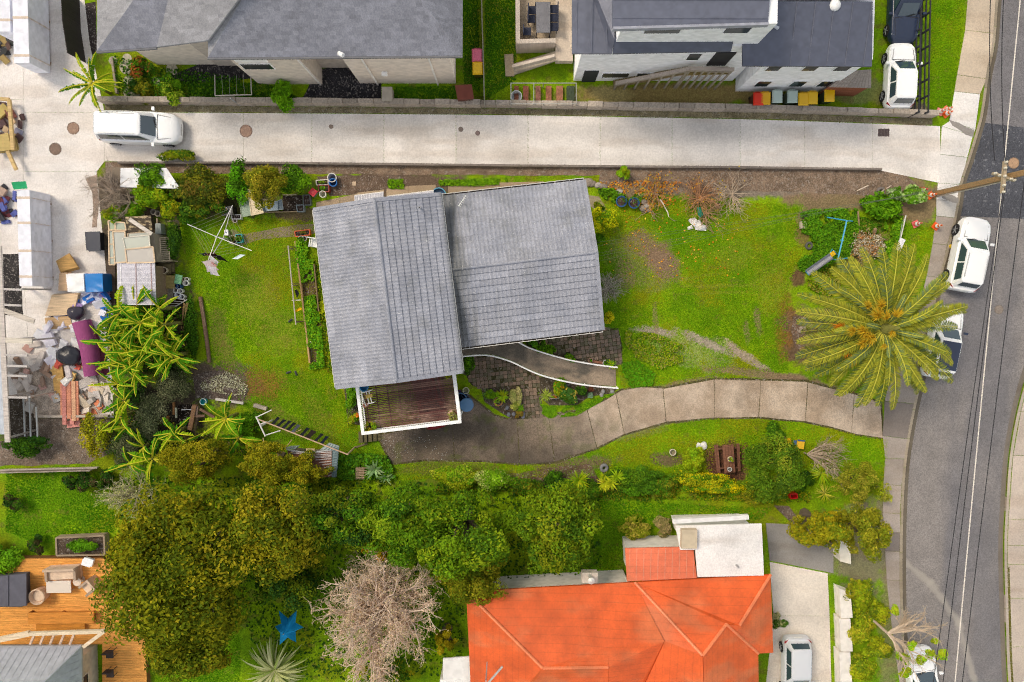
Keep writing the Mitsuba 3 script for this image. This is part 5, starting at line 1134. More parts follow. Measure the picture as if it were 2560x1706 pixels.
    for s in (1, -1):
        for xa, xb in ((xs_[0], xs_[1]), (xs_[2], xs_[3])):
            q = []
            for x, t in ((xa, 0.12), (xb, 0.12), (xb - (0.12 if xb == xs_[3] else 0) + (0.22 if xb == xs_[3] else 0), 0.88), (xa - (0.42 if xa == xs_[0] else 0), 0.88)):
                q.append((x, s * (hw * 0.875 * (1 - t) + rw * 0.955 * t), b0 * (1 - t) + (H - 0.07) * t))
            glass('side_window', q)
        part(k, 'mirror', MB().tm(trimesh.convex.convex_hull(X([(cab0 - 0.22 + dx, s * (hw + dy), b0 + dz) for dx in (0, 0.14) for dy in (0.02, 0.22) for dz in (0.0, 0.14)]))), 'paint_' + ('navy' if rp else paint))
        part(k, 'headlight', MB((0.5, 0.53, 0.56)).tm(trimesh.convex.convex_hull(X([(h - 0.12 - d_, s * hw * f, hood * H * v) for d_, f, v in ((0, 0.5, 0.8), (0.42, 0.9, 0.93), (0.2, 0.86, 0.75), (0, 0.55, 0.7), (0.34, 0.74, 0.97))]))), 'gloss')
        part(k, 'tail_light', MB((0.3, 0.012, 0.015)).tm(trimesh.convex.convex_hull(X([(-h + d_, s * hw * f, belt * v) for d_, f, v in ((0.06, 0.7, 0.94), (0.1, 0.6, 0.84), (0.34, 0.99, 0.97), (0.26, 0.985, 0.84))]))), 'gloss')
        for x in (h - 0.86, -h + 0.82):
            rr = 0.33 if kind != 'suv' else 0.36
            w3 = part(k, 'wheel', MB((0.02, 0.02, 0.022)).tm(trimesh.creation.cylinder(rr, 0.22, 22, transform=trimesh.transformations.rotation_matrix(math.pi / 2, [1, 0, 0]))), 'matte')
            v, f, uv = MB((0.02, 0.02, 0.022)).tm(trimesh.creation.cylinder(rr, 0.22, 22, transform=trimesh.transformations.rotation_matrix(math.pi / 2, [1, 0, 0]))).mesh()
            wm = MB((0.02, 0.02, 0.022)).add(X(v + [x, s * (hw - 0.1), rr]), f); put(w3, wm, 'matte')
            rim = MB((0.35, 0.36, 0.38))
            for sp_ in range(5):
                an_ = sp_ * 2 * math.pi / 5
                rim.beam(X([x, s * (hw + 0.016), rr]), X([x + math.cos(an_) * rr * 0.68, s * (hw + 0.016), rr + math.sin(an_) * rr * 0.68]), 0.06, 0.03)
            part(w3, 'rim', rim, 'metal')
    dk_ = MB((0.03, 0.03, 0.034))
    for s in (1, -1):
        part(k, 'wiper', MB((0.02, 0.02, 0.02)).beam(X([cab0 + 0.02, s * hw * 0.08, b0 + 0.06]), X([cab0 - 0.1, s * hw * 0.08 + hw * 0.5, b0 + 0.14]), 0.02), 'matte')
        dk_.beam(X([cab0 + 0.06, s * hw * 0.78, belt * 0.985 + 0.012]), X([h - 0.42, s * hw * 0.66, hood * H * 0.95 + 0.012]), 0.018, 0.012)
        if kind in ('suv', 'van'): part(k, 'roof_rail', MB((0.5, 0.51, 0.52)).beam(X([rx0 - 0.3, s * rw * 0.84, H + 0.012]), X([rx1 + 0.3, s * rw * 0.86, H + 0.012]), 0.04, 0.04), 'metal')
    dk_.beam(X([cab0 + 0.06, -hw * 0.78, belt * 0.985 + 0.012]), X([cab0 + 0.06, hw * 0.78, belt * 0.985 + 0.012]), 0.03, 0.012)
    part(k, 'bonnet_seam', dk_, 'matte')
    part(k, 'number_plate', MB((0.7, 0.7, 0.66)).add(X([(-h - 0.012, -0.24, 0.72), (-h - 0.012, 0.24, 0.72), (-h + 0.0, 0.24, 0.84), (-h + 0.0, -0.24, 0.84)]), [[0, 1, 2, 3]]), 'matte')
    part(k, 'grille', MB((0.02, 0.02, 0.022)).tm(trimesh.convex.convex_hull(X([(h - 0.03, s * hw * 0.4, v) for s in (1, -1) for v in (hood * H * 0.5, hood * H * 0.62)] + [(h + 0.012, s * hw * 0.36, hood * H * 0.56) for s in (1, -1)]))), 'matte')
    return k
suvc = crop(2330, 530, 3.334)
car('parked_car', 'white sport utility car parked at the kerb, fully in view', at(suvc, 318, 355, 0.8), 80, 4.45, 1.84, 1.62, 'white', 'suv')
car('parked_car', 'white car with a dark blue roof, half hidden under palm fronds', at(suvc, 108, 1090, 0.8), 80, 4.4, 1.78, 1.5, 'white', 'hatch', 'navy')
car('parked_car', 'white car nosing into the frame under the leafy branches at the kerb', at(cV, 475, 1570, 0.8), 96.5, 4.4, 1.78, 1.48, 'white', 'sedan')
car('parked_car', 'small white hatchback parked below the navy car on the grass', at(z4, 1228, 690, 0.8), 89, 3.85, 1.68, 1.5, 'white', 'hatch')
car('parked_car', 'dark navy car at the top edge beside the fence', at(z4, 1268, 40, 0.8), -90, 4.4, 1.75, 1.48, 'navy', 'sedan')
car('parked_van', 'white people mover van parked at the head of the concrete lane', at(z1, 1262, 1168, 0.9), -2, 4.85, 1.84, 1.8, 'white', 'van', cat='van')
car('parked_car', 'pale silver hatchback on the driveway beside the red roofed house', at(cT, 1845, 925, 0.8), -89, 4.3, 1.72, 1.5, 'silver', 'hatch')
q = P(1088, 1070, 0.5)
car('parked_car', 'dark red car with only its nose showing from under the deck', (q[0] - 0.34, q[1] + 2.0), -76, 4.2, 1.72, 1.45, 'red', 'hatch')

# ------------------------------------------------------------------ street furniture
pp = thing('power_pole', 'square brown timber power pole with crossarms beside the street', 'power pole')
b0 = P(2341, 484, 0)
part(pp, 'pole', MB((0.34, 0.21, 0.1)).beam(b0 - [0, 0, 0.1], b0 + [0.12, 0, 9.6], 0.26, 0.26), 'wood')
part(pp, 'conduit', MB((0.62, 0.56, 0.48)).tube([b0 + [0.05, -0.2, 0], b0 + [0.12, -0.19, 6.0]], 0.04, 6), 'matte')
def arm(p_, q_, w_, col, nm='crossarm'): part(pp, nm, MB(col).beam(p_, q_, w_, w_ * 1.1), 'wood')
arm(P(*cO(822, 1218), 6.6), P(*cO(802, 1458), 6.6), 0.15, (0.42, 0.33, 0.22))
arm(P(*cO(728, 1308), 6.2), P(*cO(895, 1362), 6.2), 0.13, (0.36, 0.29, 0.2))
for (x, y), zc in zip(((742, 1310), (775, 1325), (822, 1225), (815, 1270), (812, 1330), (806, 1400), (803, 1450), (860, 1352), (885, 1360)), (6.28, 6.28, 6.7, 6.7, 6.7, 6.7, 6.7, 6.28, 6.28)):
    part(pp, 'insulator', MB((0.6, 0.55, 0.45)).lathe([(0.05, 0), (0.07, 0.06), (0.04, 0.1), (0.06, 0.16), (0.001, 0.2)], P(*cO(x, y), zc), 8), 'gloss')
def wire(lab, p_, q_, sag, r, col, zs=None, mat='matte'):
    k = thing('power_line', lab, 'power line', None)
    t = np.linspace(0, 1, 14)[:, None]
    path = p_ * (1 - t) + q_ * t - np.array([0, 0, 1]) * sag * 4 * t * (1 - t)
    put(k, MB(col).tube(path, r, 5), mat)
def ext(a, b, f): return b + (b - a) * f
BK = (0.03, 0.03, 0.035)
def run(lab, pa, pb, za, zb, f0, f1, r, col, sag=0.35):
    a, b = P(*pa, za), P(*pb, zb); wire(lab, a + (a - b) * f0, b + (b - a) * f1, sag, r, col)
run('left dark wire running north from the pole', (2487, 404), (2486, 0), 6.7, 6.7, 0, 0.4, 0.022, BK)
run('second dark wire running north from the pole', (2513, 403), (2519, 0), 6.8, 6.8, 0, 0.4, 0.022, BK)
run('thick pale cable crossing over the whole street', (2551, 0), (2388, 1706), 6.4, 6.4, 0.1, 0.1, 0.027, (0.72, 0.66, 0.6), 0.05)
run('left dark wire running south along the street', (2507, 480), (2336, 1700), 6.7, 6.7, 0, 0.2, 0.02, BK, 0.1)
run('second dark wire running south along the street', (2512, 470), (2360, 1700), 6.75, 6.7, 0, 0.2, 0.022, BK, 0.1)
run('right dark wire running south along the street', (2560, 470), (2408, 1702), 6.75, 6.7, 0.1, 0.2, 0.022, BK, 0.1)
for i, (x, y) in enumerate(((160, 1030), (165, 1080), (185, 1185), (185, 1230), (190, 1300))):
    a = P(*cJ(x, y), 3.9); b = b0 + [0.2, -0.2 + 0.1 * i, 6.3]
    wire(['topmost', 'second', 'middle', 'fourth', 'lowest'][i] + ' of five thin service wires reaching the house gable', a, b, 0.5, 0.005, (0.12, 0.14, 0.1))
def cone(lab, c, x, y, col, h=0.7):
    k = thing('traffic_cone', lab, 'traffic cone'); q = at(c, x, y, 0); rot = rng.uniform(0, 1.5)
    part(k, 'base', MB(col).box(q + [0, 0, 0.05], (0.4, 0.4, 0.05), rot), 'gloss')
    part(k, 'cone', MB(col).lathe([(0.16, 0.07), (0.13, 0.2)], q, 14).lathe([(0.13, 0.2), (0.1, 0.36)], q, 14, (0.75, 0.75, 0.73)).lathe([(0.1, 0.36), (0.075, 0.48)], q, 14).lathe([(0.075, 0.48), (0.055, 0.57)], q, 14, (0.75, 0.75, 0.73)).lathe([(0.055, 0.57), (0.03, h), (0.001, h)], q, 14), 'gloss')
OR, PK = (0.7, 0.11, 0.015), (0.62, 0.12, 0.11)
cone('orange and white road cone lying back on the new footpath corner', cO, 372, 862, OR)
cone('second road cone with a white band, beside the lane mouth', cO, 372, 832, (0.72, 0.2, 0.1))
cone('faded red cone in the rough corner, left of the orange one', cK, 2035, 238, (0.55, 0.05, 0.06))
cone('orange cone at the foot of the power pole', cK, 2145, 300, OR)
cone('faded pink cone standing on the front lawn', cK, 1962, 662, PK)
cone('orange cone on the footpath opposite the white sport utility car', cK, 2215, 690, OR)
cone('pale pink road cone at the lane entrance bank', z4, 1570, 1030, (0.65, 0.22, 0.22))
hy = thing('hydrant_lid', 'small yellow hydrant lid in the leafy gutter', 'hydrant')
part(hy, 'lid', MB((0.6, 0.4, 0.01)).lathe([(0.13, ROADZ), (0.13, 0.06), (0.09, 0.1), (0.001, 0.11)], at(suvc, 157, 288, 0) * [1, 1, 0], 10), 'gloss')

# ------------------------------------------------------------------ building site on the left
def pack(lab, c, x0, y0, x1, y1, top, straps, zc=1.4):
    k = thing('timber_pack', lab, 'wrapped pack')
    q = [at(c, x0, y0, top), at(c, x1, y0, top), at(c, x1, y1, top), at(c, x0, y1, top)]
    q = [np.array(v) for v in q]
    sl = at(c, x0 + (y1 - y0) * 0.03, y1, top) - q[3]; q[2] = q[2] + sl; q[3] = q[3] + sl
    part(k, 'wrap', MB((0.74, 0.75, 0.82)).prism(Polygon([tuple(v[:2]) for v in q]), 0.12, top), 'matte')
    for t in straps:
        a, b = q[0] + (q[3] - q[0]) * t, q[1] + (q[2] - q[1]) * t
        part(k, 'strap', MB((0.6, 0.5, 0.4)).beam(a + [-0.01, 0, 0.006], b + [0.01, 0, 0.006], 0.14, 0.012), 'matte')
        part(k, 'strap', MB((0.6, 0.5, 0.4)).beam(b + [0.008, 0, 0], b * [1, 1, 0] + [0.008, 0, 0.12], 0.14, 0.012), 'matte')
    for t in (0.1, 0.5, 0.9):
        a, b = q[0] + (q[3] - q[0]) * t, q[1] + (q[2] - q[1]) * t
        part(k, 'bearer', MB((0.3, 0.2, 0.12)).beam(a * [1, 1, 0] + [0, 0, 0.06], b * [1, 1, 0] + [0, 0, 0.06], 0.12, 0.12), 'wood')
pack('long white wrapped pack with tan straps at the top left', z1, 100, -420, 240, 580, 1.9, (0.58, 0.93))
pack('white wrapped pack cut by the left edge at the top', z1, -80, -420, 75, 290, 1.9, (0.85,))
pack('long white wrapped pack lying beside the scaffold, green cloth at its end', cU, 85, 235, 150, 725, 1.9, (0.08, 0.34, 0.63, 0.9))
gc = thing('green_cloth', 'bright green cloth draped over the end of a white pack', 'cloth')
def cloth(q4, col, sag=0.05, n=8, key=None, mat='matte', amp=0.06, seed=0):
    q4 = [np.asarray(v, float) for v in q4]
    u = np.linspace(0, 1, n)[:, None, None]; v = np.linspace(0, 1, n)[None, :, None]
    g = (q4[0] * (1 - u) + q4[1] * u) * (1 - v) + (q4[3] * (1 - u) + q4[2] * u) * v
    s = meshkit.fbm(g * 3.1 + seed * 9, 3, seed) - 0.5
    g = g + np.stack([s * amp * 0.7, -s * amp * 0.7, s * amp * 2 - sag * np.sin(np.pi * u[..., 0]) * np.sin(np.pi * v[..., 0])], -1)
    put(key, MB(col).grid(g), mat, True)
cloth(pts(cU, 2.0, 58, 195, 132, 190, 140, 228, 70, 232), (0.02, 0.3, 0.12), key=gc, amp=0.08)
bp = thing('bin', 'black wheeled bin lying against the boundary of the site yard', 'bin')
q = at(cU, 478, 497, 0.5)
part(bp, 'body', MB((0.03, 0.032, 0.045)).prism(Polygon([tuple(P(*cU(x, y), 0.5)[:2]) for x, y in ((450, 452), (505, 450), (508, 540), (458, 545))]), 0.02, 0.85), 'gloss'); part(bp, 'lid', MB((0.035, 0.038, 0.055)).slab3(pts(cU, 0.93, 446, 448, 508, 446, 512, 545, 453, 550), 0.06), 'gloss')
def sheets(name, lab, cat, c, xy, top, col, mat='wood', n=1, t=0.03, z0=0.02, pname='sheet'):
    k = thing(name, lab, cat)
    for i in range(n):
        z = z0 + (top - z0) * (i + 1) / n
        q = np.array([P(*c(x, y), top) for x, y in xy]); q[:, 2] = z; q[:, :2] += rng.normal(size=2) * (0.05 if n > 1 else 0)
        part(k, pname, MB(col, rng.uniform(0.42, 0.58)).slab3(q, min(t, (top - z0) / n * 0.95)), mat)
    return k
sheets('pallet', 'tan timber pallet lying askew above the white foam blocks', 'pallet', cU, ((278, 605), (345, 565), (390, 635), (300, 660)), 0.5, (0.42, 0.25, 0.09), n=4, t=0.08, pname='layer')
sheets('plywood', 'leaning tan plywood sheet under the white foam', 'plywood', cU, ((305, 655), (345, 652), (345, 745), (300, 745)), 0.4, (0.62, 0.42, 0.26), n=3)
sheets('foam_block', 'white foam sheet stack beside the blue tarpaulin', 'foam block', cU, ((335, 665), (425, 662), (430, 750), (345, 755)), 1.2, (0.8, 0.8, 0.8), 'matte', 5, 0.2)
bt = thing('blue_tarpaulin', 'bright blue tarpaulin wrapped over a square stack', 'tarpaulin')
part(bt, 'cover', MB((0.008, 0.15, 0.48)).prism(Polygon([tuple(P(*cU(x, y), 1.0)[:2]) for x, y in ((428, 662), (522, 660), (526, 752), (440, 758))]).buffer(-0.08).buffer(0.08), 0.02, 1.1), 'gloss')
cloth(pts(cU, 1.14, 430, 664, 522, 662, 526, 752, 440, 756), (0.01, 0.17, 0.5), 0.02, 10, numbered(bt + '__top_sheet'), 'gloss', 0.05)
sheets('plywood', 'large pale tan plywood stack in the middle of the site rubbish', 'plywood', cU, ((260, 770), (395, 765), (370, 870), (225, 880)), 0.45, (0.64, 0.47, 0.3), n=4)
sheets('plywood', 'narrow tan board stack just below the largest plywood stack', 'plywood', cU, ((230, 895), (360, 885), (370, 935), (240, 940)), 0.3, (0.55, 0.37, 0.2), n=3)
pr = thing('membrane_roll', 'long purple roll of membrane lying on the site rubbish', 'roll')
a, b = at(cU, 415, 905, 0.4), at(cU, 478, 1180, 0.4)
part(pr, 'roll', MB((0.27, 0.06, 0.17)).tube([a, (a + b) / 2 + [0.12, 0, 0], b], 0.52, 14), 'matte', True)
part(pr, 'flap', MB((0.13, 0.025, 0.05)).slab3([a + [0.45, 0, -0.2], (a + b) / 2 + [0.8, 0, -0.3], b + [0.75, 0, -0.32], b + [0.45, 0, -0.1], (a + b) / 2 + [0.5, 0, -0.1]], 0.06), 'matte')
def heap(name, lab, c, x, y, r, n, cols, size, cat='rubbish', h=0.4):
    k = thing(name, lab, cat, None)
    for i in range(n):
        a_ = rng.uniform(0, 6.28); d_ = r * math.sqrt(rng.random()) ; q = at(c, x, y, 0) + [d_ * math.cos(a_), d_ * math.sin(a_), 0]
        s = size * rng.uniform(0.5, 1.4, 3) * [1.3, 0.8, 0.25]
        m = trimesh.creation.box(s); m.apply_transform(trimesh.transformations.euler_matrix(rng.normal() * 0.25, rng.normal() * 0.25, rng.uniform(0, 6.28))); m.apply_translation(q + [0, 0, s[2] / 2 + 0.03 + h * rng.random() * (1 - d_ / r * 0.7)])
        part(k, 'piece', MB(cols[rng.integers(len(cols))], rng.uniform(0.4, 0.62)).tm(m), 'matte')
    return k
heap('plastic_heap', 'heap of crumpled white plastic sheeting on the site', cU, 330, 985, 1.5, 26, [(0.7, 0.7, 0.74), (0.6, 0.58, 0.66), (0.75, 0.74, 0.74)], 0.7)
heap('plastic_heap', 'lilac and white plastic wrapping below the blue tarpaulin', cU, 470, 830, 1.3, 24, [(0.6, 0.62, 0.78), (0.68, 0.68, 0.78), (0.35, 0.25, 0.5), (0.02, 0.14, 0.5)], 0.6)
heap('rubble_heap', 'mixed broken boards and wrappings beside the purple roll', cU, 370, 1150, 1.2, 26, [(0.5, 0.45, 0.45), (0.6, 0.4, 0.15), (0.55, 0.1, 0.07), (0.7, 0.7, 0.68), (0.2, 0.3, 0.25)], 0.5)
heap('rubble_heap', 'scattered grey boards and offcuts on the bottom of the site yard', cU, 250, 1190, 2.2, 40, [(0.45, 0.4, 0.37), (0.5, 0.3, 0.26), (0.4, 0.38, 0.36), (0.56, 0.5, 0.46), (0.3, 0.2, 0.15)], 0.5, h=0.15)
heap('rubble_heap', 'pale boards and orange scraps by the lower right corner of the site', cU, 490, 1280, 1.3, 18, [(0.6, 0.5, 0.38), (0.55, 0.5, 0.48), (0.6, 0.4, 0.3), (0.42, 0.38, 0.35), (0.6, 0.52, 0.45), (0.6, 0.2, 0.1)], 0.6, h=0.2)
bg = thing('rubbish_bag', 'black plastic rubbish bag on the white sheeting', 'bag')
m = trimesh.creation.icosphere(3, 0.75); m.vertices *= [1, 0.8, 0.5]; m.vertices *= (0.75 + 0.5 * meshkit.fbm(m.vertices * 2.2, 3, 4))[:, None]
put(bg, MB((0.015, 0.016, 0.024)).tm(m.apply_translation(at(cU, 350, 1080, 0.6))), 'gloss', True)
bg = thing('rubbish_bag', 'small dark bag at the corner of the plywood stack', 'bag')
m = trimesh.creation.icosphere(3, 0.5); m.vertices *= [1, 0.9, 0.6]; m.vertices *= (0.75 + 0.5 * meshkit.fbm(m.vertices * 2.6, 3, 7))[:, None]
put(bg, MB((0.03, 0.025, 0.04)).tm(m.apply_translation(at(cU, 385, 860, 0.4))), 'gloss', True)
tp = thing('timber_stack', 'pink and tan timber planks stacked lengthwise below the rubbish', 'timber stack')
for i in range(7):
    x = 318 + i * 12
    a, b = at(cU, x, 1215 + rng.uniform(-10, 12), 0.35), at(cU, x + 3, 1395 + rng.uniform(-16, 40), 0.35)
    part(tp, 'plank', MB([(0.58, 0.24, 0.15), (0.5, 0.2, 0.17), (0.58, 0.33, 0.2)][i % 3], rng.uniform(0.42, 0.6)).beam(a + [0, 0, 0.05 * (i % 2)], b + [0, 0, 0.05 * (i % 2)], 0.24, 0.1), 'wood')
tp = thing('timber_stack', 'curved orange tan planks left of the pink timber', 'timber stack')
for i in range(4):
    x = 262 + i * 14
    part(tp, 'plank', MB((0.5, 0.3, 0.1), rng.uniform(0.42, 0.6)).beam(at(cU, x, 1030 + i * 20, 0.2), at(cU, x + 28, 1300, 0.2), 0.2, 0.08), 'wood')
fb = thing('foam_strip', 'loose pink foam strip below the timber stack', 'foam strip')
put(fb, MB((0.66, 0.28, 0.24)).slab3(pts(cU, 0.15, 345, 1412, 405, 1408, 408, 1440, 340, 1448), 0.1), 'matte')
# scaffold and half built frame at the left edge
sc_ = thing('scaffold', 'timber and steel scaffold frame of the half built house at the left edge', 'scaffold')
zs = 2.5
def sb(a, b, w_, col=(0.45, 0.38, 0.32), h=None, nm='beam', mat='wood'): part(sc_, nm, MB(col).beam(a, b, w_, h), mat)
sb(at(cU, -6, 520, zs), at(cU, 40, 1520, zs), 0.3, (0.5, 0.45, 0.41), 0.1)
sb(at(cU, -20, 835, zs), at(cU, 175, 905, zs), 0.28, (0.48, 0.43, 0.37), 0.08)
sb(at(cU, 20, 1000, zs), at(cU, 165, 1005, zs), 0.3, (0.55, 0.5, 0.42), 0.08)
for y in (740, 820, 1075, 1130, 1180, 1290): sb(at(cU, 12 if y < 900 else 25, y, zs), at(cU, 140 if y > 900 else 110, y + 4, zs), 0.12, (0.45, 0.42, 0.4), 0.06)
for x, y0, y1 in ((120, 1290, 1490), (150, 1290, 1500), (185, 1340, 1500)): sb(at(cU, x, y0, 1.0), at(cU, x + 8, y1, 1.0), 0.08, (0.4, 0.42, 0.42), None, 'tube', 'metal')
for x, y in ((10, 740), (110, 740), (25, 1000), (160, 1000), (30, 1290), (150, 1290), (36, 1500)): sb(at(cU, x, y, zs) * [1, 1, 0], at(cU, x, y, zs), 0.1, (0.42, 0.4, 0.38), None, 'standard', 'metal')
soil('foundation_pit', p2(cU, 15, 560, 100, 560, 120, 880, 20, 870), (0.035, 0.032, 0.032), 'dark sheet painted as the shade of the unfinished foundation pit', 0.024, 0.05, 20)  # flat sheet on the slab, pit shade painted as near-black colour
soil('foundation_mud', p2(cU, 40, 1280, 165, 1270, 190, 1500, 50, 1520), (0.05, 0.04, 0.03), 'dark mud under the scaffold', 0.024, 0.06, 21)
part(sc_, 'roof_sheet', MB((0.45, 0.49, 0.55)).slab3(pts(cU, 2.4, -300, 1000, 0, 1000, 22, 1480, -300, 1480), 0.06), 'metal')
heap('site_clutter', 'building materials heaped at the left edge beside the lane', z1, 30, 1150, 1.4, 30, [(0.45, 0.35, 0.12), (0.25, 0.1, 0.08), (0.55, 0.4, 0.25), (0.3, 0.3, 0.4), (0.1, 0.06, 0.06)], 0.5)
sheets('plywood', 'mustard coloured plywood stack at the left edge', 'plywood', z1, ((-60, 1250), (95, 1215), (130, 1370), (-60, 1400)), 0.6, (0.48, 0.36, 0.14), n=4)
tpf = thing('timber_edging', 'tan timber edge frame around the materials at the left edge', 'timber frame')
for a, b in (((-40, 905), (85, 915)), ((85, 915), (120, 1380)), ((70, 1390), (150, 1560))): part(tpf, 'plank', MB((0.52, 0.37, 0.17)).beam(at(z1, *a, 0.6), at(z1, *b, 0.6), 0.2, 0.12), 'wood')
heap('site_clutter', 'dark red and blue rubbish beside the long white pack', cU, 20, 300, 1.2, 24, [(0.12, 0.03, 0.04), (0.08, 0.1, 0.3), (0.35, 0.25, 0.2), (0.04, 0.04, 0.05)], 0.45)
heap('site_clutter', 'brown and black scraps below the cut off white pack', z1, 20, 430, 0.9, 18, [(0.1, 0.06, 0.05), (0.35, 0.25, 0.1), (0.05, 0.05, 0.05)], 0.45)
wt_ = thing('ledge', 'pale timber ledge along the bottom of the site yard', 'edging')
put(wt_, MB((0.42, 0.36, 0.3)).beam(at(cU, 180, 1388, 0.3), at(cU, 555, 1386, 0.3), 0.14, 0.25), 'wood')
lw_ = thing('garden_fence', 'low weathered fence between the site bank and the corner lawn', 'fence')
for i in range(24):
    part(lw_, 'paling', MB((0.33, 0.28, 0.24), rng.uniform(0.35, 0.65)).box(at(cR, 4 + i * 25, 246 - i * 0.6, 0.5), (0.24, 0.04, 1.0)), 'wood')
part(lw_, 'rail', MB((0.36, 0.31, 0.26)).beam(at(cR, -6, 240, 0.9), at(cR, 610, 225, 0.9), 0.07, 0.09), 'wood')
soil('site_bank', p2(cDw, 340, 1275, 1130, 1250, 1160, 1600, 900, 1740, -60, 1760, -60, 1500, 300, 1480), (0.17, 0.13, 0.1), 'bare brown bank below the building site', 0.01, 0.15, 40)
struct('site_dust', MB((0.4, 0.33, 0.27)).sheet(ragged(p2(cU, 60, 1130, 540, 1180, 550, 1370, 420, 1380, 180, 1390, 90, 1280), 0.2, 0.4, 22), 0.026), 'soil', 'dusty debris strewn floor of the site')
struct('site_stain', MB((0.32, 0.24, 0.19)).sheet(ragged(p2(cU, 440, 180, 500, 160, 500, 420, 475, 420, 470, 250), 0.2, 0.4, 23), 0.026), 'soil', 'brown dirt swept against the yard boundary')
# ------------------------------------------------------------------ back garden: sheds, frames, pots, laundry
gh = thing('glasshouse', 'patched glasshouse of clear panels in cream timber frames', 'glasshouse')
ZG = 1.9
GL = (0.37, 0.41, 0.36); FR = (0.62, 0.47, 0.32)
def framed(parent, c, xy, z, fr=FR, gl=GL, t=0.07, nm='pane_frame', mid_=()):
    q = pts(c, z, *xy)
    kx = part(parent, 'panel', MB(gl, rng.uniform(0.44, 0.56)).slab3(q, 0.02), 'gloss')
    for i in range(len(q)): part(kx, nm, MB(fr, rng.uniform(0.42, 0.58)).beam(q[i] + [0, 0, 0.02], q[(i + 1) % len(q)] + [0, 0, 0.02], t, 0.05), 'wood')
    for t_ in mid_: part(kx, nm, MB(fr).beam(q[0] + (q[3] - q[0]) * t_ + [0, 0, 0.02], q[1] + (q[2] - q[1]) * t_ + [0, 0, 0.02], t * 0.8, 0.04), 'wood')
framed(gh, cA, (245, 970, 305, 965, 335, 1465, 255, 1465), ZG - 0.35, mid_=(0.4, 0.8))
framed(gh, cA, (240, 825, 335, 830, 340, 960, 250, 965), ZG - 0.25, gl=(0.3, 0.36, 0.25))
framed(gh, cA, (345, 845, 480, 855, 500, 965, 340, 965), ZG - 0.2, gl=(0.34, 0.38, 0.3))
framed(gh, cA, (305, 985, 480, 985, 520, 1425, 335, 1440), ZG - 0.08, gl=(0.4, 0.41, 0.37))
framed(gh, cA, (450, 1075, 830, 1035, 845, 1195, 490, 1245), ZG + 0.05, gl=(0.42, 0.44, 0.38), fr=(0.6, 0.56, 0.48), t=0.05)
framed(gh, cA, (485, 1245, 890, 1205, 915, 1430, 510, 1440), ZG + 0.1, gl=(0.47, 0.44, 0.4))
framed(gh, cA, (525, 1010, 830, 990, 835, 1035, 525, 1065), ZG - 0.02, gl=(0.36, 0.38, 0.34), t=0.03)
part(gh, 'wall', MB((0.3, 0.26, 0.2)).prism(Polygon([tuple(at(cA, x, y, ZG)[:2]) for x, y in ((262, 840), (860, 1000), (905, 1425), (345, 1430))]).buffer(-0.05), 0.0, ZG - 0.42), 'matte')
part(gh, 'lichen_panel', MB((0.13, 0.105, 0.075)).slab3(pts(cA, ZG - 0.05, 480, 770, 850, 750, 875, 985, 530, 1010), 0.05), 'lichen')
def f_lichen(p, n, uv):
    return mix((0.07, 0.055, 0.04), (0.42, 0.33, 0.2), smoothstep(0.5, 0.72, fbm(p.x * 4, p.y * 9, 1, 4))) * (0.7 + 0.6 * noise(p.x * 21, p.y * 21, 0))
bsdf('lichen', f_lichen, 0.9, 0.2)
ch = thing('gutter_board', 'pale board lying diagonally across the glasshouse roof', 'board')
put(ch, MB((0.55, 0.5, 0.44)).beam(at(cA, 545, 805, ZG + 0.16), at(cA, 870, 1020, ZG + 0.2), 0.22, 0.06), 'wood')
cs = thing('corrugated_shed', 'shed with a lilac grey corrugated roof beside the banana plants', 'shed')
zc_ = 2.0
q = pts(cC, zc_, 365, -5, 915, -5, 935, 600, 375, 600); q0 = np.array(q)
part(cs, 'roof', MB((0.36, 0.36, 0.41)).slab3(q, 0.03), 'metal')
n = 34
for i in range(n):
    t = (i + 0.5) / n
    part(cs, 'corrugation', MB((0.5, 0.49, 0.55), rng.uniform(0.45, 0.55)).beam(q0[0] + (q0[3] - q0[0]) * t + [0, 0, 0.012], q0[1] + (q0[2] - q0[1]) * t + [0, 0, 0.012], 0.055, 0.03), 'metal')
for t in (0.1, 0.5, 0.9): part(cs, 'batten', MB((0.34, 0.25, 0.25) if t > 0.2 else (0.72, 0.7, 0.72)).beam(q0[0] + (q0[1] - q0[0]) * t + [0, 0, 0.03], q0[3] + (q0[2] - q0[3]) * t + [0, 0, 0.03], 0.05, 0.03), 'wood')
part(cs, 'wall', MB((0.22, 0.16, 0.11)).prism(Polygon([tuple(v[:2]) for v in q0]).buffer(-0.12), 0, zc_ - 0.04), 'wood')
df = thing('side_deck', 'dark brown board walk between the shed and the boundary', 'boardwalk')
for i in range(18):
    a, b = at(cC, 225, -60 + i * 38), at(cC, 345, -60 + i * 38)
    part(df, 'board', MB((0.085, 0.06, 0.045), rng.uniform(0.35, 0.65)).beam(a + [0, 0, 0.04], b + [0, 0, 0.04], 0.15, 0.04), 'wood')
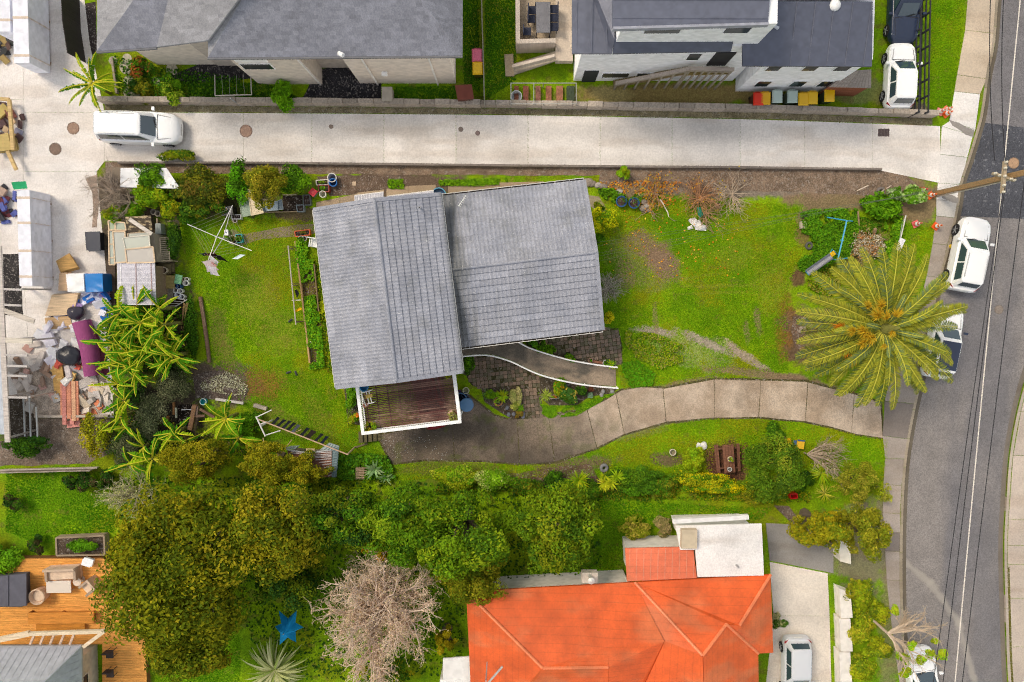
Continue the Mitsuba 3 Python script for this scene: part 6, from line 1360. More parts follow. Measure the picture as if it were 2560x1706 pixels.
# racks and boards right of the glasshouse
rk = thing('wire_rack', 'cream wire rack trolley with close rungs beside the glasshouse', 'rack')
q = pts(cA, 0.95, 985, 1075, 1115, 1075, 1130, 1405, 1000, 1410)
for i in range(4): part(rk, 'frame', MB((0.56, 0.46, 0.33)).tube([q[i], q[(i + 1) % 4]], 0.028, 6), 'wood')
for i in range(1, 12): part(rk, 'rung', MB((0.54, 0.46, 0.35)).tube([q[0] + (q[3] - q[0]) * i / 12, q[1] + (q[2] - q[1]) * i / 12], 0.018, 5), 'wood')
for v in q: part(rk, 'leg', MB((0.45, 0.38, 0.28)).beam(v * [1, 1, 0], v, 0.05), 'wood')
ck = thing('plastic_tub', 'cloudy plastic tub with glass jars left in the rack', 'tub')
part(ck, 'shell', MB((0.28, 0.32, 0.32)).prism(Polygon(p2(cA, 985, 880, 1060, 875, 1075, 1030, 985, 1035)).buffer(-0.05).buffer(0.05), 0.02, 0.55), 'gloss')
fr_ = thing('scrap_timber', 'old timber frames leaning between the glasshouse and hedge', 'frame')
for a, b in (((945, 790), (950, 1100)), ((1250, 830), (1270, 1030)), ((1100, 830), (1250, 830)), ((870, 1100), (945, 1110)), ((940, 1110), (935, 1400)), ((930, 1420), (1150, 1415)), ((1120, 1150), (1160, 1400)), ((860, 860), (870, 1200))):
    part(fr_, 'rail', MB((0.34, 0.27, 0.19), rng.uniform(0.4, 0.6)).beam(at(cA, *a, 0.5), at(cA, *b, 0.5), 0.07, 0.07), 'wood')
for i, (x, y) in enumerate(((960, 715), (1022, 740), (730, 735))):
    dp_ = thing('drain_pipe', ['left short length of grey drain pipe above the wire rack', 'right short length of grey drain pipe above the wire rack', 'short pale pipe end behind the glasshouse'][i], 'pipe')
    put(dp_, MB((0.3, 0.27, 0.23)).lathe([(0.17, 0.02), (0.17, 0.6), (0.14, 0.6), (0.13, 0.05)], at(cA, x, y), 14), 'matte')
sheets('plywood', 'olive brown plywood sheets lying beside the corrugated shed', 'plywood', cC, ((940, 155), (1190, 160), (1180, 350), (940, 340)), 0.6, (0.24, 0.19, 0.07), n=3)
sheets('plywood', 'weathered grey sheet below the olive plywood', 'plywood', cC, ((935, 365), (1170, 365), (1175, 500), (1060, 580), (935, 600)), 0.4, (0.2, 0.18, 0.14), n=2)
sheets('compost_box', 'dark timber box holding a flower pot beside the shed', 'box', cC, ((935, 5), (1170, 5), (1175, 140), (935, 130)), 0.55, (0.12, 0.1, 0.05), n=3)

def pot(name, lab, c, x, y, r, h, col, rim=None, plant=None, z=0.0, soil_=(0.06, 0.045, 0.035), cat='pot', leafn=60, empty=False):
    k = thing(name, lab, cat); q = at(c, x, y, z + h); q[2] = z
    part(k, 'body', MB(col).lathe([(r * 0.78, 0.0), (r * 0.97, h), (r * 0.86, h), (r * 0.72, h * 0.25 if empty else h * 0.8)], q, 16).lathe([(r * 0.72, 0.02), (0.001, 0.02)], q, 16), 'gloss')
    part(k, 'rim', MB(rim or tuple(min(0.85, 1.2 * v) for v in col)).lathe([(r * 0.97, h - 0.05), (r * 1.04, h - 0.04), (r * 1.04, h + 0.015), (r * 0.88, h + 0.015)], q, 16), 'gloss')
    part(k, 'soil' if not empty else 'base', MB(soil_).lathe([(0.001, h * (0.85 if not empty else 0.06)), (r * 0.86, h * (0.82 if not empty else 0.06))], q, 12), 'soil' if not empty else 'matte')
    if plant:
        mb = MB(); s_ = 1.5 if leafn > 200 else 1.05; crown(mb, q + [0, 0, h + r * 0.4], (r * s_, r * s_, r * s_ * 0.8), leafn, 0.13, plant, 6, 0.5)
        part(k, 'plant', mb, 'leaf')
    return k
def trough(name, lab, c, xy, h, col, plant=None, soil_=(0.05, 0.035, 0.03), cat='planter', leafn=50, z=0.0):
    k = thing(name, lab, cat); q = [at(c, xy[i], xy[i + 1], z + h) for i in range(0, 8, 2)]
    q = [np.array([v[0], v[1], z]) for v in q]
    ctr = np.mean(q, 0)
    for i in range(4):
        part(k, 'side', MB(col, rng.uniform(0.45, 0.55)).beam(q[i] + [0, 0, h / 2], q[(i + 1) % 4] + [0, 0, h / 2], 0.045, h), 'gloss')
    part(k, 'soil', MB(soil_).sheet(Polygon([tuple(v[:2]) for v in q]), z + h * 0.75), 'soil')
    if plant:
        mb = MB(); ex = np.linalg.norm(q[1] - q[0]) / 2, np.linalg.norm(q[2] - q[1]) / 2
        crown(mb, ctr + [0, 0, h], (max(ex) * 0.8 if abs((q[1] - q[0])[0]) > abs((q[2] - q[1])[0]) else min(ex), min(ex) * 0.9, 0.18), leafn, 0.1, plant, 7, 0.5)
        part(k, 'plant', mb, 'leaf')
    return k
GR1, GR2, GR3 = (0.08, 0.2, 0.008), (0.13, 0.27, 0.01), (0.045, 0.11, 0.008)
YG, LIME, OLV, DKG = (0.25, 0.3, 0.01), (0.2, 0.36, 0.012), (0.17, 0.17, 0.012), (0.022, 0.06, 0.01)
WHT, BLU = (0.72, 0.71, 0.68), (0.02, 0.1, 0.3)
pot('flower_pot', 'pale empty pot standing on the dark compost box', cC, 1040, 95, 0.2, 0.35, (0.42, 0.36, 0.28), z=0.5, empty=True)
gl = thing('box_lid', 'mint green plastic lid on top of the bucket cluster', 'lid')
part(gl, 'lid', MB((0.16, 0.4, 0.2)).slab3(pts(cC, 0.7, 1215, 148, 1312, 170, 1285, 298, 1190, 282), 0.08), 'gloss')
for i in range(3): part(gl, 'ridge', MB((0.2, 0.46, 0.24)).beam(at(cC, 1222 - i * 6, 175 + i * 40, 0.72), at(cC, 1296 - i * 6, 195 + i * 40, 0.72), 0.04, 0.03), 'gloss')
for i, (x, y, r, col, lb) in enumerate(((1330, 225, 0.13, (0.55, 0.45, 0.3), 'white bucket with a tan lid right of the mint green lid'), (1372, 222, 0.12, WHT, 'white bucket rightmost behind the mint green lid'), (1358, 280, 0.17, WHT, 'white open bucket at the edge of the lawn'), (1212, 325, 0.14, (0.2, 0.24, 0.32), 'grey blue bucket below the mint green lid'), (1258, 328, 0.15, BLU, 'dark blue bucket below the mint green lid'), (1205, 385, 0.16, WHT, 'left white bucket below the blue ones'), (1275, 395, 0.16, WHT, 'right white bucket below the blue ones'), (1245, 455, 0.19, (0.6, 0.62, 0.68), 'large pale bucket lying at the end of the cluster'), (1300, 480, 0.17, (0.68, 0.68, 0.7), 'lowest white bucket beside the ladder'))):
    pot('bucket', lb, cC, x, y, r, 0.38, col, empty=True, cat='bucket', soil_=(0.1, 0.1, 0.12) if i != 0 else (0.5, 0.36, 0.2))
ld = thing('ladder', 'pale aluminium ladder lying beside the banana plants', 'ladder')
a0, a1, b0_, b1 = at(cC, 1200, 485, 0.5), at(cC, 985, 700, 0.3), at(cC, 1380, 520, 0.5), at(cC, 1130, 670, 0.3)
for a, b in ((a0, a1), (b0_, b1)): part(ld, 'rail', MB((0.6, 0.58, 0.56)).beam(a, b, 0.05, 0.06), 'metal')
for t in np.linspace(0.05, 0.95, 6): part(ld, 'rung', MB((0.58, 0.56, 0.54)).beam(a0 + (a1 - a0) * t, b0_ + (b1 - b0_) * t, 0.035), 'metal')
for i in range(6):
    pk = thing('bamboo_cane', 'thin tan bamboo cane leaning in the garden beside the bananas', 'cane', 'bamboo canes beside the bananas')
    put(pk, MB((0.4, 0.26, 0.12), rng.uniform(0.4, 0.65)).tube([at(cC, 1300 + i * 10, 945 - (i % 3) * 60, 0.1), at(cC, 1330 + i * 13, 560 + (i % 4) * 12, 1.1)], 0.016, 5), 'wood')
lg = thing('border_log', 'long brown log edging the lawn beside the vegetable patch', 'log')
part(lg, 'log', MB((0.16, 0.1, 0.07)).tube([at(cC, 1572, 480, 0.1), at(cC, 1620, 780, 0.1), at(cC, 1665, 1100, 0.1), at(cC, 1705, 1430, 0.1)], 0.12, 9), 'wood', True)
part(lg, 'bark_strip', MB((0.2, 0.14, 0.1)).tube([at(cC, 1595, 560, 0.2), at(cC, 1650, 900, 0.2)], 0.05, 6), 'wood', True)
# rotary clothes line
rc_ = thing('rotary_clothesline', 'rotary clothesline with four long pale arms over the back lawn', 'clothesline')
zr = 2.15
ctr = at(cA, 1810, 1060, zr)
arms = [at(cA, 1382, 875, zr + 0.15), at(cA, 2042, 600, zr + 0.15), at(cA, 2322, 1262, zr + 0.1), at(cA, 1690, 1395, zr + 0.1)]
part(rc_, 'post', MB((0.5, 0.5, 0.5)).tube([ctr * [1, 1, 0], ctr + [0, 0, 0.1]], 0.045, 8), 'metal')
for q in arms: part(rc_, 'arm', MB((0.66, 0.64, 0.64)).tube([ctr, (ctr + q) / 2 + [0, 0, -0.02], q], 0.025, 6), 'metal')
part(rc_, 'strut', MB((0.62, 0.6, 0.6)).tube([ctr + [0.22, -0.02, -0.4], at(cA, 2030, 625, zr)], 0.022, 6), 'metal'); part(rc_, 'strut', MB((0.62, 0.6, 0.6)).tube([ctr + [0.22, -0.02, -0.4], at(cA, 1755, 1310, zr)], 0.022, 6), 'metal')
for f in (0.45, 0.6, 0.75, 0.9):
    mb = MB((0.4, 0.42, 0.3))
    for i in range(4): mb.tube([ctr + (arms[i] - ctr) * f, ctr + (arms[(i + 1) % 4] - ctr) * f], 0.0035, 4)
    part(rc_, 'line', mb, 'matte')
def garment(lab, a, b, drop, col, col2=None, swing=(0, 0)):
    k = thing('garment', lab, 'laundry')
    a, b = np.asarray(a), np.asarray(b); s = np.array([swing[0], swing[1], 0])
    u = np.linspace(0, 1, 7)[:, None, None]; v = np.linspace(0, 1, 7)[None, :, None]
    top = a + (b - a) * u; mid_ = 1 - 0.25 * np.sin(v * np.pi)
    g = top * np.ones_like(v) + ((a + b) / 2 - top) * (1 - mid_) + s * v + np.array([0, 0, -drop]) * v
    g = g + 0.07 * (meshkit.fbm(g * 4, 3, 5)[..., None] - 0.5) * [1, 1, 0.3] + np.concatenate([np.zeros((7, 7, 2)), -0.06 * np.abs(np.sin(u * 9))[..., 0:1] * v], -1)
    part(k, 'cloth', MB(col).grid(g), 'matte', True)
    part(k, 'peg', MB((0.5, 0.4, 0.25)).box(a + [0, 0, 0.02], (0.02, 0.02, 0.07)).box(b + [0, 0, 0.02], (0.02, 0.02, 0.07)), 'matte')
L_ = lambda i, f, t: (ctr + (arms[i] - ctr) * f) * (1 - t) + (ctr + (arms[(i + 1) % 4] - ctr) * f) * t
def A3(x, y, z=1.95): return at(cA, x, y, z)
garment('charcoal grey garment at the left end of the laundry', A3(1545, 1305), A3(1650, 1285), 0.55, (0.05, 0.055, 0.07), swing=(0.05, -0.1))
garment('maroon red garment hanging by the clothesline arm', A3(1640, 1320), A3(1765, 1275), 0.7, (0.13, 0.006, 0.02), swing=(0.1, -0.2))
garment('black garment behind the white shirt', A3(1700, 1290), A3(1850, 1400), 0.8, (0.008, 0.008, 0.01), swing=(0.25, -0.1))
garment('white shirt with a dark pattern on the rotary line', A3(1715, 1320), A3(1850, 1430), 0.35, (0.66, 0.67, 0.72), swing=(-0.25, -0.2))
garment('pale pink garment on the lowest clothesline arm', A3(1595, 1420), A3(1770, 1390), 0.4, (0.66, 0.55, 0.56), swing=(0.1, -0.6))
garment('white sheet with ragged hem at the bottom of the laundry', A3(1660, 1480), A3(1800, 1500), 0.5, (0.68, 0.62, 0.66), swing=(0.0, -0.5))
garment('coral towel folded over the line', A3(1720, 1420), A3(1810, 1475), 0.15, (0.6, 0.3, 0.28), swing=(-0.05, -0.1))
tw = thing('blown_cloth', 'pale blue white cloth hanging alone on the outer line', 'laundry')
cloth(pts(cA, 1.85, 2030, 1382, 2150, 1312, 2228, 1322, 2120, 1384), (0.62, 0.7, 0.74), key=tw, amp=0.05)
# cold frames and pots by the hedge
cf = thing('cold_frame', 'low cold frame with greenish and cream panels below the golden conifer', 'cold frame')
framed(cf, cB, (552, 425, 695, 400, 745, 745, 610, 775), 0.8, gl=(0.22, 0.29, 0.22), fr=(0.3, 0.35, 0.26), t=0.03)
framed(cf, cB, (695, 372, 800, 420, 925, 710, 750, 748), 0.95, gl=(0.6, 0.5, 0.34), fr=(0.66, 0.56, 0.38), t=0.05, mid_=(0.3, 0.6))
framed(cf, cB, (900, 570, 1125, 545, 1130, 670, 925, 690), 0.7, gl=(0.2, 0.27, 0.33), fr=(0.3, 0.36, 0.4), t=0.03)
framed(cf, cB, (1128, 540, 1190, 520, 1208, 660, 1132, 670), 0.65, gl=(0.15, 0.2, 0.24), fr=(0.3, 0.34, 0.38), t=0.03)
part(cf, 'wall', MB((0.2, 0.17, 0.12)).prism(Polygon(p2(cB, 600, 450, 1150, 560, 1190, 640, 930, 680, 650, 740)), 0, 0.55), 'matte')
eb = thing('timber_edging', 'thin timber edge of the dark bed beside the cold frame', 'edging')
part(eb, 'board', MB((0.32, 0.24, 0.15)).beam(at(cB, 930, 705, 0.1), at(cB, 1500, 690, 0.1), 0.05, 0.16), 'wood'); part(eb, 'board', MB((0.4, 0.36, 0.22)).beam(at(cB, 1200, 450, 0.2), at(cB, 1400, 447, 0.2), 0.05, 0.1), 'wood')
soil('dark_bed', p2(cB, 1200, 460, 1480, 455, 1500, 690, 1200, 695), (0.05, 0.036, 0.028), 'dark planting bed right of the cold frame', 0.012, 0.04, 31)
soil('rear_mulch', p2(cB, 1690, 180, 2600, 165, 3000, 190, 3000, 300, 2280, 440, 1890, 470), (0.13, 0.09, 0.065), 'brown mulch behind the main house', 0.013, 0.06, 32)
bb = thing('compost_bin', 'square black compost bin under the hedge beside the clothesline', 'bin')
part(bb, 'body', MB((0.02, 0.02, 0.022)).prism(Polygon([tuple(at(cB, x, y, 0.7)[:2]) for x, y in ((318, 625), (470, 615), (468, 740), (320, 748))]), 0.02, 0.68), 'gloss'); part(bb, 'lid', MB((0.035, 0.035, 0.04)).slab3(pts(cB, 0.74, 312, 618, 474, 610, 472, 745, 316, 752), 0.06), 'gloss')
part(bb, 'cap', MB((0.4, 0.42, 0.44)).lathe([(0.11, 0.74), (0.11, 0.8), (0.001, 0.81)], at(cB, 375, 652, 0.75) * [1, 1, 0], 12), 'gloss')
trough('planter', 'white rimmed black tray near the corner of the cold frame', cB, (455, 742, 585, 738, 592, 798, 462, 802), 0.25, WHT)
pot('flower_pot', 'small red and white printed pot beside the white rimmed tray', cB, 505, 822, 0.13, 0.25, (0.5, 0.4, 0.42), plant=None)
jg = thing('plastic_jug', 'white plastic jug lying on the lawn under the clothesline', 'jug')
q = at(cB, 395, 1000, 0.1)
part(jg, 'body', MB((0.74, 0.74, 0.78)).tm(trimesh.convex.convex_hull(np.array([[x, y, z] for x in (-0.12, 0.12) for y in (-0.17, 0.14) for z in (0, 0.16)] + [[-0.05, 0.2, 0.08], [0.05, 0.2, 0.08]]) + q)), 'gloss'); part(jg, 'cap', MB((0.1, 0.12, 0.3)).lathe([(0.04, 0), (0.04, 0.05), (0.001, 0.05)], q + [0, 0, 0.14], 8), 'gloss')
pot('flower_pot', 'wide round pale pot with low weeds by the path end', cB, 475, 1105, 0.27, 0.3, (0.3, 0.28, 0.22), plant=[(0.14, 0.15, 0.02), GR3], leafn=90)
trough('planter', 'teal plastic crate of seedlings at the path end', cB, (515, 1030, 600, 1020, 614, 1135, 528, 1148), 0.3, (0.02, 0.32, 0.34), [GR1, GR2], leafn=120)
trough('planter', 'bright orange trough planter beside the house corner', cB, (1372, 980, 1585, 955, 1592, 1030, 1385, 1058), 0.3, (0.62, 0.1, 0.02), [(0.15, 0.13, 0.02), GR3], leafn=70)
pot('flower_pot', 'green plant in a dark pot below the orange trough', cB, 1465, 1088, 0.17, 0.3, (0.16, 0.17, 0.15), rim=(0.5, 0.5, 0.48), plant=[GR1, GR3])
pot('flower_pot', 'empty pale pot below the orange trough', cB, 1512, 1085, 0.15, 0.3, (0.4, 0.38, 0.34), empty=True)
wc = thing('garden_chair', 'white plastic chair half under the eave of the house', 'chair')
q = at(cB, 1668, 1150, 0.45)
part(wc, 'seat', MB((0.78, 0.78, 0.78)).box(q, (0.5, 0.5, 0.04), -0.15), 'gloss'); part(wc, 'backrest', MB((0.78, 0.78, 0.78)).box(q + [-0.08, 0.28, 0.28], (0.52, 0.05, 0.5), -0.15), 'gloss')
for u in (-1, 1):
    part(wc, 'arm', MB((0.76, 0.76, 0.76)).box(q + [u * 0.27, 0, 0.2], (0.06, 0.5, 0.03), -0.15), 'gloss')
    for v in (-1, 1): part(wc, 'leg', MB((0.74, 0.74, 0.74)).beam(q + [0.22 * u, 0.22 * v, -0.45], q + [0.2 * u, 0.2 * v, 0], 0.05), 'gloss')
rl = thing('storage_crate', 'red lidded grey crate tilted beside the hedge', 'crate')
part(rl, 'body', MB((0.2, 0.2, 0.22)).prism(Polygon([tuple(at(cB, x, y, 0.4)[:2]) for x, y in ((1630, 350), (1705, 402), (1640, 480), (1570, 420))]), 0, 0.4), 'gloss'); part(rl, 'lid', MB((0.6, 0.015, 0.035)).slab3(pts(cB, 0.46, 1632, 345, 1710, 400, 1645, 482, 1566, 420), 0.05), 'gloss')
part(rl, 'handle', MB((0.66, 0.05, 0.06)).slab3(pts(cB, 0.49, 1636, 385, 1670, 405, 1640, 440, 1610, 415), 0.025), 'gloss')
trough('planter', 'white framed planter of low greens by the blue bucket', cB, (1684, 240, 1858, 228, 1862, 298, 1690, 308), 0.35, (0.68, 0.62, 0.54), [GR1, OLV], leafn=110)
trough('planter', 'dark red trough planter with one green clump', cB, (1712, 312, 1868, 306, 1870, 400, 1725, 402), 0.35, (0.3, 0.04, 0.025), [GR1, GR2], leafn=50)
pot('bucket', 'grey metal tub at the top of the mulch bed', cB, 1915, 200, 0.27, 0.4, (0.4, 0.4, 0.42), rim=(0.62, 0.6, 0.56), empty=True, cat='bucket', soil_=(0.12, 0.13, 0.17))
pot('bucket', 'bright blue bucket beside the grey metal tub', cB, 1928, 270, 0.24, 0.4, (0.01, 0.13, 0.42), empty=True, cat='bucket', soil_=(0.02, 0.05, 0.12))
pot('bucket', 'cream white bucket below the dark red trough', cB, 1780, 440, 0.2, 0.4, (0.6, 0.6, 0.52), empty=True, cat='bucket', soil_=(0.34, 0.36, 0.28))
trough('planter', 'upper black plastic tub of soil right of the dark bed', cB, (1495, 455, 1590, 450, 1605, 595, 1500, 600), 0.35, (0.1, 0.11, 0.12))
trough('planter', 'lower black plastic tub of soil with a grey rim', cB, (1395, 600, 1500, 595, 1508, 690, 1415, 695), 0.35, (0.2, 0.24, 0.26))
tbk = thing('tile', 'pale square tile lying on the mulch bed', 'tile'); put(tbk, MB((0.5, 0.38, 0.27)).box(at(cB, 2238, 288, 0.03), (0.24, 0.24, 0.05)), 'matte')
wk_ = thing('rain_barrel', 'dark blue rain barrel tucked behind the house where the wings meet', 'barrel')
q = at(cG, 400, 365, 0.9) * [1, 1, 0]
part(wk_, 'body', MB((0.015, 0.06, 0.14)).lathe([(0.4, 0), (0.46, 0.45), (0.42, 0.9), (0.38, 0.9), (0.38, 0.7), (0.001, 0.7)], q, 20), 'gloss'); part(wk_, 'rim', MB((0.1, 0.35, 0.5)).lathe([(0.42, 0.88), (0.45, 0.9), (0.45, 0.94), (0.4, 0.94)], q, 20), 'gloss')
# long rails and bits beside the vegetable bed
vr = thing('bed_edging', 'long pale timber rail edging the vegetable bed', 'edging')
part(vr, 'rail', MB((0.42, 0.27, 0.13)).beam(at(cB, 1385, 1120, 0.2), at(cF, 870, 480, 0.2), 0.09, 0.22), 'wood'); part(vr, 'rail', MB((0.42, 0.27, 0.13), 0.56).beam(at(cF, 871, 485, 0.2), at(cF, 980, 1440, 0.2), 0.09, 0.22), 'wood'); part(vr, 'rail', MB((0.2, 0.14, 0.08)).beam(at(cF, 1040, 60, 0.2), at(cF, 1105, 720, 0.2), 0.06, 0.2), 'wood')
cp = thing('clothes_rail', 'grey timber rail on low supports parallel to the vegetable bed', 'rail')
part(cp, 'bar', MB((0.4, 0.36, 0.32)).beam(at(cB, 1280, 1188, 0.9), at(cF, 783, 908, 0.9), 0.06, 0.07), 'wood')
for a, b in ((at(cB, 1300, 1200, 0.9), at(cB, 1390, 1215, 0.2)), (at(cF, 742, 335, 0.9), at(cF, 845, 340, 0.2)), (at(cF, 782, 862, 0.9), at(cF, 900, 862, 0.2))): part(cp, 'bracket', MB((0.2, 0.13, 0.08)).beam(a - [0, 0, 0.03], b, 0.05, 0.06), 'wood')
for t in (0.03, 0.5, 0.97):
    m = at(cB, 1280, 1188, 0.9) * (1 - t) + at(cF, 783, 908, 0.9) * t
    part(cp, 'post', MB((0.3, 0.27, 0.24)).beam(m * [1, 1, 0], m - [0, 0, 0.04], 0.06), 'wood')
for lb, xy, col in (('black cloth hanging on the low rail', (765, 425, 800, 415, 828, 470, 800, 540), (0.006, 0.006, 0.008)), ('white cloth strip over the low rail', (716, 562, 830, 552, 858, 566, 735, 574), (0.62, 0.58, 0.52)), ('bright yellow cloth on the low rail', (748, 725, 838, 662, 872, 688, 790, 728), (0.66, 0.38, 0.005))):
    c_ = thing('rag', lb, 'laundry'); cloth(pts(cF, 0.8, *xy), col, 0.06, 7, c_, 'matte', 0.08, 3)
for lb, c, x, y, rt in (('left of two dark shoes on the back lawn', cF, 705, 850, 0.6), ('dark shoe on the lawn edge, left of a pair', cE, 705, 8, 0.3), ('dark shoe on the lawn edge, right of a pair', cE, 812, 20, 2.0)):
    s_ = thing('shoe', lb.replace('left of two dark shoes', 'dark shoe lying alone'), 'shoe')
    q = at(c, x, y, 0.05); part(s_, 'upper', MB((0.06, 0.06, 0.07)).tm(trimesh.convex.convex_hull(np.array([[-0.14, -0.05, 0], [-0.14, 0.05, 0], [0.14, -0.05, 0], [0.14, 0.05, 0], [-0.12, -0.04, 0.1], [-0.12, 0.04, 0.1], [0.02, 0, 0.1], [0.14, 0, 0.05]]) @ np.array([[math.cos(rt), math.sin(rt), 0], [-math.sin(rt), math.cos(rt), 0], [0, 0, 1]]) + q)), 'matte')
    part(s_, 'sole', MB((0.2, 0.2, 0.2)).box(q - [0, 0, 0.01], (0.3, 0.11, 0.025), rt), 'matte')
pot('flower_pot', 'white ring shaped pot at the edge of the vegetable bed', cF, 970, 1168, 0.13, 0.22, (0.66, 0.64, 0.62), plant=None)
# the line of dark washing by the low sheds
wl_ = thing('washing_line', 'washing line on white frame with a long wooden prop rail', 'clothesline')
zl = 2.0
a, b = at(cE, 245, 680, zl), at(cE, 1572, 1203, zl)
part(wl_, 'prop_rail', MB((0.5, 0.34, 0.24)).beam(a, b, 0.06, 0.06), 'wood')
part(wl_, 'crossbar', MB((0.68, 0.66, 0.64)).tube([at(cE, 232, 648, zl + 0.05), at(cE, 368, 938, zl + 0.05)], 0.045, 7), 'matte')
for p_, q_ in (((235, 662), (458, 555)), ((285, 765), (385, 725)), ((375, 920), (588, 852))): part(wl_, 'arm', MB((0.66, 0.64, 0.62)).tube([at(cE, *p_, zl), at(cE, *q_, zl)], 0.035, 6), 'matte')
q = at(cE, 300, 790, zl); part(wl_, 'post', MB((0.6, 0.58, 0.56)).tube([q * [1, 1, 0], q], 0.05, 8), 'matte')
q = at(cE, 1560, 1198, zl); part(wl_, 'post', MB((0.4, 0.3, 0.2)).beam(q * [1, 1, 0], q, 0.07), 'wood')
dark = [(0.015, 0.016, 0.025), (0.012, 0.014, 0.028), (0.02, 0.022, 0.035), (0.012, 0.013, 0.022), (0.09, 0.1, 0.14), (0.015, 0.017, 0.03), (0.03, 0.02, 0.018), (0.02, 0.02, 0.028), (0.01, 0.014, 0.035)]
for i, (x, lb) in enumerate(zip((462, 535, 612, 680, 755, 880, 965, 1085, 1175), ('first dark garment from the white frame on the washing line', 'second dark garment on the washing line, beside the frame end', 'third dark garment on the washing line', 'black garment just left of the grey one on the washing line', 'grey striped garment on the washing line', 'black garment just right of the grey one on the washing line', 'widest brown black garment on the washing line', 'second last dark garment before the shed roof', 'last navy garment on the washing line by the shed'))):
    t = (x - 245) / (1572 - 245); m = a + (b - a) * t; d = (b - a) / np.linalg.norm(b - a)
    wv = 0.14 if i != 6 else 0.24
    garment(lb, m - d * wv * 0.75 - [0, 0, 0.03], m + d * wv * 0.75 - [0, 0, 0.03], 0.9, dark[i], swing=(0.1 + 0.1 * rng.random(), 0.22 + 0.1 * rng.random()))
wbm = thing('retaining_beam', 'pale timber beams edging the lower corner of the lawn', 'beam')
part(wbm, 'beam', MB((0.4, 0.35, 0.29)).beam(at(cE, 205, 482, 0.2), at(cE, 388, 535, 0.2), 0.2, 0.25), 'wood'); part(wbm, 'beam', MB((0.5, 0.47, 0.44)).beam(at(cD, 1800, 395, 0.2), at(cD, 2200, 455, 0.2), 0.13, 0.2), 'wood')
# low corrugated sheds
ls = thing('low_shed', 'low rusty corrugated shed with grey green ends below the lawn', 'shed')
def corr(parent, ring, d, pitch, col, rib, mat='metal', nm='roof_sheet'):
    kx = part(parent, nm, MB(col).slab3(ring, 0.03), mat); ribs(kx, ring, d, pitch, 0.05, pitch * 0.45, rib, mat, 'corrugation'); return kx
GG = (0.2, 0.26, 0.25)
corr(ls, pts(cE, 1.3, 655, 1112, 730, 1075, 868, 1072, 800, 1128), (1, 0.9), 0.14, GG, (0.3, 0.36, 0.35))
corr(ls, pts(cE, 1.5, 1160, 1130, 1295, 1028, 1445, 1078, 1345, 1140), (1, 0.9), 0.14, (0.3, 0.37, 0.36), (0.4, 0.47, 0.46))
corr(ls, [P(*cE(1345, 1142), 1.5), P(*cE(1440, 1085), 1.5), P(*cE(1400, 1530), 1.5), P(*cE(1330, 1530), 1.5)], (1, 0.15), 0.16, (0.13, 0.19, 0.21), (0.18, 0.25, 0.27))
part(ls, 'ridge_board', MB((0.42, 0.44, 0.46)).slab3(pts(cE, 1.46, 660, 1118, 950, 1165, 1340, 1128, 1345, 1145, 960, 1182, 690, 1140), 0.04), 'matte')
rr = pts(cE, 1.42, 690, 1145, 960, 1185, 1335, 1148, 1335, 1530, 700, 1530)
part(ls, 'rusty_roof', MB((0.23, 0.1, 0.07)).slab3(rr, 0.03), 'rust')
def f_rust(p, n, uv): return mix((0.1, 0.05, 0.04), (0.3, 0.14, 0.09), fbm(p.x * 2, p.y * 3, 1, 4)) * (0.7 + 0.6 * noise(p.x * 19, p.y * 19, 0))
bsdf('rust', f_rust, 0.85, 0.2)
for i, y in enumerate((1172, 1200, 1222, 1240, 1268, 1305, 1340, 1380, 1420, 1460, 1500)):
    x0_ = (980, 1000, 1010, 1020, 1100, 1150, 1190, 1220, 1250, 1270, 1280)[i]
    part(ls, 'roof_strip', MB((0.52, 0.47, 0.46), rng.uniform(0.35, 0.6)).beam(at(cE, x0_, y + 12, 1.46), at(cE, 1330, y - 8, 1.46), 0.05, 0.03), 'metal')
for i, y in enumerate((1165, 1185)): part(ls, 'roof_strip', MB((0.5, 0.46, 0.45)).beam(at(cE, 740, y - 8, 1.46), at(cE, 945, y + 10, 1.46), 0.05, 0.03), 'metal')
part(ls, 'wall', MB((0.12, 0.1, 0.08)).prism(Polygon([tuple(v[:2]) for v in rr]).buffer(-0.1), 0, 1.38), 'matte')
part(ls, 'plank', MB((0.5, 0.38, 0.22)).beam(at(cE, 960, 1128, 1.55), at(cE, 1085, 1130, 1.55), 0.12, 0.05), 'wood')
for lb, a_, b_ in (('tan pole leaning against the left shed roof', (655, 1118), (752, 988)), ('short tan stick on the washing line', (795, 880), (885, 840)), ('thin tan stake in the tangled corner', (335, 960), (362, 1160)), ('slanting stake near the rusty roof end', (690, 1200), (755, 1170))):
    k_ = thing('pole', lb, 'pole'); put(k_, MB((0.46, 0.33, 0.18)).tube([at(cE, *a_, 1.2), at(cE, *b_, 1.7)], 0.03, 5), 'wood')
pit = thing('timber_pit', 'dark timber framed pit under the shrubs at the lower left', 'frame')
for p_, q_, w_, col in (((1500, 480), (1430, 840), 0.26, (0.16, 0.09, 0.05)), ((1530, 500), (1520, 620), 0.14, (0.17, 0.12, 0.1)), ((1480, 640), (1640, 640), 0.14, (0.13, 0.08, 0.06)), ((1220, 520), (1225, 670), 0.1, (0.25, 0.27, 0.22)), ((1300, 550), (1470, 545), 0.05, (0.3, 0.32, 0.36)), ((1320, 690), (1430, 680), 0.03, (0.2, 0.2, 0.18)), ((1100, 640), (1090, 760), 0.16, (0.22, 0.09, 0.02)), ((1190, 440), (1190, 620), 0.12, (0.16, 0.08, 0.03)), ((1570, 540), (1780, 660), 0.14, (0.15, 0.09, 0.06))):
    part(pit, 'timber', MB(col).beam(at(cD, *p_, 0.5), at(cD, *q_, 0.5), w_, w_), 'wood')
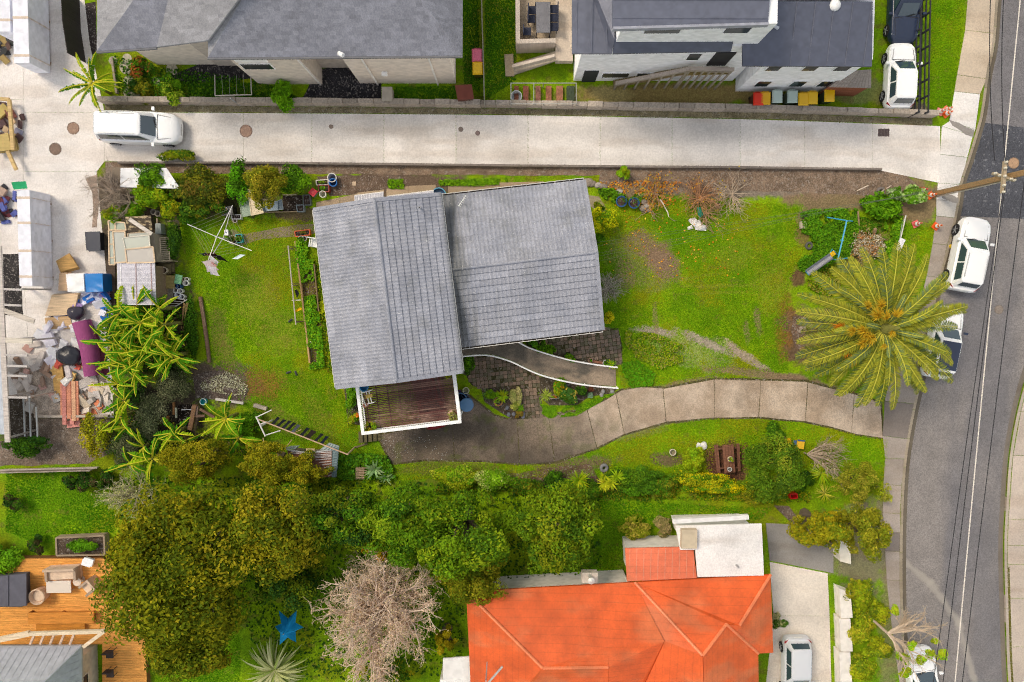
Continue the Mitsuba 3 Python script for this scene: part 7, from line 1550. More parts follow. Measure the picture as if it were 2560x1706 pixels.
soil('pit_floor', p2(cD, 1230, 480, 1500, 470, 1440, 860, 1300, 960, 1240, 800), (0.012, 0.009, 0.008), 'near black floor of the timber pit', 0.016, 0.05, 33)
pot('bucket', 'teal bucket beside the timber pit', cD, 1612, 435, 0.2, 0.3, (0.02, 0.3, 0.33), rim=(0.5, 0.6, 0.6), empty=True, cat='bucket', soil_=(0.02, 0.28, 0.3))
bx = thing('cardboard_box', 'brown cardboard box among the banana plants', 'box'); q = at(cC, 580, 910, 0.6)
part(bx, 'body', MB((0.24, 0.16, 0.09)).box(q, (0.6, 0.4, 0.4), 0.2), 'matte'); part(bx, 'flap', MB((0.28, 0.19, 0.11)).box(q + [0.0, 0, 0.21], (0.5, 0.3, 0.02), 0.25), 'matte')
bx = thing('terracotta_tile', 'orange brown tile glimpsed between banana leaves', 'tile'); put(bx, MB((0.45, 0.2, 0.06)).box(at(cC, 645, 1138, 0.7), (0.3, 0.42, 0.05), 0.2), 'matte')
pr_ = thing('fallen_post', 'grey old post lying under the shrubs at the left boundary', 'post'); put(pr_, MB((0.4, 0.4, 0.4)).beam(at(cC, 320, 1290, 0.3), at(cC, 425, 1215, 0.3), 0.16, 0.1), 'wood')
wsht = thing('white_roof_sheet', 'flat white roof sheet half hidden under the corner trees', 'sheet')
part(wsht, 'sheet', MB((0.78, 0.78, 0.79)).slab3(pts(cA, 1.2, 415, 60, 1080, 60, 1280, 360, 405, 338), 0.06), 'matte')
part(wsht, 'support', MB((0.2, 0.16, 0.12)).prism(Polygon(p2(cA, 450, 100, 1050, 100, 1100, 320, 440, 310)), 0, 1.13), 'matte')

# deck things
pot('bucket', 'blue bucket in the corner of the deck under the eave', cH, 287, 632, 0.25, 0.4, (0.03, 0.17, 0.36), empty=True, cat='bucket', z=ZD + 0.02, soil_=(0.05, 0.25, 0.5))
dc = thing('deck_chair_frame', 'white tubular chair frame with a yellow pad on the deck', 'chair')
zz_ = ZD + 0.5
for p_, q_ in (((252, 720), (318, 905)), ((255, 715), (395, 675)), ((320, 690), (365, 870)), ((360, 685), (405, 855)), ((335, 875), (435, 850))): part(dc, 'tube', MB((0.76, 0.75, 0.73)).tube([at(cH, *p_, zz_), at(cH, *q_, zz_)], 0.03, 6), 'gloss')
for p_ in ((252, 720), (318, 905), (395, 675), (435, 850)): part(dc, 'leg', MB((0.74, 0.73, 0.7)).tube([at(cH, *p_, zz_) - [0, 0, 0.48], at(cH, *p_, zz_)], 0.025, 6), 'gloss')
part(dc, 'pad', MB((0.5, 0.36, 0.1)).slab3(pts(cH, zz_ + 0.06, 308, 745, 405, 726, 412, 772, 318, 796), 0.06), 'matte')
bk = thing('brick', 'loose terracotta brick beside the white chair frame', 'brick'); put(bk, MB((0.26, 0.11, 0.075)).box(at(cH, 320, 890, ZD + 0.08), (0.35, 0.22, 0.12), 0.25), 'matte')
pot('flower_pot', 'potted lime and orange shrub in the left front deck corner', cH, 378, 1200, 0.26, 0.35, (0.2, 0.08, 0.05), plant=[YG, (0.3, 0.25, 0.02), GR2], z=ZD + 0.02, leafn=240)
pot('flower_pot', 'potted pale pink variegated shrub in the right front deck corner', cH, 1585, 1040, 0.26, 0.35, (0.22, 0.1, 0.05), plant=[(0.45, 0.3, 0.25), (0.3, 0.28, 0.08), (0.2, 0.22, 0.05)], z=ZD + 0.02, leafn=240)
pot('flower_pot', 'small leafy pot under the eave at the right of the deck', cH, 1505, 462, 0.2, 0.3, (0.12, 0.09, 0.06), plant=[OLV, YG], z=ZD + 0.02)
wp = thing('paper_scrap', 'pale blue grey scrap lying by the front deck rail', 'scrap'); cloth(pts(cH, ZD + 0.08, 945, 1190, 980, 1160, 1000, 1172, 985, 1190), (0.6, 0.64, 0.66), 0.02, 5, wp, 'matte', 0.03)
# drums beside the deck
pot('drum', 'large blue plastic drum with a flat lid beside the deck', cH, 1780, 888, 0.41, 0.85, (0.06, 0.17, 0.35), rim=(0.08, 0.2, 0.4), empty=True, cat='drum', soil_=(0.1, 0.22, 0.4))
part('drum', 'lid', MB((0.085, 0.2, 0.37)).lathe([(0.4, 0.86), (0.39, 0.89), (0.001, 0.9)], at(cH, 1780, 888, 0.87) * [1, 1, 0], 22), 'gloss')
pot('drum', 'dark blue open drum close against the deck rail', cH, 1690, 808, 0.4, 0.8, (0.015, 0.05, 0.12), rim=(0.03, 0.09, 0.2), empty=True, cat='drum', soil_=(0.01, 0.025, 0.05))
pot('bucket', 'small dark blue bucket between the drums and pavers', cH, 1748, 746, 0.18, 0.35, (0.02, 0.06, 0.16), empty=True, cat='bucket', soil_=(0.01, 0.03, 0.08))
pot('bucket', 'smallest dark bucket right of the dark blue drum', cH, 1778, 790, 0.15, 0.3, (0.02, 0.05, 0.12), empty=True, cat='bucket', soil_=(0.02, 0.05, 0.1))
pot('bucket', 'cream round tub on the pavers above the blue drums', cH, 1770, 680, 0.2, 0.35, (0.5, 0.5, 0.34), empty=True, cat='bucket', soil_=(0.42, 0.43, 0.26))
pot('bucket', 'small violet pot against the deck balusters', cH, 1672, 700, 0.13, 0.3, (0.13, 0.05, 0.2), empty=True, cat='bucket', soil_=(0.3, 0.1, 0.3))
pot('flower_pot', 'terracotta pot of seedlings in the triangular flower bed', cI, 265, 1128, 0.28, 0.3, (0.32, 0.13, 0.05), plant=[GR2, YG], leafn=40)
pot('flower_pot', 'yellow rimmed pot behind the ramp rail under the eave', cI, 912, 298, 0.22, 0.3, (0.2, 0.22, 0.05), rim=(0.55, 0.45, 0.1), plant=[GR1, GR3])
pot('flower_pot', 'white rimmed pot at the end of the upper ramp rail', cI, 1830, 570, 0.2, 0.3, (0.3, 0.32, 0.28), rim=(0.66, 0.66, 0.62), plant=[GR1])
trough('planter', 'small timber box planter on the pavers by the ramp', cI, (1580, 508, 1632, 505, 1635, 555, 1582, 560), 0.25, (0.32, 0.2, 0.13), [GR1], leafn=20)
rdp = thing('brick_edging', 'reddish timber edging along the pavers by the ramp', 'edging'); put(rdp, MB((0.28, 0.12, 0.07)).beam(at(cI, 1640, 545, 0.08), at(cI, 1795, 568, 0.08), 0.14, 0.14), 'wood')
trough('planter', 'pale trough of small flowers in the ramp border', cI, (1015, 1040, 1150, 1030, 1155, 1078, 1018, 1090), 0.25, (0.4, 0.36, 0.28), [GR1, (0.45, 0.15, 0.02)], leafn=60)

# front garden things
for lb, x, y in (('left of two blue rimmed tubs under the bare orange shrub', 545, 430), ('right of two blue rimmed tubs under the bare orange shrub', 727, 452)):
    pot('garden_tub', lb, cJ, x, y, 0.33, 0.35, (0.02, 0.07, 0.24), rim=(0.015, 0.07, 0.2), plant=[GR1, GR3], leafn=26, cat='tub', soil_=(0.08, 0.05, 0.04))
pot('flower_pot', 'brown round pot among the fallen twigs', cJ, 1942, 490, 0.17, 0.25, (0.25, 0.17, 0.12), empty=True)
ps = thing('plastic_sheet', 'crumpled white plastic sheet on the front lawn', 'plastic sheet')
cloth(pts(cJ, 0.12, 1505, 700, 1600, 660, 1720, 760, 1600, 800), (0.7, 0.68, 0.66), -0.1, 12, numbered(ps + '__upper_fold'), 'matte', 0.22, 1)
cloth(pts(cJ, 0.1, 1590, 720, 1810, 790, 1770, 855, 1620, 845), (0.74, 0.72, 0.7), -0.1, 12, numbered(ps + '__lower_fold'), 'matte', 0.22, 2)
cloth(pts(cJ, 0.08, 1500, 800, 1560, 770, 1590, 828, 1505, 840), (0.7, 0.68, 0.66), -0.05, 8, numbered(ps + '__left_fold'), 'matte', 0.14, 5)
cloth(pts(cJ, 0.14, 1645, 700, 1680, 690, 1735, 780, 1690, 770), (0.72, 0.7, 0.68), -0.05, 8, numbered(ps + '__right_fold'), 'matte', 0.14, 6)
gb = thing('green_bag', 'green net bag draped in the bare twigs', 'bag'); cloth(pts(cJ, 0.5, 1640, 520, 1690, 510, 1730, 620, 1670, 690), (0.02, 0.17, 0.11), -0.15, 9, gb, 'matte', 0.15, 3)
def bars(name, lab, cat, segs, col, w_, mat='matte', nm='bar'):
    k = thing(name, lab, cat)
    for a_, b_ in segs: part(k, nm, MB(col).tube([a_, b_], w_, 7), mat)
    return k
SB = (0.06, 0.36, 0.6)
zt = 1.9
def K3(x, y, z=0.0): return at(cK, x, y, z)
sw = thing('swing_frame', 'light blue metal swing frame in the overgrown corner', 'swing')
part(sw, 'top_bar', MB(SB).tube([K3(1097, 618, zt), K3(985, 1112, zt)], 0.045, 8), 'gloss')
for a_, b_ in ((K3(828, 572, 0.05), K3(1097, 618, zt)), (K3(1178, 625, 0.05), K3(1097, 618, zt)), (K3(900, 1108, 0.05), K3(985, 1112, zt)), (K3(1122, 1088, 0.05), K3(985, 1112, zt))): part(sw, 'leg', MB(SB).tube([a_, b_], 0.038, 7), 'gloss')
part(sw, 'spreader', MB(SB).tube([K3(1020, 866, zt), K3(1060, 870, zt)], 0.03, 6), 'gloss'); part(sw, 'hanger', MB((0.55, 0.5, 0.5)).tube([K3(1092, 650, zt - 0.06), K3(1050, 860, zt - 0.06)], 0.025, 6), 'gloss'); part(sw, 'foot', MB(SB).tube([K3(1178, 625, 0.1), K3(1142, 655, 0.1)], 0.03, 6), 'gloss')
sl_ = thing('slide', 'grey metal playground slide with a yellow top', 'slide')
q0_ = [K3(880, 1035, 1.25), K3(918, 1090, 1.25), K3(615, 1305, 0.2), K3(572, 1250, 0.2)]
part(sl_, 'chute', MB((0.42, 0.42, 0.47)).slab3(q0_, 0.03), 'metal')
part(sl_, 'side', MB((0.18, 0.2, 0.26)).beam(q0_[0] + [0, 0, 0.05], q0_[3] + [0, 0, 0.05], 0.05, 0.14), 'metal'); part(sl_, 'side', MB((0.2, 0.2, 0.24)).beam(q0_[1] + [0, 0, 0.05], q0_[2] + [0, 0, 0.05], 0.05, 0.14), 'metal')
part(sl_, 'top_step', MB((0.7, 0.42, 0.005)).slab3([K3(882, 1028, 1.32), K3(932, 998, 1.32), K3(962, 1040, 1.32), K3(912, 1078, 1.32)], 0.05), 'gloss')
for a_, b_ in ((K3(920, 968, 0.05), K3(890, 1022, 1.3)), (K3(988, 1060, 0.05), K3(932, 995, 1.3))): part(sl_, 'ladder_rail', MB(SB).tube([a_, b_], 0.03, 6), 'gloss')
part(sl_, 'end_cap', MB((0.1, 0.3, 0.42)).beam(q0_[3], q0_[2], 0.06, 0.06), 'gloss')
def tyre(lb, c, x, y, R, r, z=0.12, tilt=0.0, col=(0.03, 0.03, 0.032)):
    k = thing('tyre', lb, 'tyre'); m = trimesh.creation.torus(R - r, r, 28, 10); m.apply_scale([1, 1, 1.15])
    if tilt: m.apply_transform(trimesh.transformations.rotation_matrix(tilt, [0.4, 1, 0]))
    part(k, 'tread', MB(col).tm(m.apply_translation(at(c, x, y, z))), 'matte', True)
tyre('black tyre lying flat in the weeds beside the swing', cK, 783, 907, 0.29, 0.09)
tyre('grey tyre on the bare corner soil behind the vines', cK, 1530, 255, 0.31, 0.1, col=(0.16, 0.14, 0.13))
tyre('half buried tyre left of the black one in the weeds', cK, 620, 935, 0.26, 0.08, 0.04, 0.12, (0.1, 0.1, 0.09))
tyre('pale grey tyre under the swing bar', cK, 1052, 765, 0.25, 0.07, 0.05, 0.1, (0.22, 0.22, 0.22))
tyre('grey tyre lying at the edge of the southern hedge', cM, 1765, 472, 0.29, 0.1, 0.16, 0.25, (0.2, 0.2, 0.21))
for lb, x in (('left of two upright concrete blocks at the weed patch edge', 520), ('right of two upright concrete blocks at the weed patch edge', 562)):
    cb = thing('concrete_block', lb, 'block'); put(cb, MB((0.42, 0.36, 0.28)).box(K3(x, 675, 0.12), (0.16, 0.42, 0.25), 0.1), 'rubble')
for lb, a_, b_, w_ in (('grey brown fence post standing among the vines', (1240, 500), (1256, 768), 0.07), ('short thick stump beside the cut branches', (1460, 720), (1432, 800), 0.15), ('slanting stake above the green vines', (1318, 310), (1296, 405), 0.08), ('stake beside the grey tyre', (1588, 195), (1592, 330), 0.06)):
    k_ = thing('stake', lb, 'stake'); put(k_, MB((0.32, 0.22, 0.13)).beam(K3(*a_, 0.5), K3(*b_, 0.12), w_, w_), 'wood')
for lb, a_, b_ in (('left pale lath lying on the corner soil', (1228, 240), (1370, 170)), ('right pale lath across the grey tyre', (1470, 290), (1660, 172))):
    k_ = thing('lath', lb, 'lath'); put(k_, MB((0.6, 0.5, 0.42)).beam(K3(*a_, 0.3), K3(*b_, 0.3), 0.05, 0.03), 'wood')
lf = thing('letterbox_post', 'white box on a long pale pole tipped over the front lawn edge', 'sign')
part(lf, 'pole', MB((0.6, 0.58, 0.55)).tube([K3(1845, 552, 0.35), K3(1782, 830, 0.7)], 0.035, 7), 'matte'); part(lf, 'board', MB((0.76, 0.75, 0.78)).slab3([K3(1778, 830, 0.8), K3(1842, 862, 0.8), K3(1775, 1005, 0.75), K3(1725, 985, 0.75)], 0.08), 'matte')
part(lf, 'frame', MB((0.4, 0.42, 0.4)).tube([K3(1838, 575, 0.3), K3(1800, 640, 0.3), K3(1770, 820, 0.5)], 0.018, 6), 'metal')
# picnic table
pt_ = thing('picnic_table', 'dark brown timber picnic table with two fixed benches', 'picnic table')
def N3(x, y, z): return at(cN, x, y, z)
WB_ = (0.17, 0.075, 0.045)
for i in range(4):
    t0, t1 = i / 4 + 0.01, (i + 1) / 4 - 0.012
    A_, B_, C_, D_ = N3(650, 290, 0.75), N3(760, 280, 0.75), N3(780, 555, 0.75), N3(672, 558, 0.75)
    part(pt_, 'top_plank', MB(WB_, rng.uniform(0.45, 0.62)).slab3([A_ + (B_ - A_) * t0, A_ + (B_ - A_) * t1, D_ + (C_ - D_) * t1, D_ + (C_ - D_) * t0], 0.045), 'wood')
for xy in ((568, 288, 608, 283, 634, 560, 598, 560), (790, 275, 818, 270, 830, 542, 806, 545)):
    q_ = pts(cN, 0.45, *xy)
    for t0, t1 in ((0, 0.48), (0.52, 1)): part(pt_, 'bench_plank', MB(WB_, rng.uniform(0.38, 0.55)).slab3([q_[0] + (q_[1] - q_[0]) * t0, q_[0] + (q_[1] - q_[0]) * t1, q_[3] + (q_[2] - q_[3]) * t1, q_[3] + (q_[2] - q_[3]) * t0], 0.045), 'wood')
for y in (320, 512):
    part(pt_, 'bearer', MB((0.13, 0.06, 0.04)).beam(N3(590, y + 5, 0.38), N3(820, y - 8, 0.38), 0.09, 0.1), 'wood')
    for s0, s1 in ((640, 690), (790, 740)): part(pt_, 'leg', MB((0.13, 0.06, 0.04)).beam(N3(s0, y, 0.02), N3(s1, y, 0.7), 0.09, 0.1), 'wood')
pot('flower_pot', 'cream ringed pot with a trailing plant on the picnic table', cN, 730, 425, 0.16, 0.22, (0.3, 0.24, 0.16), rim=(0.7, 0.6, 0.4), plant=[YG, GR2], z=0.76, leafn=24)
pot('flower_pot', 'grey metal pot at the lower end of the picnic table', cN, 724, 525, 0.13, 0.24, (0.3, 0.29, 0.28), rim=(0.6, 0.58, 0.55), z=0.76, empty=True)
pot('flower_pot', 'cream ringed pot standing on the lawn left of the lime shrub', cN, 165, 358, 0.2, 0.3, (0.36, 0.3, 0.22), rim=(0.7, 0.64, 0.5), empty=True)
def rock(lb, c, x, y, s, col, z=0.0, seed=0, group=None, name='rock'):
    k = thing(name, lb, 'rock', group); m = trimesh.creation.icosphere(2, 1.0); m.vertices *= (0.72 + 0.6 * meshkit.fbm(m.vertices * 1.6 + seed * 3.3, 3, seed))[:, None]
    m.vertices *= np.array(s) * [1, 1, 0.7]; put(k, MB(col).tm(m.apply_translation(at(c, x, y, z + s[2] * 0.3))), 'rubble', True)
rock('left of two white painted boulders by the picnic table', cN, 420, 298, (0.17, 0.24, 0.25), (0.66, 0.66, 0.66), seed=1)
rock('right of two white painted boulders by the picnic table', cN, 468, 295, (0.2, 0.27, 0.27), (0.62, 0.61, 0.58), seed=2)
for i, (x, y, s) in enumerate(((60, 150, 0.3), (120, 170, 0.24), (200, 195, 0.22), (240, 205, 0.18), (290, 215, 0.22), (510, 290, 0.22), (490, 270, 0.16), (870, 440, 0.2), (910, 490, 0.2), (855, 530, 0.22), (930, 560, 0.14), (800, 350, 0.2))):
    rock('rough grey brown stone of the low rockery along the bare bank', cJ, x, y, (s, s * 0.8, s * 0.8), [(0.3, 0.25, 0.2), (0.24, 0.2, 0.17), (0.4, 0.36, 0.32)][i % 3], seed=i, group='rockery stones along the bare bank')
for i, (x, y) in enumerate(((395, 1218), (492, 1312), (415, 1318), (625, 1350), (628, 1305), (1785, 982), (1920, 985), (1765, 1035))):
    rock('smooth grey stone at the edge of the front flower beds', cI, x, y, (0.12, 0.14, 0.12), (0.16, 0.17, 0.2) if i < 5 else (0.3, 0.29, 0.28), seed=20 + i, group='grey edging stones of the flower beds')
for i in range(14):
    rock('broken stone on the bare ground beside the palm trunk', cX, 1530 + rng.uniform(0, 130), 60 + rng.uniform(0, 120), (0.14 * rng.uniform(0.6, 1.3), 0.12, 0.1), (0.32, 0.26, 0.21), seed=40 + i, group='broken stones by the palm')
yb = thing('toy_box', 'yellow box with blue edging on the grass behind the round bush', 'box')
part(yb, 'body', MB((0.7, 0.42, 0.005)).prism(Polygon([tuple(N3(x, y, 0.4)[:2]) for x, y in ((1388, 245), (1460, 245), (1448, 328), (1380, 318))]), 0.02, 0.4), 'gloss'); part(yb, 'edge', MB((0.03, 0.08, 0.2)).beam(N3(1390, 240, 0.44), N3(1460, 246, 0.44), 0.08, 0.06), 'gloss')
bc = thing('blue_crate', 'small dark blue crate left of the yellow box', 'crate'); part(bc, 'body', MB((0.02, 0.06, 0.16)).prism(Polygon(p2(cN, 1350, 245, 1382, 240, 1386, 282, 1354, 285)), 0.02, 0.3), 'gloss'); part(bc, 'rim', MB((0.04, 0.1, 0.22)).slab3(pts(cN, 0.33, 1348, 244, 1382, 239, 1386, 284, 1352, 287), 0.03), 'gloss')
rdc = thing('red_crate', 'red plastic crate under the hedge at the lot edge', 'crate')
q_ = pts(cN, 0.5, 1315, 768, 1380, 762, 1384, 805, 1320, 812)
for i in range(4): part(rdc, 'side', MB((0.55, 0.01, 0.01)).beam(q_[i] * [1, 1, 0] + [0, 0, 0.3], q_[(i + 1) % 4] * [1, 1, 0] + [0, 0, 0.3], 0.06, 0.5), 'gloss')
part(rdc, 'base', MB((0.4, 0.01, 0.01)).sheet(Polygon([tuple(v[:2]) for v in q_]), 0.1), 'gloss')
wfr = thing('wicker_frame', 'broken wicker lattice frame leaning by the agave', 'lattice')
for i in range(9):
    part(wfr, 'slat', MB((0.36, 0.26, 0.17), rng.uniform(0.35, 0.65)).beam(at(cE, 1690 + i * 14, 1380 + (i % 3) * 5, 0.35), at(cE, 1720 + i * 10 - 40 + i * 4, 1560, 0.3), 0.035), 'wood')
    part(wfr, 'cross_slat', MB((0.4, 0.3, 0.2), rng.uniform(0.35, 0.65)).beam(at(cE, 1680, 1400 + i * 18, 0.38), at(cE, 1850 - i * 6, 1395 + i * 18 + 20 * (i % 2), 0.38), 0.035), 'wood')
# bins and balls by the neighbours
def wheelie(lb, c, x, y, col, lid):
    k = thing('wheelie_bin', lb, 'wheelie bin'); q = at(c, x, y, 1.0) * [1, 1, 0]
    v = np.array([[sx * 0.22, sy * 0.25, 0.05] for sx, sy in ((-1, -1), (1, -1), (1, 1), (-1, 1))] + [[sx * 0.28, sy * 0.34, 0.98] for sx, sy in ((-1, -1), (1, -1), (1, 1), (-1, 1))]) + q
    part(k, 'body', MB(col).add(v, [[0, 3, 2, 1], [4, 5, 6, 7], [0, 1, 5, 4], [1, 2, 6, 5], [2, 3, 7, 6], [3, 0, 4, 7]]), 'gloss'); part(k, 'lid', MB(lid).tm(trimesh.convex.convex_hull(np.array([[sx * 0.31, sy * 0.37, 1.0] for sx in (-1, 1) for sy in (-1, 1)] + [[sx * 0.25, sy * 0.3, 1.08] for sx in (-1, 1) for sy in (-1, 1)]) + q)), 'gloss')
    part(k, 'handle', MB(tuple(0.6 * v_ for v_ in lid)).tube([q + [-0.2, 0.4, 1.0], q + [0.2, 0.4, 1.0]], 0.025, 6), 'gloss')
    for s in (-1, 1): part(k, 'wheel', MB((0.02, 0.02, 0.02)).tm(trimesh.creation.cylinder(0.11, 0.06, 12, transform=trimesh.transformations.rotation_matrix(math.pi / 2, [0, 1, 0]) ).apply_translation(q + [0.22 * s, 0.28, 0.11])), 'matte')
wheelie('pink lidded bin beside the cream house end', z2, 2030, 510, (0.1, 0.03, 0.05), (0.6, 0.12, 0.2))
wheelie('yellow lidded bin below the pink one', z2, 2036, 630, (0.12, 0.1, 0.02), (0.75, 0.46, 0.005))
wheelie('yellow lidded bin standing apart at the right below the white house', z4, 565, 878, (0.05, 0.05, 0.04), (0.75, 0.46, 0.005))
wheelie('yellow lidded bin, middle one below the white house', z4, 410, 900, (0.05, 0.05, 0.04), (0.72, 0.44, 0.005))
wheelie('yellow lidded bin, left of the row below the white house', z4, 325, 912, (0.05, 0.05, 0.04), (0.72, 0.42, 0.01))
wheelie('pale green lidded bin, right of two below the white house', z4, 225, 888, (0.1, 0.14, 0.12), (0.4, 0.5, 0.46))
wheelie('pale green lidded bin, left of two below the white house', z4, 85, 888, (0.1, 0.14, 0.12), (0.42, 0.52, 0.48))
wheelie('red lidded bin below the left corner of the white garage wing', z3, 2262, 910, (0.1, 0.02, 0.02), (0.68, 0.03, 0.01))
wheelie('orange yellow lidded bin right beside the red lidded one', z3, 2325, 905, (0.1, 0.08, 0.02), (0.7, 0.38, 0.01))
rm = thing('garden_shed', 'small red brown flat roofed garden store at the end of the cream house lawn', 'shed')
part(rm, 'roof', MB((0.17, 0.05, 0.035)).slab3(pts(z2, 1.3, 1825, 785, 1980, 775, 2000, 905, 1850, 915), 0.08), 'matte'); part(rm, 'wall', MB((0.12, 0.05, 0.04)).prism(Polygon([tuple(at(z2, x, y, 1.3)[:2]) for x, y in ((1835, 795), (1972, 785), (1985, 900), (1850, 908))]), 0, 1.22), 'wood')
gw = thing('grey_bin', 'pale stone coloured bin beside the black garage pad', 'bin'); q = at(z2, 1205, 868, 0.8) * [1, 1, 0]
part(gw, 'body', MB((0.34, 0.3, 0.25)).box(q + [0, 0, 0.42], (0.55, 0.75, 0.8)), 'matte'); part(gw, 'lid', MB((0.4, 0.36, 0.3)).box(q + [0, 0, 0.86], (0.62, 0.82, 0.06)), 'matte')
cl = thing('clothes_airer', 'pale folding clothes frame on the shaded side lawn', 'clothesline')
qf = [at(z1, x, y, 1.5) for x, y in ((1970, 690), (2300, 680), (2310, 870), (1975, 880))]
for a_, b_ in ((0, 3), (3, 2), (2, 1)): part(cl, 'bar', MB((0.4, 0.37, 0.34)).tube([qf[a_], qf[b_]], 0.035, 6), 'metal')
for t in (0.2, 0.4, 0.6, 0.8): part(cl, 'wire', MB((0.5, 0.5, 0.48)).tube([qf[0] + (qf[1] - qf[0]) * t, qf[3] + (qf[2] - qf[3]) * t], 0.006, 4), 'metal')
q = at(z1, 2115, 905, 1.5); part(cl, 'post', MB((0.4, 0.42, 0.44)).tube([q * [1, 1, 0], q], 0.04, 6), 'metal')
for i, (x, y, r_) in enumerate(((1170, 540, 0.28), (1165, 620, 0.42), (1185, 745, 0.3), (1215, 855, 0.5), (1040, 560, 0.25), (1580, 640, 0.35), (1440, 745, 0.22))):
    ss_ = thing('stepping_stone', 'pale round stepping stone in the cream house garden', 'stone', 'stepping stones in the cream house garden')
    put(ss_, MB((0.4, 0.37, 0.28), rng.uniform(0.4, 0.6)).prism(Point(*at(z1, x, y)[:2]).buffer(r_, 5), 0.0, 0.05), 'rubble')
gp = thing('garden_edge', 'pale timber edge beside the stepping stones', 'edging'); put(gp, MB((0.3, 0.25, 0.2)).beam(at(z1, 1030, 530, 0.1), at(z1, 1075, 860, 0.1), 0.12, 0.2), 'wood')
pu = thing('parasol', 'bright blue collapsed parasol in the southern garden', 'parasol')
m_ = MB((0.004, 0.25, 0.55)); q = at(cS, 215, 1200, 1.6)
ang = np.arange(12) / 12 * 2 * np.pi; rad = np.array([1.0, 0.55, 1.1, 0.5, 1.15, 0.45, 0.9, 0.6, 1.2, 0.55, 1.0, 0.5]) * 0.95
v_ = np.vstack([[q + [0, 0, 0.7]], q + np.stack([rad * 0.5 * np.cos(ang), rad * 0.6 * np.sin(ang), np.full(12, 0.35)], 1), q + np.stack([rad * np.cos(ang), rad * 1.15 * np.sin(ang), -0.25 + 0.2 * rng.random(12)], 1)])
part(pu, 'canopy', m_.add(v_, [[0, 1 + i, 1 + (i + 1) % 12] for i in range(12)]).add(v_, [[1 + i, 13 + i, 13 + (i + 1) % 12] for i in range(12)]).add(v_, [[1 + i, 13 + (i + 1) % 12, 1 + (i + 1) % 12] for i in range(12)]), 'matte'); part(pu, 'pole', MB((0.3, 0.3, 0.3)).tube([q * [1, 1, 0], q + [0, 0, 0.8]], 0.03, 6), 'metal')
# ------------------------------------------------------------------ the big palm
pm = thing('palm_tree', 'huge date palm with arching yellow green fronds at the street corner', 'palm tree')
zp = 5.4
pc = at(cL, 1034, 752, zp)
part(pm, 'trunk', MB((0.16, 0.11, 0.075)).tube([pc * [1, 1, 0], pc * [1, 1, 0] + [0, 0, 2.5], pc - [0, 0, 0.2]], [0.55, 0.45, 0.5], 12), 'rubble', True)
part(pm, 'heart', MB((0.2, 0.2, 0.05)).tube([pc - [0, 0, 0.3], pc + [0, 0, 0.35], pc + [0.1, 0.1, 1.3]], [0.42, 0.28, 0.04], 9), 'rubble', True)
def frond(a, L, e0, droop, wmax, cols, n=62):
    out, side = np.array([math.cos(a), math.sin(a), 0]), np.array([-math.sin(a), math.cos(a), 0])
    t = np.linspace(0, 1, 15)
    el = e0 - droop * t ** 1.3
    path = [pc + out * 0.25 + [0, 0, 0.1]]
    sway = rng.normal() * 0.2
    for i in range(14):
        d = out * math.cos(el[i]) + np.array([0, 0, math.sin(el[i])]) + side * sway * t[i]
        path.append(path[-1] + d * L / 14)
    path = np.array(path)
    mb = MB((0.42, 0.4, 0.06), 0.55)
    mb.tube(path, np.linspace(0.05, 0.012, 15), 4)
    tn = rng.uniform(0.3, 0.62)
    s = np.linspace(0.1, 0.995, n)
    ctr = np.stack([np.interp(s, t, path[:, k]) for k in range(3)], 1)
    tg = np.stack([np.interp(s, t, np.gradient(path[:, k])) for k in range(3)], 1); tg /= np.linalg.norm(tg, axis=1, keepdims=True)
    ll = wmax * min(1, L / 4.4) * np.minimum(1, 0.25 + s / 0.3) * np.sqrt(1.02 - np.clip((s - 0.55) / 0.46, 0, 1) ** 2)
    up = np.cross(side[None], tg); up = np.where(up[:, 2:] < 0, -up, up)
    for sg in (-1, 1):
        d = side[None] * sg * 0.8 + tg * 0.62 + up * (0.32 - 0.5 * s[:, None]) + rng.normal(size=(n, 3)) * 0.05
        d /= np.linalg.norm(d, axis=1, keepdims=True)
        wv = tg * 0.03
        tip = ctr + d * ll[:, None] - [0, 0, 1] * (0.12 * ll)[:, None]
        md = ctr + d * ll[:, None] * 0.55
        v = np.stack([ctr - wv * 0.7, ctr + wv * 0.7, md + wv, md - wv, tip], 1).reshape(-1, 3)
        k = np.arange(n) * 5
        f = np.vstack([np.stack([k, k + 1, k + 2], 1), np.stack([k, k + 2, k + 3], 1), np.stack([k + 3, k + 2, k + 4], 1)])
        cc = np.repeat(pick(cols, n), 5); tt = np.clip(np.repeat(tn + rng.normal(size=n) * 0.1, 5) + np.tile([-0.36, -0.36, 0.0, 0.0, 0.16], n), 0.05, 0.95)  # leaflet bases darkened for inner green and painted gap shade
        mb.raw(v, f, np.stack([cc + 0.5, tt], 1))
    return mb
YP, GP, BG = (0.26, 0.26, 0.025), (0.16, 0.19, 0.025), (0.115, 0.16, 0.06)
DEAD = (0.24, 0.17, 0.06)
for ring, (n_, L0, e0, dr_, cols) in enumerate(((14, 4.3, -0.35, 0.75, [GP, DEAD, (0.1, 0.12, 0.02)]), (21, 4.9, 0.05, 0.75, [GP, BG, YP]), (20, 4.6, 0.25, 0.75, [YP, GP, YP]), (9, 3.4, 0.6, 0.9, [BG, GP, YP]), (4, 2.0, 1.05, 0.7, [BG, (0.2, 0.25, 0.08)]))):
    for i in range(n_):
        a = (i + rng.uniform(-0.28, 0.28)) / n_ * 2 * np.pi + ring * 0.37
        part(pm, 'frond', frond(a, L0 * rng.uniform(0.84, 1.02), e0 + rng.normal() * 0.08, dr_ + rng.normal() * 0.08, rng.uniform(0.44, 0.54), cols), 'leaf')
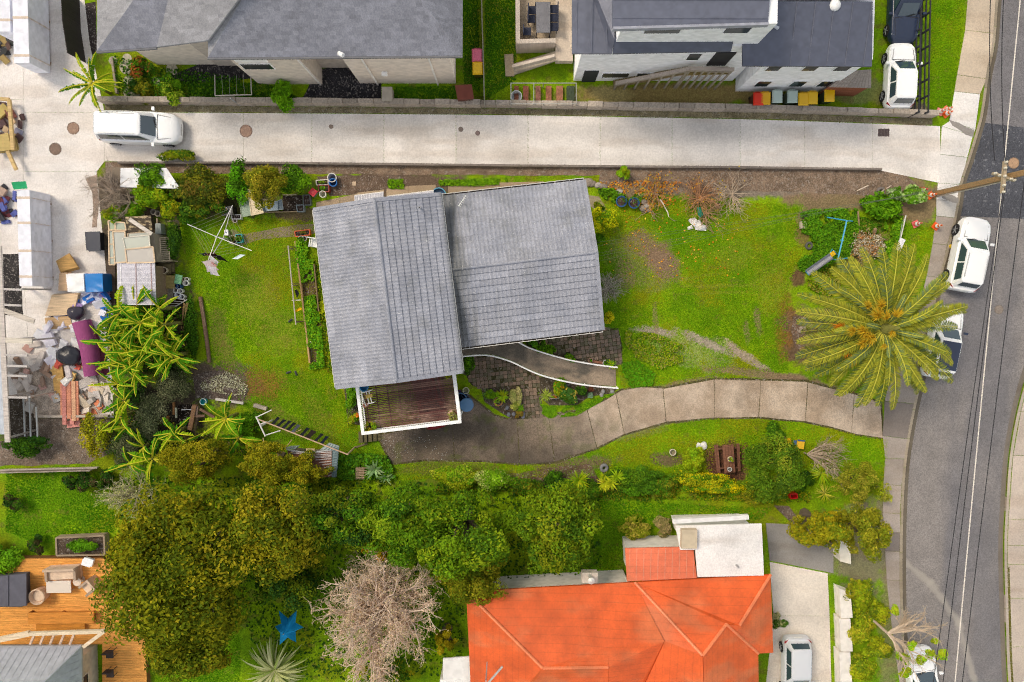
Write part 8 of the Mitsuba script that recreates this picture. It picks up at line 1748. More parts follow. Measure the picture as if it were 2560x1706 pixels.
for i, (x, y, r_) in enumerate(((880, 520, 0.35), (1010, 520, 0.45), (980, 620, 0.55), (1060, 640, 0.4), (1160, 620, 0.4), (610, 735, 0.5), (720, 775, 0.4), (840, 780, 0.5), (920, 840, 0.5), (880, 820, 0.5), (830, 895, 0.4), (640, 985, 0.4), (725, 1060, 0.45), (1040, 920, 0.25), (1120, 785, 0.3))):
    q = at(cL, x, y, zp + 0.95 - (0.7 if i in (5, 11, 12) else 0)); mb = MB()
    col = [(0.5, 0.17, 0.015), (0.46, 0.22, 0.02)] if i in (5, 11, 12) else [(0.46, 0.31, 0.02), (0.42, 0.27, 0.02), (0.36, 0.3, 0.03)]
    n_ = int(420 * r_); d = rng.normal(size=(n_, 3)); d[:, 2] = abs(d[:, 2]) * 0.6; d /= np.linalg.norm(d, axis=1, keepdims=True)
    o = q - pc; o[2] = 0; o = o / (np.linalg.norm(o) + 1e-6)
    d = d + o * 0.6
    tip = q + d * r_ * rng.uniform(0.4, 1, (n_, 1)); sd = rng.normal(size=(n_, 3)) * 0.022
    k = np.arange(n_) * 3
    base = q + d * 0.05
    mb.raw(np.stack([base - sd, base + sd, tip], 1).reshape(-1, 3), np.stack([k, k + 1, k + 2], 1), np.stack([np.repeat(pick(col, n_), 3) + 0.5, np.repeat(rng.uniform(0.35, 0.7, n_), 3)], 1))
    part(pm, 'flower_cluster', mb, 'leaf')

# ------------------------------------------------------------------ banana plants
BANG, BANY, BMID = (0.06, 0.2, 0.008), (0.22, 0.33, 0.01), (0.5, 0.46, 0.04)
def banana_leaf(base, a, L, wd_, e0, droop, cols, roll=0.0):
    out, side = np.array([math.cos(a), math.sin(a), 0]), np.array([-math.sin(a), math.cos(a), 0])
    m = 16; t = np.linspace(0, 1, m + 1); el = e0 - droop * t ** 1.5
    path = [np.asarray(base, float)]
    for i in range(m): path.append(path[-1] + (out * math.cos(el[i]) + np.array([0, 0, math.sin(el[i])])) * L / m)
    path = np.array(path); mb = MB()
    mb.tube(path, np.linspace(0.042, 0.016, m + 1), 4, BMID, rng.uniform(0.45, 0.65))
    tn = rng.uniform(0.35, 0.65); col = cols[rng.integers(len(cols))]
    for sg in (-1, 1):
        fold = rng.uniform(-1.0, -0.1) if sg * roll >= 0 else rng.uniform(-1.35, -0.7)
        i = 2
        while i < m:
            j = min(m, i + int(rng.integers(1, 3)))
            w0, w1 = [wd_ * math.sin(math.pi * (0.12 + 0.88 * t[k_])) ** 0.55 * rng.uniform(0.85, 1.05) for k_ in (i, j)]
            f_ = fold + rng.normal() * 0.25
            d = side * sg * math.cos(f_) + np.array([0, 0, math.sin(f_)]) + out * 0.25
            g = 0.012
            v = [path[i], path[j] - (path[j] - path[i]) * g, path[j] + d * w1 - (path[j] - path[i]) * 0.12, path[i] + d * w0 + (path[j] - path[i]) * 0.1]
            mb.add(v, [[0, 1, 2, 3]], col, np.clip(tn + rng.normal() * 0.08, 0.1, 0.9))
            i = j
    return mb
def banana(lab, c, x, y, n, L, h, wd_=0.26, e=(0.2, 1.0), az=None, cols=(BANG, BANG, BANY, (0.1, 0.24, 0.008)), group=None):
    k = thing('banana_plant', lab, 'banana plant', group)
    b = at(c, x, y, h); g = b * [1, 1, 0]
    part(k, 'stem', MB((0.2, 0.2, 0.05)).tube([g, g + [0, 0, h * 0.6], b + [0, 0, 0.1]], [0.13, 0.11, 0.07], 8), 'matte', True)
    for i in range(n):
        a = (i + rng.uniform(-0.95, 0.95)) / n * 2 * np.pi + x if az is None else rng.uniform(*az)
        part(k, 'leaf', banana_leaf(b, a, L * rng.uniform(0.75, 1.15), wd_ * rng.uniform(0.8, 1.2), rng.uniform(*e), rng.uniform(0.8, 1.6), cols, rng.uniform(-1, 1)), 'leaf')
for i, (x, y, lb) in enumerate(((640, 620, 'banana plant reaching over the end of the corrugated roof'), (985, 650, 'banana plant with leaves towards the ladder'), (400, 720, 'banana plant at the boundary below the shed corner'), (720, 850, 'banana plant in the middle of the clump behind the cardboard box'), (1050, 880, 'banana plant with long yellow ribbed leaves beside the canes'), (500, 1000, 'banana plant left of centre in the clump'), (880, 1060, 'banana plant in the right middle of the clump'), (330, 1150, 'banana plant against the boundary at mid clump'), (620, 1220, 'banana plant below the orange brown tile'), (1020, 1230, 'banana plant nearest the brown border log'), (420, 1420, 'banana plant at the lower left of the large clump'), (760, 1400, 'banana plant at the bottom centre of the large clump'), (1180, 1330, 'banana plant with broad leaves at the lower right of the clump'))):
    banana(lb, cC, x, y, int(rng.integers(6, 9)), 1.7, rng.uniform(1.3, 2.4), 0.19, (0.2, 1.35))
for _ in range(9):
    banana('banana plant crowded in the dense inside of the large clump', cC, rng.uniform(330, 1230), rng.uniform(680, 1480), 5, 1.5, rng.uniform(1.0, 2.2), 0.17, (0.3, 1.35), group='banana plants crowded inside the large clump')
for x, y in ((380, 180), (640, 60), (420, 650), (760, 1080), (1330, 1010)):
    banana('banana plant scattered through the shrubs of the lower left corner', cD, x, y, 6, 1.4, rng.uniform(1.1, 1.8), 0.18, (0.3, 1.3), group='banana plants scattered in the lower left shrubs')
banana('banana plant with yellow ribs beside the pale timber beams', cD, 1950, 680, 9, 1.6, 1.6, 0.25)
banana('banana plant between the timber pit and the mustard tree', cD, 1200, 880, 7, 1.5, 1.3, 0.24)
banana('banana plant with drooping fronds at the bottom left corner of the lot', cD, 880, 1260, 8, 1.7, 1.4, 0.25)
banana('banana plant close to the washing line frame', cD, 2130, 960, 7, 1.5, 1.3, 0.24)
banana('small banana plant at the left boundary below the large clump', cD, 470, 420, 7, 1.4, 1.3, 0.22)
banana('young banana plant with one curled leaf near the left boundary', cD, 500, 800, 5, 1.2, 1.0, 0.2)
banana('banana plant along the bottom edge near the corner', cD, 560, 1330, 6, 1.3, 1.0, 0.2)
banana('large strap leaved bird of paradise plant by the site yard', z1, 850, 770, 18, 1.9, 1.7, 0.17, (-0.1, 0.9), cols=((0.1, 0.22, 0.008), (0.2, 0.3, 0.012), (0.05, 0.13, 0.008)))

# ------------------------------------------------------------------ bushes and trees of the lot
MUST, MUS2 = (0.2, 0.16, 0.01), (0.13, 0.12, 0.008)
def T(name, lab, c, x, y, zc, r, n, leaf, cols, **k):
    q = at(c, x, y, zc); return tree(name, lab, q * [1, 1, 0], q, r, n, leaf, cols, **k)
T('conifer', 'golden green dome shaped conifer behind the cold frame', cB, 950, 320, 1.9, (1.2, 1.35, 1.6), 9000, 0.1, [(0.3, 0.25, 0.02), (0.22, 0.2, 0.015), (0.12, 0.15, 0.01), OLV], clumps=46, cr=0.24, cat='tree')
shrub('shrub', 'bright green bush right of the golden conifer', cB, 1360, 300, 1.0, 1.3, 4200, 0.13, [GR1, GR2, GR3], clumps=18, ry=1.05)
shrub('shrub', 'vivid green bush left of the golden conifer', cB, 590, 260, 0.8, 1.5, 3000, 0.14, [GR1, (0.1, 0.3, 0.01), GR3], clumps=14, ry=1.2)
shrub('shrub', 'lime yellow leafed bush over the white roof sheet', cA, 860, 420, 1.15, 1.5, 4200, 0.15, [YG, LIME, (0.11, 0.22, 0.008)], clumps=16, ry=1.0)
shrub('shrub', 'green bush at the top of the hedge behind the white sheet', cA, 900, 220, 0.9, 1.6, 2600, 0.14, [GR1, GR3, GR2], clumps=14)
shrub('shrub', 'large olive bronze shrub in the middle of the back hedge', cA, 1600, 330, 1.7, 1.8, 7000, 0.14, [OLV, (0.09, 0.1, 0.012), (0.16, 0.12, 0.02), (0.05, 0.08, 0.01)], clumps=26, ry=1.25, w=[3, 4, 2, 3])
shrub('shrub', 'dark green bush at the lawn edge of the back hedge', cA, 1560, 620, 1.2, 1.3, 4200, 0.15, [GR3, (0.07, 0.15, 0.012), DKG, OLV], clumps=18, ry=0.8)
shrub('shrub', 'bronze tipped bush beside the compost bin', cA, 1800, 560, 0.7, 1.2, 1800, 0.13, [(0.3, 0.17, 0.05), OLV, GR3], clumps=12)
shrub('shrub', 'yellow tipped bush over the drain pipes', cA, 1120, 600, 0.85, 1.3, 2400, 0.14, [YG, (0.28, 0.27, 0.01), GR1, GR3], clumps=12)
shrub('shrub', 'blue green ferny bush at the corner of the back lawn', cA, 1390, 700, 0.55, 1.0, 1600, 0.12, [(0.05, 0.15, 0.02), GR1, GR3], clumps=10, ry=0.9)
shrub('shrub', 'small green bush growing through the corner of the glasshouse', cA, 330, 770, 0.6, 1.9, 1200, 0.12, [YG, GR1, OLV], clumps=9)
shrub('shrub', 'green bush between bare branches and the glasshouse roof', cA, 620, 690, 0.8, 1.3, 2200, 0.12, [GR1, GR2, OLV], clumps=12)
shrub('hedge', 'narrow dark green hedge beside the wire rack', cA, 1200, 1130, 0.42, 1.1, 3600, 0.11, [DKG, GR3, (0.05, 0.12, 0.01)], cat='hedge', clumps=24, ry=1.3)
shrub('shrub', 'dark leafy potato bush beside the border log', cC, 1470, 1000, 0.5, 0.6, 2600, 0.13, [GR3, DKG, (0.05, 0.13, 0.01)], clumps=16, ry=2.0)
shrub('shrub', 'grey olive fine leaved shrub right of the banana clump', cD, 1180, 200, 1.25, 1.6, 6500, 0.085, [(0.1, 0.11, 0.055), (0.06, 0.075, 0.035), (0.14, 0.14, 0.08)], clumps=22, ry=1.1)
shrub('shrub', 'grey green sage shrub above the mustard tree', cD, 860, 640, 1.1, 1.5, 6500, 0.08, [(0.13, 0.14, 0.08), (0.08, 0.095, 0.05), (0.05, 0.065, 0.03)], clumps=22, ry=1.5)
shrub('shrub', 'grey green shrub in the bottom left corner of the lot', cD, 520, 1150, 0.95, 1.2, 4200, 0.08, [(0.11, 0.12, 0.06), (0.07, 0.085, 0.04)], clumps=18, ry=1.2)
shrub('shrub', 'leafy green bush under the yellow ribbed banana', cE, 150, 780, 0.9, 0.9, 2400, 0.15, [GR1, GR3, GR2], clumps=12)
shrub('shrub', 'flowering green bush along the left side of the deck', cH, 100, 820, 0.45, 0.8, 2600, 0.12, [GR1, (0.1, 0.28, 0.02), GR2], clumps=14, ry=0.9)
shrub('shrub', 'orange flowered bush at the foot of the deck rail', cH, 170, 1060, 0.35, 0.7, 1100, 0.11, [(0.5, 0.14, 0.02), GR1, YG], clumps=8)
shrub('shrub', 'fern like bush in the angle under the house eave', cH, 1790, 290, 0.5, 0.8, 1600, 0.12, [GR1, GR3, DKG], clumps=10, ry=0.75)
shrub('shrub', 'yellow flowered shrub at the north east corner of the house', cJ, 280, 720, 0.75, 1.5, 3400, 0.1, [(0.5, 0.46, 0.01), (0.38, 0.4, 0.01), GR2], clumps=14, ry=0.9)
shrub('shrub', 'green bush below the house eave near the blue tubs', cJ, 200, 540, 0.45, 0.7, 1300, 0.11, [OLV, GR1, GR3], clumps=8)
shrub('shrub', 'small green bush with thin stems below the yellow shrub', cJ, 230, 1000, 0.4, 0.6, 900, 0.1, [GR1, GR3], clumps=8)
shrub('shrub', 'small lime yellow bush at the house corner by the pavers', NAT, 1522, 792, 0.42, 1.1, 1300, 0.1, [YG, (0.44, 0.4, 0.01), (0.38, 0.36, 0.01)], clumps=8)
shrub('shrub', 'green hosta clump behind the ramp rail', cI, 880, 340, 0.5, 0.6, 420, 0.24, [GR1, GR2, GR3], clumps=8, ry=0.35)
shrub('shrub', 'fern under the eave beside the yellow rimmed pot', cI, 800, 260, 0.4, 0.6, 700, 0.14, [(0.05, 0.17, 0.02), GR1], clumps=8)
shrub('shrub', 'broad leaved green plant beside the upper ramp rail', cI, 1040, 400, 0.35, 0.5, 260, 0.24, [GR1, GR2], clumps=6)
shrub('shrub', 'round green geranium below the upper ramp rail', cI, 1320, 490, 0.45, 0.5, 900, 0.12, [GR1, GR3, (0.2, 0.2, 0.02)], clumps=8, ry=0.28)
shrub('shrub', 'large citrus like bush with orange flowers below the ramp', cI, 1120, 900, 0.55, 0.9, 2000, 0.12, [GR1, OLV, YG, (0.6, 0.17, 0.01)], clumps=12, w=[4, 3, 3, 0.7])
shrub('shrub', 'dark green bush with cream flowers in the ramp border', cI, 1280, 1010, 0.62, 0.9, 2400, 0.11, [GR3, (0.06, 0.16, 0.03), (0.45, 0.35, 0.06)], clumps=14, w=[4, 4, 1])
shrub('shrub', 'deep green bush at the narrow end of the ramp border', cI, 1480, 960, 0.4, 0.6, 1300, 0.1, [GR3, DKG, GR1], clumps=9)
shrub('shrub', 'wine red leafed plant in the ramp border', cI, 1612, 950, 0.2, 0.4, 420, 0.1, [(0.13, 0.04, 0.03), (0.2, 0.08, 0.04)], clumps=5)
shrub('shrub', 'blue green succulent mound at the right end of the border', cI, 1600, 1030, 0.2, 0.3, 260, 0.14, [(0.12, 0.22, 0.12), (0.2, 0.3, 0.2)], clumps=5)
shrub('shrub', 'pale variegated grass mound in the front bed', cI, 510, 1060, 0.42, 0.5, 1500, 0.12, [(0.3, 0.3, 0.1), (0.22, 0.25, 0.07), (0.4, 0.36, 0.16)], clumps=10, ry=0.7)
shrub('shrub', 'cream edged plant at the lower right of the front bed', cI, 520, 1190, 0.36, 0.5, 900, 0.13, [(0.34, 0.34, 0.08), (0.2, 0.24, 0.04)], clumps=8)
shrub('shrub', 'bronze tufted plant at the tip of the front bed', cI, 565, 1310, 0.26, 0.35, 600, 0.1, [(0.24, 0.14, 0.03), (0.18, 0.14, 0.02)], clumps=6)
shrub('shrub', 'lush green bush at the top of the front bed', cI, 190, 1040, 0.42, 0.5, 1100, 0.14, [GR1, GR2, LIME], clumps=9)
shrub('shrub', 'tall lime yellow euphorbia at the left end of the southern hedge', cM, 320, 560, 1.45, 1.1, 5200, 0.12, [YG, LIME, (0.32, 0.36, 0.03), GR1], clumps=18, ry=0.75)
shrub('shrub', 'pale flowered euphorbia right of the lime yellow one', cM, 660, 560, 1.2, 1.1, 4200, 0.12, [LIME, (0.36, 0.4, 0.12), GR1, GR2], clumps=18, ry=0.85)
shrub('shrub', 'low green plants along the boundary in the southern hedge', cM, 960, 640, 1.3, 0.6, 3200, 0.12, [GR1, GR3, OLV], clumps=14, ry=0.6)
shrub('shrub', 'dark green bush left of the single yucca', cM, 1260, 600, 0.7, 0.9, 2200, 0.12, [GR3, GR1, DKG], clumps=12, ry=0.65)
shrub('shrub', 'mid green bush against the single yucca', cM, 1400, 620, 0.45, 0.8, 1300, 0.12, [GR1, YG, GR3], clumps=8)
shrub('hedge', 'long dense green hedge beside the grey tyre', cM, 2070, 590, 2.0, 1.1, 9500, 0.11, [(0.06, 0.15, 0.01), GR3, (0.11, 0.2, 0.01), GR1], cat='hedge', clumps=34, ry=0.95, cr=0.3)
shrub('hedge', 'green hedge covered in yellow flowers below the picnic table', cN, 460, 650, 2.0, 1.1, 9500, 0.105, [(0.12, 0.2, 0.01), GR1, (0.45, 0.36, 0.006), (0.32, 0.32, 0.01)], cat='hedge', clumps=44, ry=0.75, cr=0.26)
shrub('hedge', 'yellow flowered hedge end right below the picnic table', cN, 760, 700, 0.9, 0.9, 3200, 0.1, [(0.46, 0.38, 0.006), GR1, (0.14, 0.22, 0.01)], cat='hedge', clumps=18, ry=0.6)
shrub('shrub', 'soft lime coloured feathery shrub left of the picnic table', cN, 370, 420, 0.78, 1.1, 4200, 0.12, [(0.26, 0.36, 0.01), LIME, YG], clumps=16)
T('tree', 'large round leafy bush beside the picnic table', cN, 1115, 470, 1.5, (1.9, 2.15, 1.6), 15000, 0.115, [(0.08, 0.16, 0.01), (0.12, 0.2, 0.012), (0.05, 0.1, 0.01), (0.22, 0.25, 0.02)], clumps=60, cr=0.24, trunk=0.08, w=[4, 4, 3, 1.2])
T('tree', 'loose yellow green wattle in the bottom right corner of the lot', cN, 1960, 640, 1.4, (1.5, 1.35, 1.4), 7000, 0.1, [(0.2, 0.21, 0.015), (0.13, 0.17, 0.01), (0.28, 0.26, 0.03)], clumps=36, cr=0.24, trunk=0.06)
shrub('shrub', 'yellow flowers left of the small blue crate', cN, 1300, 255, 0.22, 0.5, 420, 0.1, [(0.6, 0.3, 0.004), (0.5, 0.3, 0.01), GR1], clumps=6)
shrub('shrub', 'low green weeds above the round leafy bush', cN, 1150, 140, 0.7, 0.4, 1600, 0.12, [GR1, GR2, GR3], clumps=10, ry=0.5)
shrub('shrub', 'dark bush in the gap beside the green flax', cN, 1450, 640, 0.6, 0.8, 1800, 0.12, [DKG, GR3, GR1], clumps=10)
shrub('shrub', 'big leaved green vine mound in the front corner', cK, 1560, 410, 1.3, 0.9, 2600, 0.22, [GR2, (0.12, 0.3, 0.008), GR1, (0.06, 0.16, 0.006)], clumps=22, ry=0.8)
shrub('shrub', 'pale leaved bush at the right of the vine mound', cK, 1940, 300, 0.8, 1.0, 1500, 0.18, [GR2, (0.26, 0.36, 0.12), GR1], clumps=14, ry=0.6)
shrub('shrub', 'grey green silver tipped bush above the vine mound', cK, 1690, 270, 0.5, 1.1, 900, 0.17, [(0.22, 0.3, 0.12), GR1, (0.3, 0.36, 0.2)], clumps=10)
shrub('shrub', 'lime bush beside the garage pad of the cream house', z2, 240, 860, 0.9, 1.3, 2600, 0.15, [(0.14, 0.34, 0.01), GR2, GR1], clumps=14)
shrub('shrub', 'green bush right of the stepping stones', z1, 1590, 840, 0.75, 1.0, 1500, 0.16, [GR1, (0.2, 0.27, 0.02), GR3], clumps=10)
shrub('shrub', 'red and green garden plant among the stepping stones', z1, 1300, 600, 0.7, 0.9, 1300, 0.15, [GR1, GR3, (0.25, 0.08, 0.02), DKG], clumps=10)
shrub('shrub', 'low dark green plants at the lower stepping stones', z1, 1300, 830, 0.8, 0.6, 1500, 0.14, [DKG, GR3, OLV], clumps=10)
shrub('shrub', 'yellow green bush beside the bare bank above the rockery', NAT, 1562, 432, 0.5, 0.8, 900, 0.12, [YG, LIME], clumps=8)
shrub('shrub', 'scrubby green bush on the bank below the white van', z1, 1620, 1430, 1.2, 0.7, 2000, 0.13, [OLV, YG, GR3], clumps=12, ry=0.4)
shrub('shrub', 'yellow green bush in the corner where the site meets the trees', cDw, 990, 1420, 1.0, 1.5, 2400, 0.14, [YG, (0.3, 0.27, 0.01), OLV], clumps=12, ry=1.6)
shrub('shrub', 'dark green bush below the scaffold at the left edge', cDw, 330, 1540, 1.6, 1.3, 2600, 0.15, [DKG, GR3, (0.03, 0.09, 0.012)], clumps=14, ry=0.7)

for x, y, r_, ry_, lb in ((1590, 680, 1.1, 0.6, 'dense green hedge stretch between the single and clustered yuccas'), (2330, 640, 1.0, 0.8, 'dense green hedge stretch left of the yellow flowers')):
    shrub('hedge', lb, cM, x, y, r_, 0.9, 3600, 0.11, [(0.07, 0.16, 0.01), GR3, GR1, OLV], cat='hedge', clumps=18, ry=ry_)
shrub('hedge', 'green and yellow hedge stretch at the boundary below the round bush', cN, 980, 790, 1.3, 0.8, 3600, 0.11, [GR1, GR3, (0.4, 0.34, 0.01), OLV], cat='hedge', clumps=18, ry=0.55)
for x, y, r_, lb in ((640, 300, 1.0, 'dark shrub between the sage shrub and the left boundary'), (400, 1000, 1.0, 'dark shrub under the bananas along the left boundary'), (980, 1050, 0.9, 'dark grey green shrub below the timber pit'), (700, 930, 0.8, 'dense dark shrub left of the drooping banana')):
    shrub('shrub', lb, cD, x, y, r_, 1.0, 3000, 0.1, [(0.07, 0.09, 0.04), DKG, GR3, (0.11, 0.12, 0.05)], clumps=14)
shrub('shrub', 'dark shrub below the top left bananas', cC, 420, 900, 1.0, 0.9, 2600, 0.12, [DKG, GR3, GR1], clumps=12)
shrub('shrub', 'dark shrub at the lower right of the large banana clump', cC, 1200, 1460, 0.9, 0.9, 2600, 0.11, [DKG, GR3, (0.08, 0.1, 0.04)], clumps=12)
for x, y, lb in ((880, 760, 'banana plant just below the corrugated roof ridge line'), (560, 800, 'banana plant at the upper left of the clump'), (840, 1230, 'banana plant just right of the orange brown tile'), (560, 1500, 'banana plant at the very bottom of the large clump'), (1090, 1080, 'banana plant with upright leaves beside the dark bush')):
    banana(lb, cC, x, y, 9, 1.6, rng.uniform(1.2, 1.9), 0.22, (0.3, 1.25))
# spiky plants
def spiky(name, lab, c, x, y, n, L, wd_, cols, elev=(0.1, 1.2), droop=0.5, h=0.3, cat='plant', segs=4):
    k = thing(name, lab, cat); q = at(c, x, y, h); mb = MB(); blades(mb, q, n, L, wd_, cols, elev, droop, segs)
    part(k, 'leaves', mb, 'leaf'); part(k, 'stem', MB(BARK).tube([q * [1, 1, 0], q + [0, 0, 0.03]], 0.06, 6), 'matte')
AG = [(0.2, 0.32, 0.14), (0.14, 0.25, 0.09), (0.26, 0.36, 0.17)]
spiky('agave', 'large pale blue green agave rosette beside the wicker lattice', cE, 1960, 1420, 30, 0.72, 0.16, AG, (0.15, 1.1), 0.3)
spiky('agave', 'half hidden agave at the boundary below the large agave', cE, 2120, 1530, 20, 0.55, 0.13, AG, (0.2, 1.0), 0.3, 0.2)
YU = [(0.28, 0.36, 0.01), (0.36, 0.38, 0.015), (0.18, 0.3, 0.01)]
spiky('yucca', 'single yucca with a full lime green head in the southern hedge', cM, 1520, 585, 70, 0.75, 0.07, YU, (-0.2, 1.3), 0.2, 0.9)
spiky('yucca', 'left one of three clustered yucca heads', cM, 1762, 620, 55, 0.55, 0.06, [(0.42, 0.4, 0.02), (0.34, 0.38, 0.015)], (-0.1, 1.3), 0.2, 0.8)
spiky('yucca', 'middle one of three clustered yucca heads', cM, 1838, 618, 55, 0.55, 0.06, [(0.4, 0.42, 0.02), (0.3, 0.38, 0.015)], (-0.1, 1.3), 0.2, 0.8)
spiky('yucca', 'upper right one of three clustered yucca heads', cM, 1892, 555, 55, 0.6, 0.06, [(0.3, 0.4, 0.015), (0.22, 0.34, 0.01)], (-0.1, 1.3), 0.2, 0.9)
spiky('yucca', 'small yucca just above the three clustered heads', cM, 1775, 545, 30, 0.4, 0.05, YU, (0, 1.2), 0.2, 0.6)
spiky('cabbage_tree', 'star shaped spiky plant in the ramp border', cI, 965, 1040, 40, 0.5, 0.05, [(0.3, 0.36, 0.06), (0.22, 0.3, 0.03)], (0.0, 1.0), 0.35, 0.4)
spiky('flax', 'left spiky green clump in the front flower bed', cI, 110, 1020, 40, 0.45, 0.035, [(0.12, 0.24, 0.06), GR1], (0.1, 1.1), 0.5)
spiky('cycad', 'bright lime spiky fern in the middle of the front flower bed', cI, 330, 1050, 40, 0.5, 0.07, [LIME, YG, GR2], (0.1, 1.0), 0.6)
spiky('flax', 'green grassy tuft at the lower right of the front flower bed', cI, 590, 1215, 40, 0.32, 0.04, [GR2, GR1], (0.2, 1.2), 0.5)
spiky('flax', 'grassy yellow tuft beside the garden steps', cH, 60, 1130, 40, 0.45, 0.03, [YG, LIME], (0.1, 1.2), 0.7)
spiky('flax', 'arching lime flax under the bare bush', cN, 1620, 560, 70, 1.0, 0.045, [(0.34, 0.4, 0.04), LIME, YG], (0.1, 1.0), 1.0, 0.5)
spiky('flax', 'straw coloured flax below the arching lime flax', cN, 1650, 760, 50, 0.75, 0.04, [(0.42, 0.36, 0.05), (0.34, 0.34, 0.05), YG], (0.1, 1.0), 0.9, 0.4)
spiky('flax', 'dark green flax between the round bush and lime flax', cN, 1420, 640, 30, 0.6, 0.05, [GR3, GR1], (0.1, 1.1), 0.6, 0.5)
spiky('flax', 'narrow yellow flax left of the three yuccas', cM, 1690, 650, 26, 0.6, 0.04, [(0.32, 0.34, 0.03), YG], (0.4, 1.3), 0.6, 0.2)
spiky('flax', 'pale striped flax at the bottom edge beside the bare tree', cS, 130, 1480, 110, 2.2, 0.13, [(0.36, 0.38, 0.16), (0.22, 0.28, 0.07), (0.42, 0.42, 0.22)], (0.0, 1.0), 0.8, 0.6)
spiky('lily', 'lime lily in the white rimmed pot at the ramp end', cI, 1905, 590, 26, 0.4, 0.08, [(0.3, 0.38, 0.01), GR2], (0.1, 1.1), 0.6, 0.3)

# bare shrubs and fallen branches
def bare(name, lab, c, x, y, n, L, r, depth, col, z=0.1, lean=(0, 0), up=0.5, spread=0.5, cat='shrub', leaf=None, leafn=0, h=0.0, kids=(2, 4), az=None):
    k = thing(name, lab, cat); q = at(c, x, y, z); mb = MB()
    for i in range(n):
        a = rng.uniform(0, 2 * np.pi) if az is None else rng.uniform(*az)
        d = np.array([math.cos(a) + lean[0], math.sin(a) + lean[1], up * rng.uniform(0.3, 1.4)]); d /= np.linalg.norm(d)
        twigs(mb, q, d, L * rng.uniform(0.7, 1.2), r * 1.5, depth, col, spread, kids)
    part(k, 'branches', mb, 'matte')
    if h: part(k, 'trunk', MB(col).tube([q * [1, 1, 0], q + [0, 0, 0.05]], r * 1.6, 7), 'matte')
    if leaf:
        v = np.vstack(mb.V); pts_ = v[rng.integers(len(v), size=leafn)] + rng.normal(size=(leafn, 3)) * 0.05
        part(k, 'leaves', MB().leaves(pts_, rng.normal(size=(leafn, 3)) + [0, 0, 1], 0.12, 0.6, pick(leaf, leafn), rng.uniform(0.3, 0.7, leafn)), 'leaf')
TW = (0.36, 0.29, 0.23)
bare('bare_tree', 'leafless grey brown twiggy tree in the top left corner of the lot', cA, 330, 420, 26, 0.9, 0.03, 3, TW, 0.8, up=0.6, cat='tree', h=1)
bare('bare_tree', 'leafless branches beside the white roof sheet', cA, 560, 560, 12, 0.8, 0.024, 3, (0.3, 0.24, 0.18), 0.9, up=0.5, cat='tree', h=1)
bare('bare_shrub', 'bare shrub with orange autumn leaves along the bank', cJ, 1050, 300, 20, 0.8, 0.02, 2, (0.33, 0.22, 0.13), 0.2, up=0.4, leaf=[(0.5, 0.2, 0.02), (0.5, 0.3, 0.02), (0.42, 0.14, 0.02), (0.36, 0.32, 0.02)], leafn=420)
bare('bare_shrub', 'leafless orange brown twig thicket on the bank', cJ, 1680, 380, 60, 0.9, 0.015, 2, (0.42, 0.23, 0.12), 0.2, up=0.5, leaf=[(0.55, 0.25, 0.02), (0.45, 0.3, 0.02)], leafn=90)
bare('bare_shrub', 'pale straw coloured twigs right of the orange thicket', cJ, 2150, 330, 34, 0.95, 0.015, 2, (0.46, 0.37, 0.28), 0.2, up=0.35, leaf=[(0.5, 0.36, 0.02)], leafn=40)
bare('fallen_branch', 'cut pale branches fanned out on the lawn by the plastic sheet', cJ, 1740, 590, 14, 0.95, 0.02, 2, (0.34, 0.24, 0.13), 0.15, lean=(0.9, -0.5), up=0.1, cat='branch', kids=(1, 3))
bare('fallen_branch', 'bare twig lying on the lawn below the blue tubs', cJ, 960, 540, 5, 0.6, 0.02, 2, (0.36, 0.26, 0.17), 0.1, lean=(0, -0.9), up=0.05, cat='branch', kids=(1, 3))
wbr = thing('fallen_branch', 'single white peeled branch on the lawn above the twigs', 'branch')
mb = MB((0.7, 0.64, 0.56)).tube(pts(cJ, 0.12, 1105, 400, 1150, 470, 1215, 590, 1232, 655), [0.045, 0.04, 0.035, 0.025], 6); twigs(mb, at(cJ, 1232, 655, 0.1), [0.8, -0.6, 0.05], 0.8, 0.018, 2, (0.42, 0.36, 0.2), 0.4, (1, 2)); part(wbr, 'branch', mb, 'matte')
bare('bare_shrub', 'grey leafless bush at the east wall of the house', cG, 2130, 1330, 60, 0.62, 0.016, 2, (0.36, 0.33, 0.28), 0.7, lean=(0.45, -0.1), up=0.35, leaf=[(0.2, 0.2, 0.14), (0.12, 0.13, 0.08)], leafn=260)
bare('bare_tree', 'leaning bare bush with pale fan shaped branches by the yellow box', cN, 1480, 375, 20, 1.25, 0.03, 3, (0.4, 0.32, 0.24), 0.4, lean=(1.5, 0.1), up=0.3, spread=0.35, cat='tree', h=1, leaf=[GR1, OLV], leafn=260)
bare('brush_pile', 'heap of cut dry branches and pale dead flowers in the front corner', cK, 1330, 940, 46, 0.6, 0.016, 2, (0.36, 0.22, 0.12), 0.25, up=0.2, cat='brush pile', leaf=[(0.5, 0.46, 0.36), (0.42, 0.36, 0.24), (0.45, 0.2, 0.06), (0.3, 0.26, 0.12)], leafn=1500)
bare('bare_tree', 'leafless pinkish brown tree in the southern garden', cS, 840, 1100, 34, 2.3, 0.06, 4, (0.6, 0.48, 0.385), 2.6, up=0.75, cat='tree', h=1, spread=0.55, leaf=[(0.46, 0.33, 0.23), (0.4, 0.33, 0.18), (0.5, 0.38, 0.28)], leafn=12000, kids=(3, 4))
bare('bare_shrub', 'pale leafless shrub left of the big mustard tree', cR, 860, 400, 26, 1.1, 0.025, 3, (0.42, 0.38, 0.26), 0.7, up=0.5, leaf=[(0.4, 0.38, 0.2), (0.3, 0.32, 0.1)], leafn=900)
